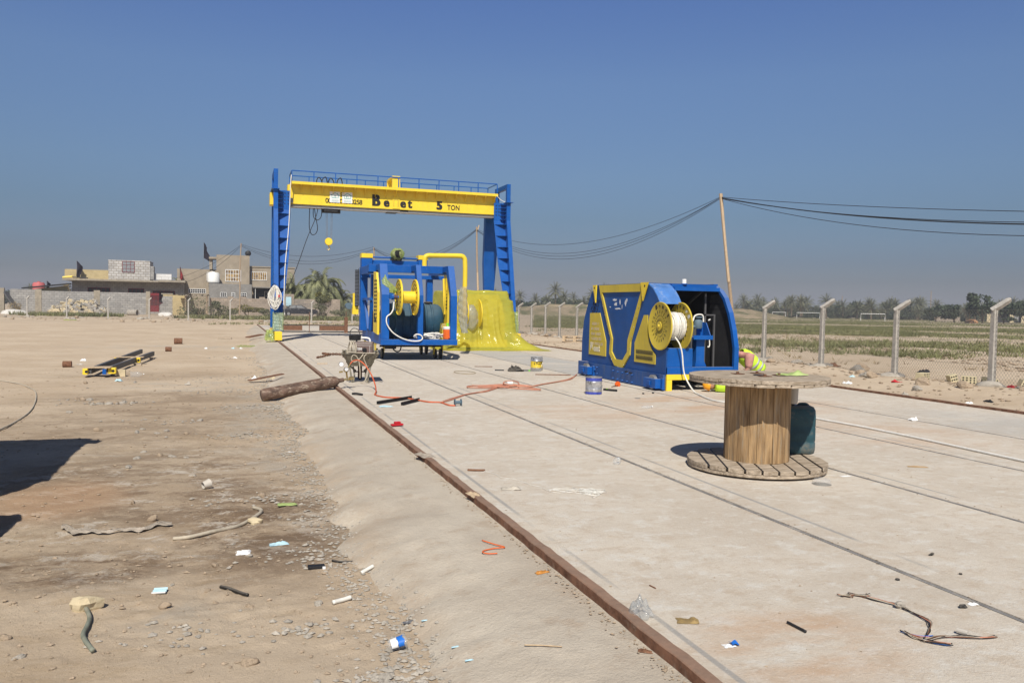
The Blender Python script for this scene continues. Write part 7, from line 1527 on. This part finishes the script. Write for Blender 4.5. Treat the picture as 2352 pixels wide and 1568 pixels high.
tube_obj('string_tangle', 'tangle of white string on the first bed', 'string', pts_, .0026, 'white_cable', 4, 3)
tube_obj('steel_rod', 'short dark steel rod on the near bed', 'rod', [(2.87, 3.74, .01), (2.875, 3.67, .01), (2.88, 3.6, .01)], .0075, 'dark_steel', 8); tube_obj('twig', 'tiny dark twig on the first bed', 'twig', [(2.43, 4.5, .005), (2.44, 4.44, .005)], .004, 'rust2', 5)
# wiring harness
hn = thing('wiring_harness', 'frayed bundle of coloured wires trailing across the near bed', 'wire bundle', (3.6, 3.6, 0), world=True); rn = random.Random(3)
main = [(3.46, 4.01), (3.56, 4.0), (3.6, 3.91), (3.66, 3.8), (3.665, 3.74), (3.66, 3.65), (3.65, 3.56), (3.62, 3.5), (3.53, 3.42), (3.42, 3.34)]; arms = [main, [(3.39, 3.43), (3.39, 3.36), (3.42, 3.33), (3.53, 3.34), (3.65, 3.31), (3.73, 3.27), (3.82, 3.26)], [(3.40, 3.33), (3.45, 3.28), (3.5, 3.24)], [(3.39, 3.46), (3.41, 3.36), (3.5, 3.36)], [(3.45, 4.03), (3.5, 3.98), (3.53, 4.03), (3.58, 3.98), (3.63, 3.98)]]
for i, mm in enumerate(('black_cable', 'rust2', 'hose_grey', 'black_cable', 'pink_cable', 'fabric_grey', 'print_blue')):
    b = MB()
    for j_, arm in enumerate(arms):
        if mm == 'print_blue' and j_ not in (2, 3): continue
        b.tube(smoothpath([(x+rn.uniform(-.012, .012), y+rn.uniform(-.014, .014), .006+.01*rn.random()) for x, y in arm], 5), .0028, 4)
    b.build('strand', mm, hn, smooth=180)
o = MB().blob((3.66, 3.76, .02), (.03, .025, .02), 4, .3).build('grey_lump', 'rock_grey', loc=(3.66, 3.76, 0)); tag(o, 'grey clod lying on the coloured wire bundle', 'clod')
o = MB().cyl((3.67, 3.37, .02), (3.69, 3.32, .02), .014, 10).build('plug', 'cup', loc=(3.68, 3.35, 0)); tag(o, 'small pale plug beside the coloured wires', 'plug')
for i, (x, y, s_, lab) in enumerate(((4.68, 4.54, .022, 'curled black scrap beyond the second joint'), (4.03, 4.17, .014, 'small dark scrap before the second joint'), (4.03, 3.67, .026, 'knotted black scrap beside the second joint'), (4.53, 4.15, .014, 'tiny dark scrap beyond the grey stripe'), (4.16, 4.48, .01, 'dark nut near the second joint'))):
    o = MB().blob((x, y, s_*.4), (s_, s_*.7, s_*.5), i+60, .4).build('dark_scrap', 'black', loc=(x, y, 0)); tag(o, lab, 'scrap')
rag('paper_scrap', 'white tissue scrap beside the knotted black scrap', (4.13, 3.69, 0), .03, .02, .015, 'paper', 45, 'scrap')
rag('cardboard', 'flat cardboard piece on the third bed', (7.25, 7.27, 0), .11, .045, .012, 'cardboard', 46, 'cardboard', -.5); rag('paper_cup', 'crushed white and blue cup on the fourth joint', (10.36, 10.53, 0), .07, .05, .1, 'paper', 47, 'cup'); rag('paper_scrap', 'pale paper caught on the fence side rail', (13.26, 12.1, .03), .07, .05, .08, 'paper', 48, 'scrap')
# tools around the hose
for lab, p, q in (('longer black angle iron under the orange hose', (2.32, 14.14), (3.09, 14.91)), ('shorter black angle iron beside the longer one', (2.70, 13.91), (3.16, 14.56))):
    b = MB(); b.bar((*p, .008), (*q, .008), .05, .006); d_ = (Vector((*q, 0))-Vector((*p, 0))).normalized(); n_ = Vector((-d_.y, d_.x, 0))*.024; b.bar(Vector((*p, .03))+n_, Vector((*q, .03))+n_, .006, .05); o = b.build('angle_iron', 'dark_steel', loc=(*p, 0)); tag(o, lab, 'iron')
rag('work_glove', 'white and violet glove before the angle irons', (2.4, 13.78, 0), .11, .045, .03, 'paper_blue', 50, 'glove', .1); tube_obj('pliers', 'dark pliers beside the gas cylinder', 'pliers', [(2.1, 15.75, .02), (2.16, 15.66, .03), (2.26, 15.55, .02)], .02, 'dark_steel', 7)
rag('black_bag', 'crumpled black bag with a yellow tie on the grey bed', (7.1, 20.9, 0), .2, .13, .2, 'black', 51, 'bag', 0, 18)
b = MB(); b.box(7.3, 7.8, 20.78, 20.82, .0, .055); o = b.build('spirit_level', 'steel', loc=(7.5, 20.8, 0)); tag(o, 'grey spirit level lying between black bag and yellow tin', 'level'); MB().box(7.43, 7.48, 20.775, 20.779, .015, .04).build('vial', 'lime', o)
o = MB().bar((7.32, 15.77, .02), (7.5, 15.5, .02), .03, .05).build('spirit_level', 'dark_steel', loc=(7.4, 15.6, 0)); tag(o, 'dark spirit level with green vial behind the blue tin', 'level'); MB().bar((7.35, 15.7, .047), (7.37, 15.67, .047), .02, .006).build('vial', 'lime', o)
ch = thing('chisel', 'steel chisel with orange hand guard near the blue tin', 'chisel', (7.95, 16.5, 0), world=True); MB().tube([(7.77, 16.34, .012), (7.95, 16.5, .03)], [.006, .014], 8).build('shaft', 'rust2', ch); b = MB(); b.tube([(7.95, 16.5, .03), (8.04, 16.58, .045)], .022, 10); b.tube([(8.03, 16.575, .045), (8.045, 16.59, .048)], .065, 16); b.build('guard', 'orange', ch)
for i, (x, y, lab) in enumerate(((7.83, 14.97, 'dark nut nearer the blue tin'), (8.09, 15.04, 'dark nut nearer the yellow frame leg'))): o = MB().cyl((x, y, 0), (x, y, .025), .022, 6).build('steel_nut', 'dark_steel', loc=(x, y, 0)); tag(o, lab, 'nut')
o = MB().lathe([(.03, 0), (.055, 0), (.055, .008), (.03, .008), (.03, 0)], (7.33, 14.24, 0), n=20, caps=False).build('steel_ring', 'steel', loc=(7.33, 14.24, 0)); tag(o, 'flat steel ring lying on the third bed', 'ring')
tube_obj('wire_loop', 'thin yellow wire loop lying on the second bed', 'wire', [(5.62+.26*math.cos(t), 20.6+.45*math.sin(t), .008) for t in [6.2*i/16 for i in range(17)]], .007, 'grass_dry', 5, 3)
tube_obj('steel_bar', 'dark rusted bar in front of the yellow tin', 'bar', [(7.25, 19.75, .01), (7.73, 19.6, .012), (8.1, 19.45, .01)], .014, 'rust2', 6); tube_obj('steel_bar', 'thin bar lying left of the black bag', 'bar', [(6.62, 21.2, .01), (6.85, 21.12, .01)], .025, 'dark_steel', 6); tube_obj('steel_bar', 'thin bar lying beyond the black bag', 'bar', [(6.45, 22.6, .01), (6.95, 22.5, .01)], .012, 'rust2', 6)
def chain(lab, pts_):
    b = MB(); p = smoothpath(pts_, 5)
    for i, q in enumerate(p):
        d_ = ((p[min(i+1, len(p)-1)]-p[max(i-1, 0)]).normalized() if len(p) > 1 else Vector((1, 0, 0))); s_ = Vector((-d_.y, d_.x, 0)); u_ = s_ if i % 2 else Vector((0, 0, 1))
        b.tube([q+d_*.06*math.cos(t)+u_*.03*math.sin(t) for t in [6.283*j_/10 for j_ in range(11)]], .013, 5, False)
    o = b.build('chain', 'rust2', loc=pts_[0]); tag(o, lab, 'chain')
chain('rusty chain heaped on the first bed left of the wheelbarrow', [(2.43, 26.5, .03), (2.6, 26.9, .03), (2.77, 27.4, .03), (2.95, 27.9, .05), (2.75, 28.0, .07), (2.85, 27.75, .06), (3.1, 28.15, .04), (3.35, 28.0, .04), (3.5, 27.6, .03), (3.3, 27.0, .03), (3.45, 26.9, .03)])
tube_obj('wood_strip', 'thin wood strip on the first bed', 'strip', [(2.2, 24.03, .01), (2.49, 24.01, .01)], .016, 'wood_pale', 5)
# tins
def tin(lab, p, r_, h_, kind):
    t = thing('paint_tin', lab, 'tin', p, rz=.4); MB().lathe([(.01, 0), (r_*.98, 0), (r_, .006), (r_*1.0, h_*.3), (r_*1.01, h_*.31), (r_, h_*.32), (r_, h_*.7), (r_*1.015, h_*.71), (r_, h_*.72), (r_, h_-.01), (r_*1.03, h_-.006), (r_*1.03, h_), (r_*.95, h_), (r_*.95, h_*.8), (.01, h_*.8)], n=32).build('body', 'tin', t, smooth=40)
    if kind == 'yellow':
        q = MB().lathe([(r_*1.006, h_*.22), (r_*1.006, h_*.69)], n=32, caps=False).build('label', 'tin_yellow', t, smooth=60)
        for i, chh in enumerate('LYCOAT'):
            a_ = R(-128+i*16)-.4+.0; nrm = Vector((math.cos(a_), math.sin(a_), 0)); text(chh, .12, nrm*(r_*1.012)+Vector((-nrm.y, nrm.x, 0))*-.03+Vector((0, 0, h_*.47)), (-nrm.y, nrm.x, 0), (0, 0, 1), .001, 'ink', q, sx=.7, bold=.004)
        MB().tube(smoothpath([(r_*.5, -r_*.92, h_*.62), (r_*.1, -r_*1.05, h_*.3), (-r_*.1, -r_*1.05, h_*.25)]), .006, 5).build('handle', 'steel', t)
    else:
        MB().lathe([(r_*1.006, h_*.78), (r_*1.006, h_*.95)], n=32, caps=False).build('label_band', 'tin_blue', t, smooth=60); MB().lathe([(r_*1.006, h_*.03), (r_*1.006, h_*.16)], n=32, caps=False).build('label_band', 'tin_blue', t, smooth=60)
        MB().tube(smoothpath([(r_*.97, 0, h_*.6), (r_*1.35, -.02, h_*.5), (r_*1.3, -.03, h_*.32)]), .005, 5).build('handle', 'steel', t); MB().lathe([(r_*.9, h_*.93), (r_*.4, h_*.9), (.01, h_*.9)], n=24, caps=False).build('contents', 'tar', t)
tin('scuffed yellow and silver tin on the grey bed', (7.8, 21.15, 0), .165, .37, 'yellow'); tin('tar smeared blue and silver tin before the arched machine', (6.8, 15.12, 0), .165, .35, 'blue')
# small black beam frame on the earth
bf = thing('beam_frame', 'black double beam with yellow end blocks lying on the earth', 'beam', (-2.9, 26, -.2), world=True)
zb = gzf(-3, 26); A = [Vector((-3.42, 22.6, zb+.13)), Vector((-3.12, 31.4, zb+.13))]; B = [Vector((-3.05, 23.0, zb+.13)), Vector((-2.62, 30.0, zb+.13))]
for p, q in (A, B): b = MB(); b.bar(p, q, .08, .14); b.build('channel', 'inside_grey', bf)
b = MB(); b.box(-3.6, -2.95, 22.55, 23.0, zb+.203, zb+.22); b.box(-3.5, -2.6, 26.7, 27.0, zb+.203, zb+.22); b.build('cross_plate', 'wood_pale', bf)
for x, y, s_ in ((-2.93, 22.75, .13), (-3.5, 22.55, .08), (-2.76, 26.75, .11), (-3.4, 27.2, .05)): q = MB().box(x-s_*.7, x+s_*.7, y-.1, y+.1, zb+.05, zb+.2).build('end_block', 'yellow', bf, bevel=.01); MB().cyl((x+.03, y-.105, zb+.125), (x+.03, y-.101, zb+.125), .035, 14).build('hole', 'ink', q)
MB().box(-3.12, -3.04, 22.5, 22.62, zb+.05, zb+.18).build('stop', 'blue', bf)
for i, (x, y, lab) in enumerate(((-2.75, 22.95, 'cream block under the near end of the black beam'), (-2.72, 26.4, 'brown block under the middle of the black beam'), (-2.66, 29.5, 'brown block under the far end of the black beam'))): z = gzf(x, y); o = MB().box(x-.1, x+.1, y-.08, y+.08, z, z+.06 if i else z+.17).build('support_block', 'rock_pale' if i == 0 else 'wood', loc=(x, y, z)); tag(o, lab, 'block')
tube_obj('cable', 'dusty cable curving across the earth at the left edge', 'cable', on_g([(-5.3, 21.6), (-5.09, 21.48), (-4.60, 20.85), (-4.06, 19.59), (-3.76, 18.5), (-3.48, 17.04), (-3.28, 15.64), (-3.23, 14.48), (-3.2, 13.3), (-3.25, 12.4)], .015), .013, 'hose_grey', 7)
for x, y, lab in ((-4.45, 25.7, 'rusty can nearest the yellow ended beam'), (-2.45, 39.91, 'rusty drum shaped can far out on the earth'), (-2.41, 33.67, 'small rusty can beyond the black beam')): z = gzf(x, y); r_ = .11 if y < 39 else .17; o = MB().lathe([(.01, -r_), (r_*.8, -r_), (r_*.8, r_), (.01, r_)], (x, y, z+r_*.8), 'x', 16).build('rusty_can', 'rust2', loc=(x, y, z)); tag(o, lab, 'can')
for i, (x, y, m_2, lab) in enumerate(((-4.5, 28.6, 'paper', 'white cup left of the beam frame'), (-4.32, 26.8, 'cup', 'clear cup nearer the rusty can'), (-1.14, 35.96, 'paper', 'white cup far out before the apron'), (-.1, 35.98, 'paper_blue', 'pale blue cup far out beside the apron'), (.2, 35.98, 'paper', 'white cup next to the pale blue cup'), (-.02, 30.08, 'paper', 'white cup nearer on the gravel strip'), (.45, 21.5, 'paper', 'white crumpled paper left of the gas cylinder'), (.9, 21.6, 'rock_pale', 'cream crumpled lump near the apron foot'), (-1.05, 20.3, 'grey_bag', 'grey cup half buried in the earth'), (-2.6, 21.3, 'paper_blue', 'bluish scrap right of the beam frame'))): rag('paper_cup', lab, (x, y, gzf(x, y)), .075, .06, .09, m_2, 80+i, 'cup', i)
bar_obj('rusty_plate', 'rusty folded plate at the foot of the apron', 'plate', (.3, 20.6, gzf(.3, 20.6)+.05), (1.1, 20.95, -.02), .16, 'rust2', .02); bar_obj('rusty_plate', 'rusty flat plate far along the apron foot', 'plate', (.55, 43.0, 0), (1.25, 43.6, .12), .3, 'rust2', .05); bar_obj('rusty_plate', 'thin timber far out on the earth', 'plank', (-.9, 45.2, gzf(-.9, 45)+.05), (-.2, 45.1, gzf(-.2, 45)+.05), .25, 'wood', .05)
rag('film_scrap', 'pale yellow film spread at the apron foot', (.6, 38.4, max(gzf(.6, 38.4), -.2)), .55, .8, .06, 'film_pale', 95, 'film')
rag('film_scrap', 'small yellow film by the back road', (-13, 76.5, gzf(-13, 76.5)), .5, .3, .1, 'film_pale', 96, 'film')
# loose stones one can tell apart
sm = []
for i in range(6):
    b = MB().blob((0, 0, .2), (.5, .36+.05*(i % 3), .3), 100+i, .32, 11, 7); me = bpy.data.meshes.new('stone'); me.from_pydata(b.v, [], b.f); me.materials.append(M['rock' if i % 2 else 'rock_grey']); sm.append(me)
rn = random.Random(31)
for i in range(70):
    y = 3.6+(rn.random()**1.5)*20; x = rn.uniform(-.5*y-.3, .8); s_ = rn.uniform(.035, .085)*(1+.02*y)
    place(sm[i % 6], 'stone', (x, y, gzf(x, y)-.01), (rn.uniform(-.3, .3), rn.uniform(-.3, .3), rn.uniform(0, 6)), s_, 'small loose stone lying on the bare earth left of the apron', 'stone', 'loose stones on the bare earth')
for cx, cy, n_ in ((-2.24, 16.73, 8), (-2.85, 17.4, 4), (-1.9, 16.85, 5), (-1.33, 13.1, 3), (-.97, 12.9, 3), (-.8, 10.9, 3)):
    for i in range(n_): x, y = rn.gauss(cx, .2), rn.gauss(cy, .12); place(sm[i % 6], 'stone', (x, y, gzf(x, y)-.01), (0, 0, rn.uniform(0, 6)), rn.uniform(.06, .13), 'small loose stone lying on the bare earth left of the apron', 'stone', 'loose stones on the bare earth')
for i in range(80):
    y = rn.uniform(13, 48); x = 16.4+(y-14)*.045+rn.gauss(0, .7); place(sm[i % 6], 'stone', (x, y, gzf(x, y)-.02), (rn.uniform(-.3, .3), 0, rn.uniform(0, 6)), rn.uniform(.12, .4), 'rough lump of rubble along the foot of the field fence', 'stone', 'rubble along the field fence')
for i in range(40):
    x, y = rn.uniform(-25, 15), 0; y = 74.5-.38*x*(x < 0)+rn.gauss(0, 2.5); place(sm[i % 6], 'stone', (x, y, gzf(x, y)-.02), (0, 0, rn.uniform(0, 6)), rn.uniform(.2, .5), 'lump of earth or stone beside the back road', 'stone', 'lumps beside the back road')
# hollow bricks and rubbish by the fence
def brick(lab, p, rot, m='brick_yellow'):
    t = thing('hollow_brick', lab, 'brick', p); t.rotation_euler = rot; MB().box(-.16, .16, -.1, .1, 0, .18).build('block', m, t, bevel=.008); b = MB()
    for i in range(4):
        for j_ in range(3): b.cyl((-.115+i*.077, -.1035, .035+j_*.055), (-.115+i*.077, -.1005, .035+j_*.055), .02, 8)
    b.build('hole_pattern', 'ink', t)
for x, y, rz_, ti, lab in ((16.42, 15.6, .3, 1.3, 'hollow brick standing on end left of the rubble'), (16.5, 15.1, -.3, 0, 'hollow brick lying flat with its holes facing out'), (16.95, 14.95, .6, .2, 'hollow brick tilted beside the fence post'), (16.3, 16.3, .9, 0, 'plain cream brick before the fence'), (17.3, 14.3, .2, .4, 'hollow brick behind the fence post')): brick(lab, (x, y, gzf(x, y)), (0, ti, rz_-.6))
for x, y, m_2, lab, s_ in ((15.3, 16.1, 'red', 'pinkish red film scrap before the fence', .16), (17.0, 14.35, 'red', 'red film scrap at the foot of the near fence post', .2), (16.5, 14.7, 'red', 'small red scrap left of the near fence post', .1), (15.4, 17.75, 'paper_blue', 'blue and white cup before the fence', .1), (14.1, 16.4, 'paper', 'white film scrap beyond the rail', .16), (13.65, 14.1, 'grey_bag', 'grey tin can by the far rail', .13), (14.3, 12.6, 'ink', 'black scrap beyond the far rail', .12), (17.6, 21.2, 'rust2', 'dark rusty scraps before the second fence post', .35), (16.75, 18.9, 'rock_grey', 'grey sheet lump in the rubble', .22), (19.4, 19.4, 'dark_steel', 'dark stick beyond the fence', .3)): rag('litter', lab, (x, y, gzf(x, y)), s_*.75, s_*.45, s_*.5, m_2, int(x*100), 'litter', x)
rag('litter', 'pink scrap in the field behind the pallet', (33, 66, 0), .6, .5, .5, 'pink_shirt', 71, 'litter'); rag('litter', 'white scrap in the field behind the crane foot', (19.5, 62, .1), .6, .3, .5, 'paper', 72, 'litter')
# pallets stacked by the far rail
def pallet(lab, p, rz_):
    t = thing('pallet', lab, 'pallet', p, rz=rz_)
    b = MB()
    for i in range(5): b.box(-.6, .6, -.4+i*.175, -.3+i*.175, .12, .142)
    b.build('deck', 'wood_pale', t); b = MB()
    for x in (-.53, 0, .53):
        for y in (-.35, 0, .35): b.box(x-.07, x+.07, y-.05, y+.05, .024, .118)
    b.build('blocks', 'wood_pale', t); b = MB()
    for y in (-.35, 0, .35): b.box(-.6, .6, y-.05, y+.05, 0, .022)
    b.build('bottom_board', 'wood_pale', t)
pallet('lower pallet of the stack of two by the far rail', (16.1, 38.2, gzf(16.1, 38.2)), -.45); pallet('upper pallet of the stack of two by the far rail', (16.12, 38.22, gzf(16.1, 38.2)+.145), -.5)
# a lorry parked outside the frame: its shadow falls across the earth at the left
tr = thing('parked_lorry', 'pale tipper lorry parked beyond the edge of the photograph', 'lorry', (-4.2, 8.4, -.15), world=True)
b = MB(); b.box(-5.6, -2.66, 7.35, 10.15, 1.2, 2.45); b.box(-2.9, -2.47, 9.97, 10.12, 2.15, 2.3); b.build('tipper_body', 'truck', tr); b = MB(); b.box(-5.0, -3.3, 4.0, 9.9, .75, 1.198); b.build('chassis', 'dark_steel', tr)
MB().box(-5.5, -3.1, 4.2, 5.9, .6, 2.6).build('cab', 'truck', tr, bevel=.05)
for x in (-5.2, -2.29):
    MB().cyl((x-.2, 6.9, .4), (x+.2, 6.9, .4), .55, 24).build('wheel', 'tyre', tr, smooth=40)
for x in (-5.2, -3.6): MB().cyl((x-.2, 5.0, .4), (x+.2, 5.0, .4), .55, 24).build('wheel', 'tyre', tr, smooth=40)
# ------------------------------------------------------------------ air
hz = MB().box(-420, 560, -30, 620, -1.6, 14).build('haze', 'truck', loc=(0, 0, 0)); tag(hz, kind='stuff')
hm = bpy.data.materials.new('dusty_air'); hm.use_nodes = True; hn_ = hm.node_tree; hn_.nodes.clear(); ho = hn_.nodes.new('ShaderNodeOutputMaterial'); hv = hn_.nodes.new('ShaderNodeVolumePrincipled')
hv.inputs['Color'].default_value = (.78, .82, .9, 1); hv.inputs['Density'].default_value = .0006; hv.inputs['Anisotropy'].default_value = 0.
hn_.links.new(hv.outputs[0], ho.inputs['Volume']); hz.data.materials.clear(); hz.data.materials.append(hm)
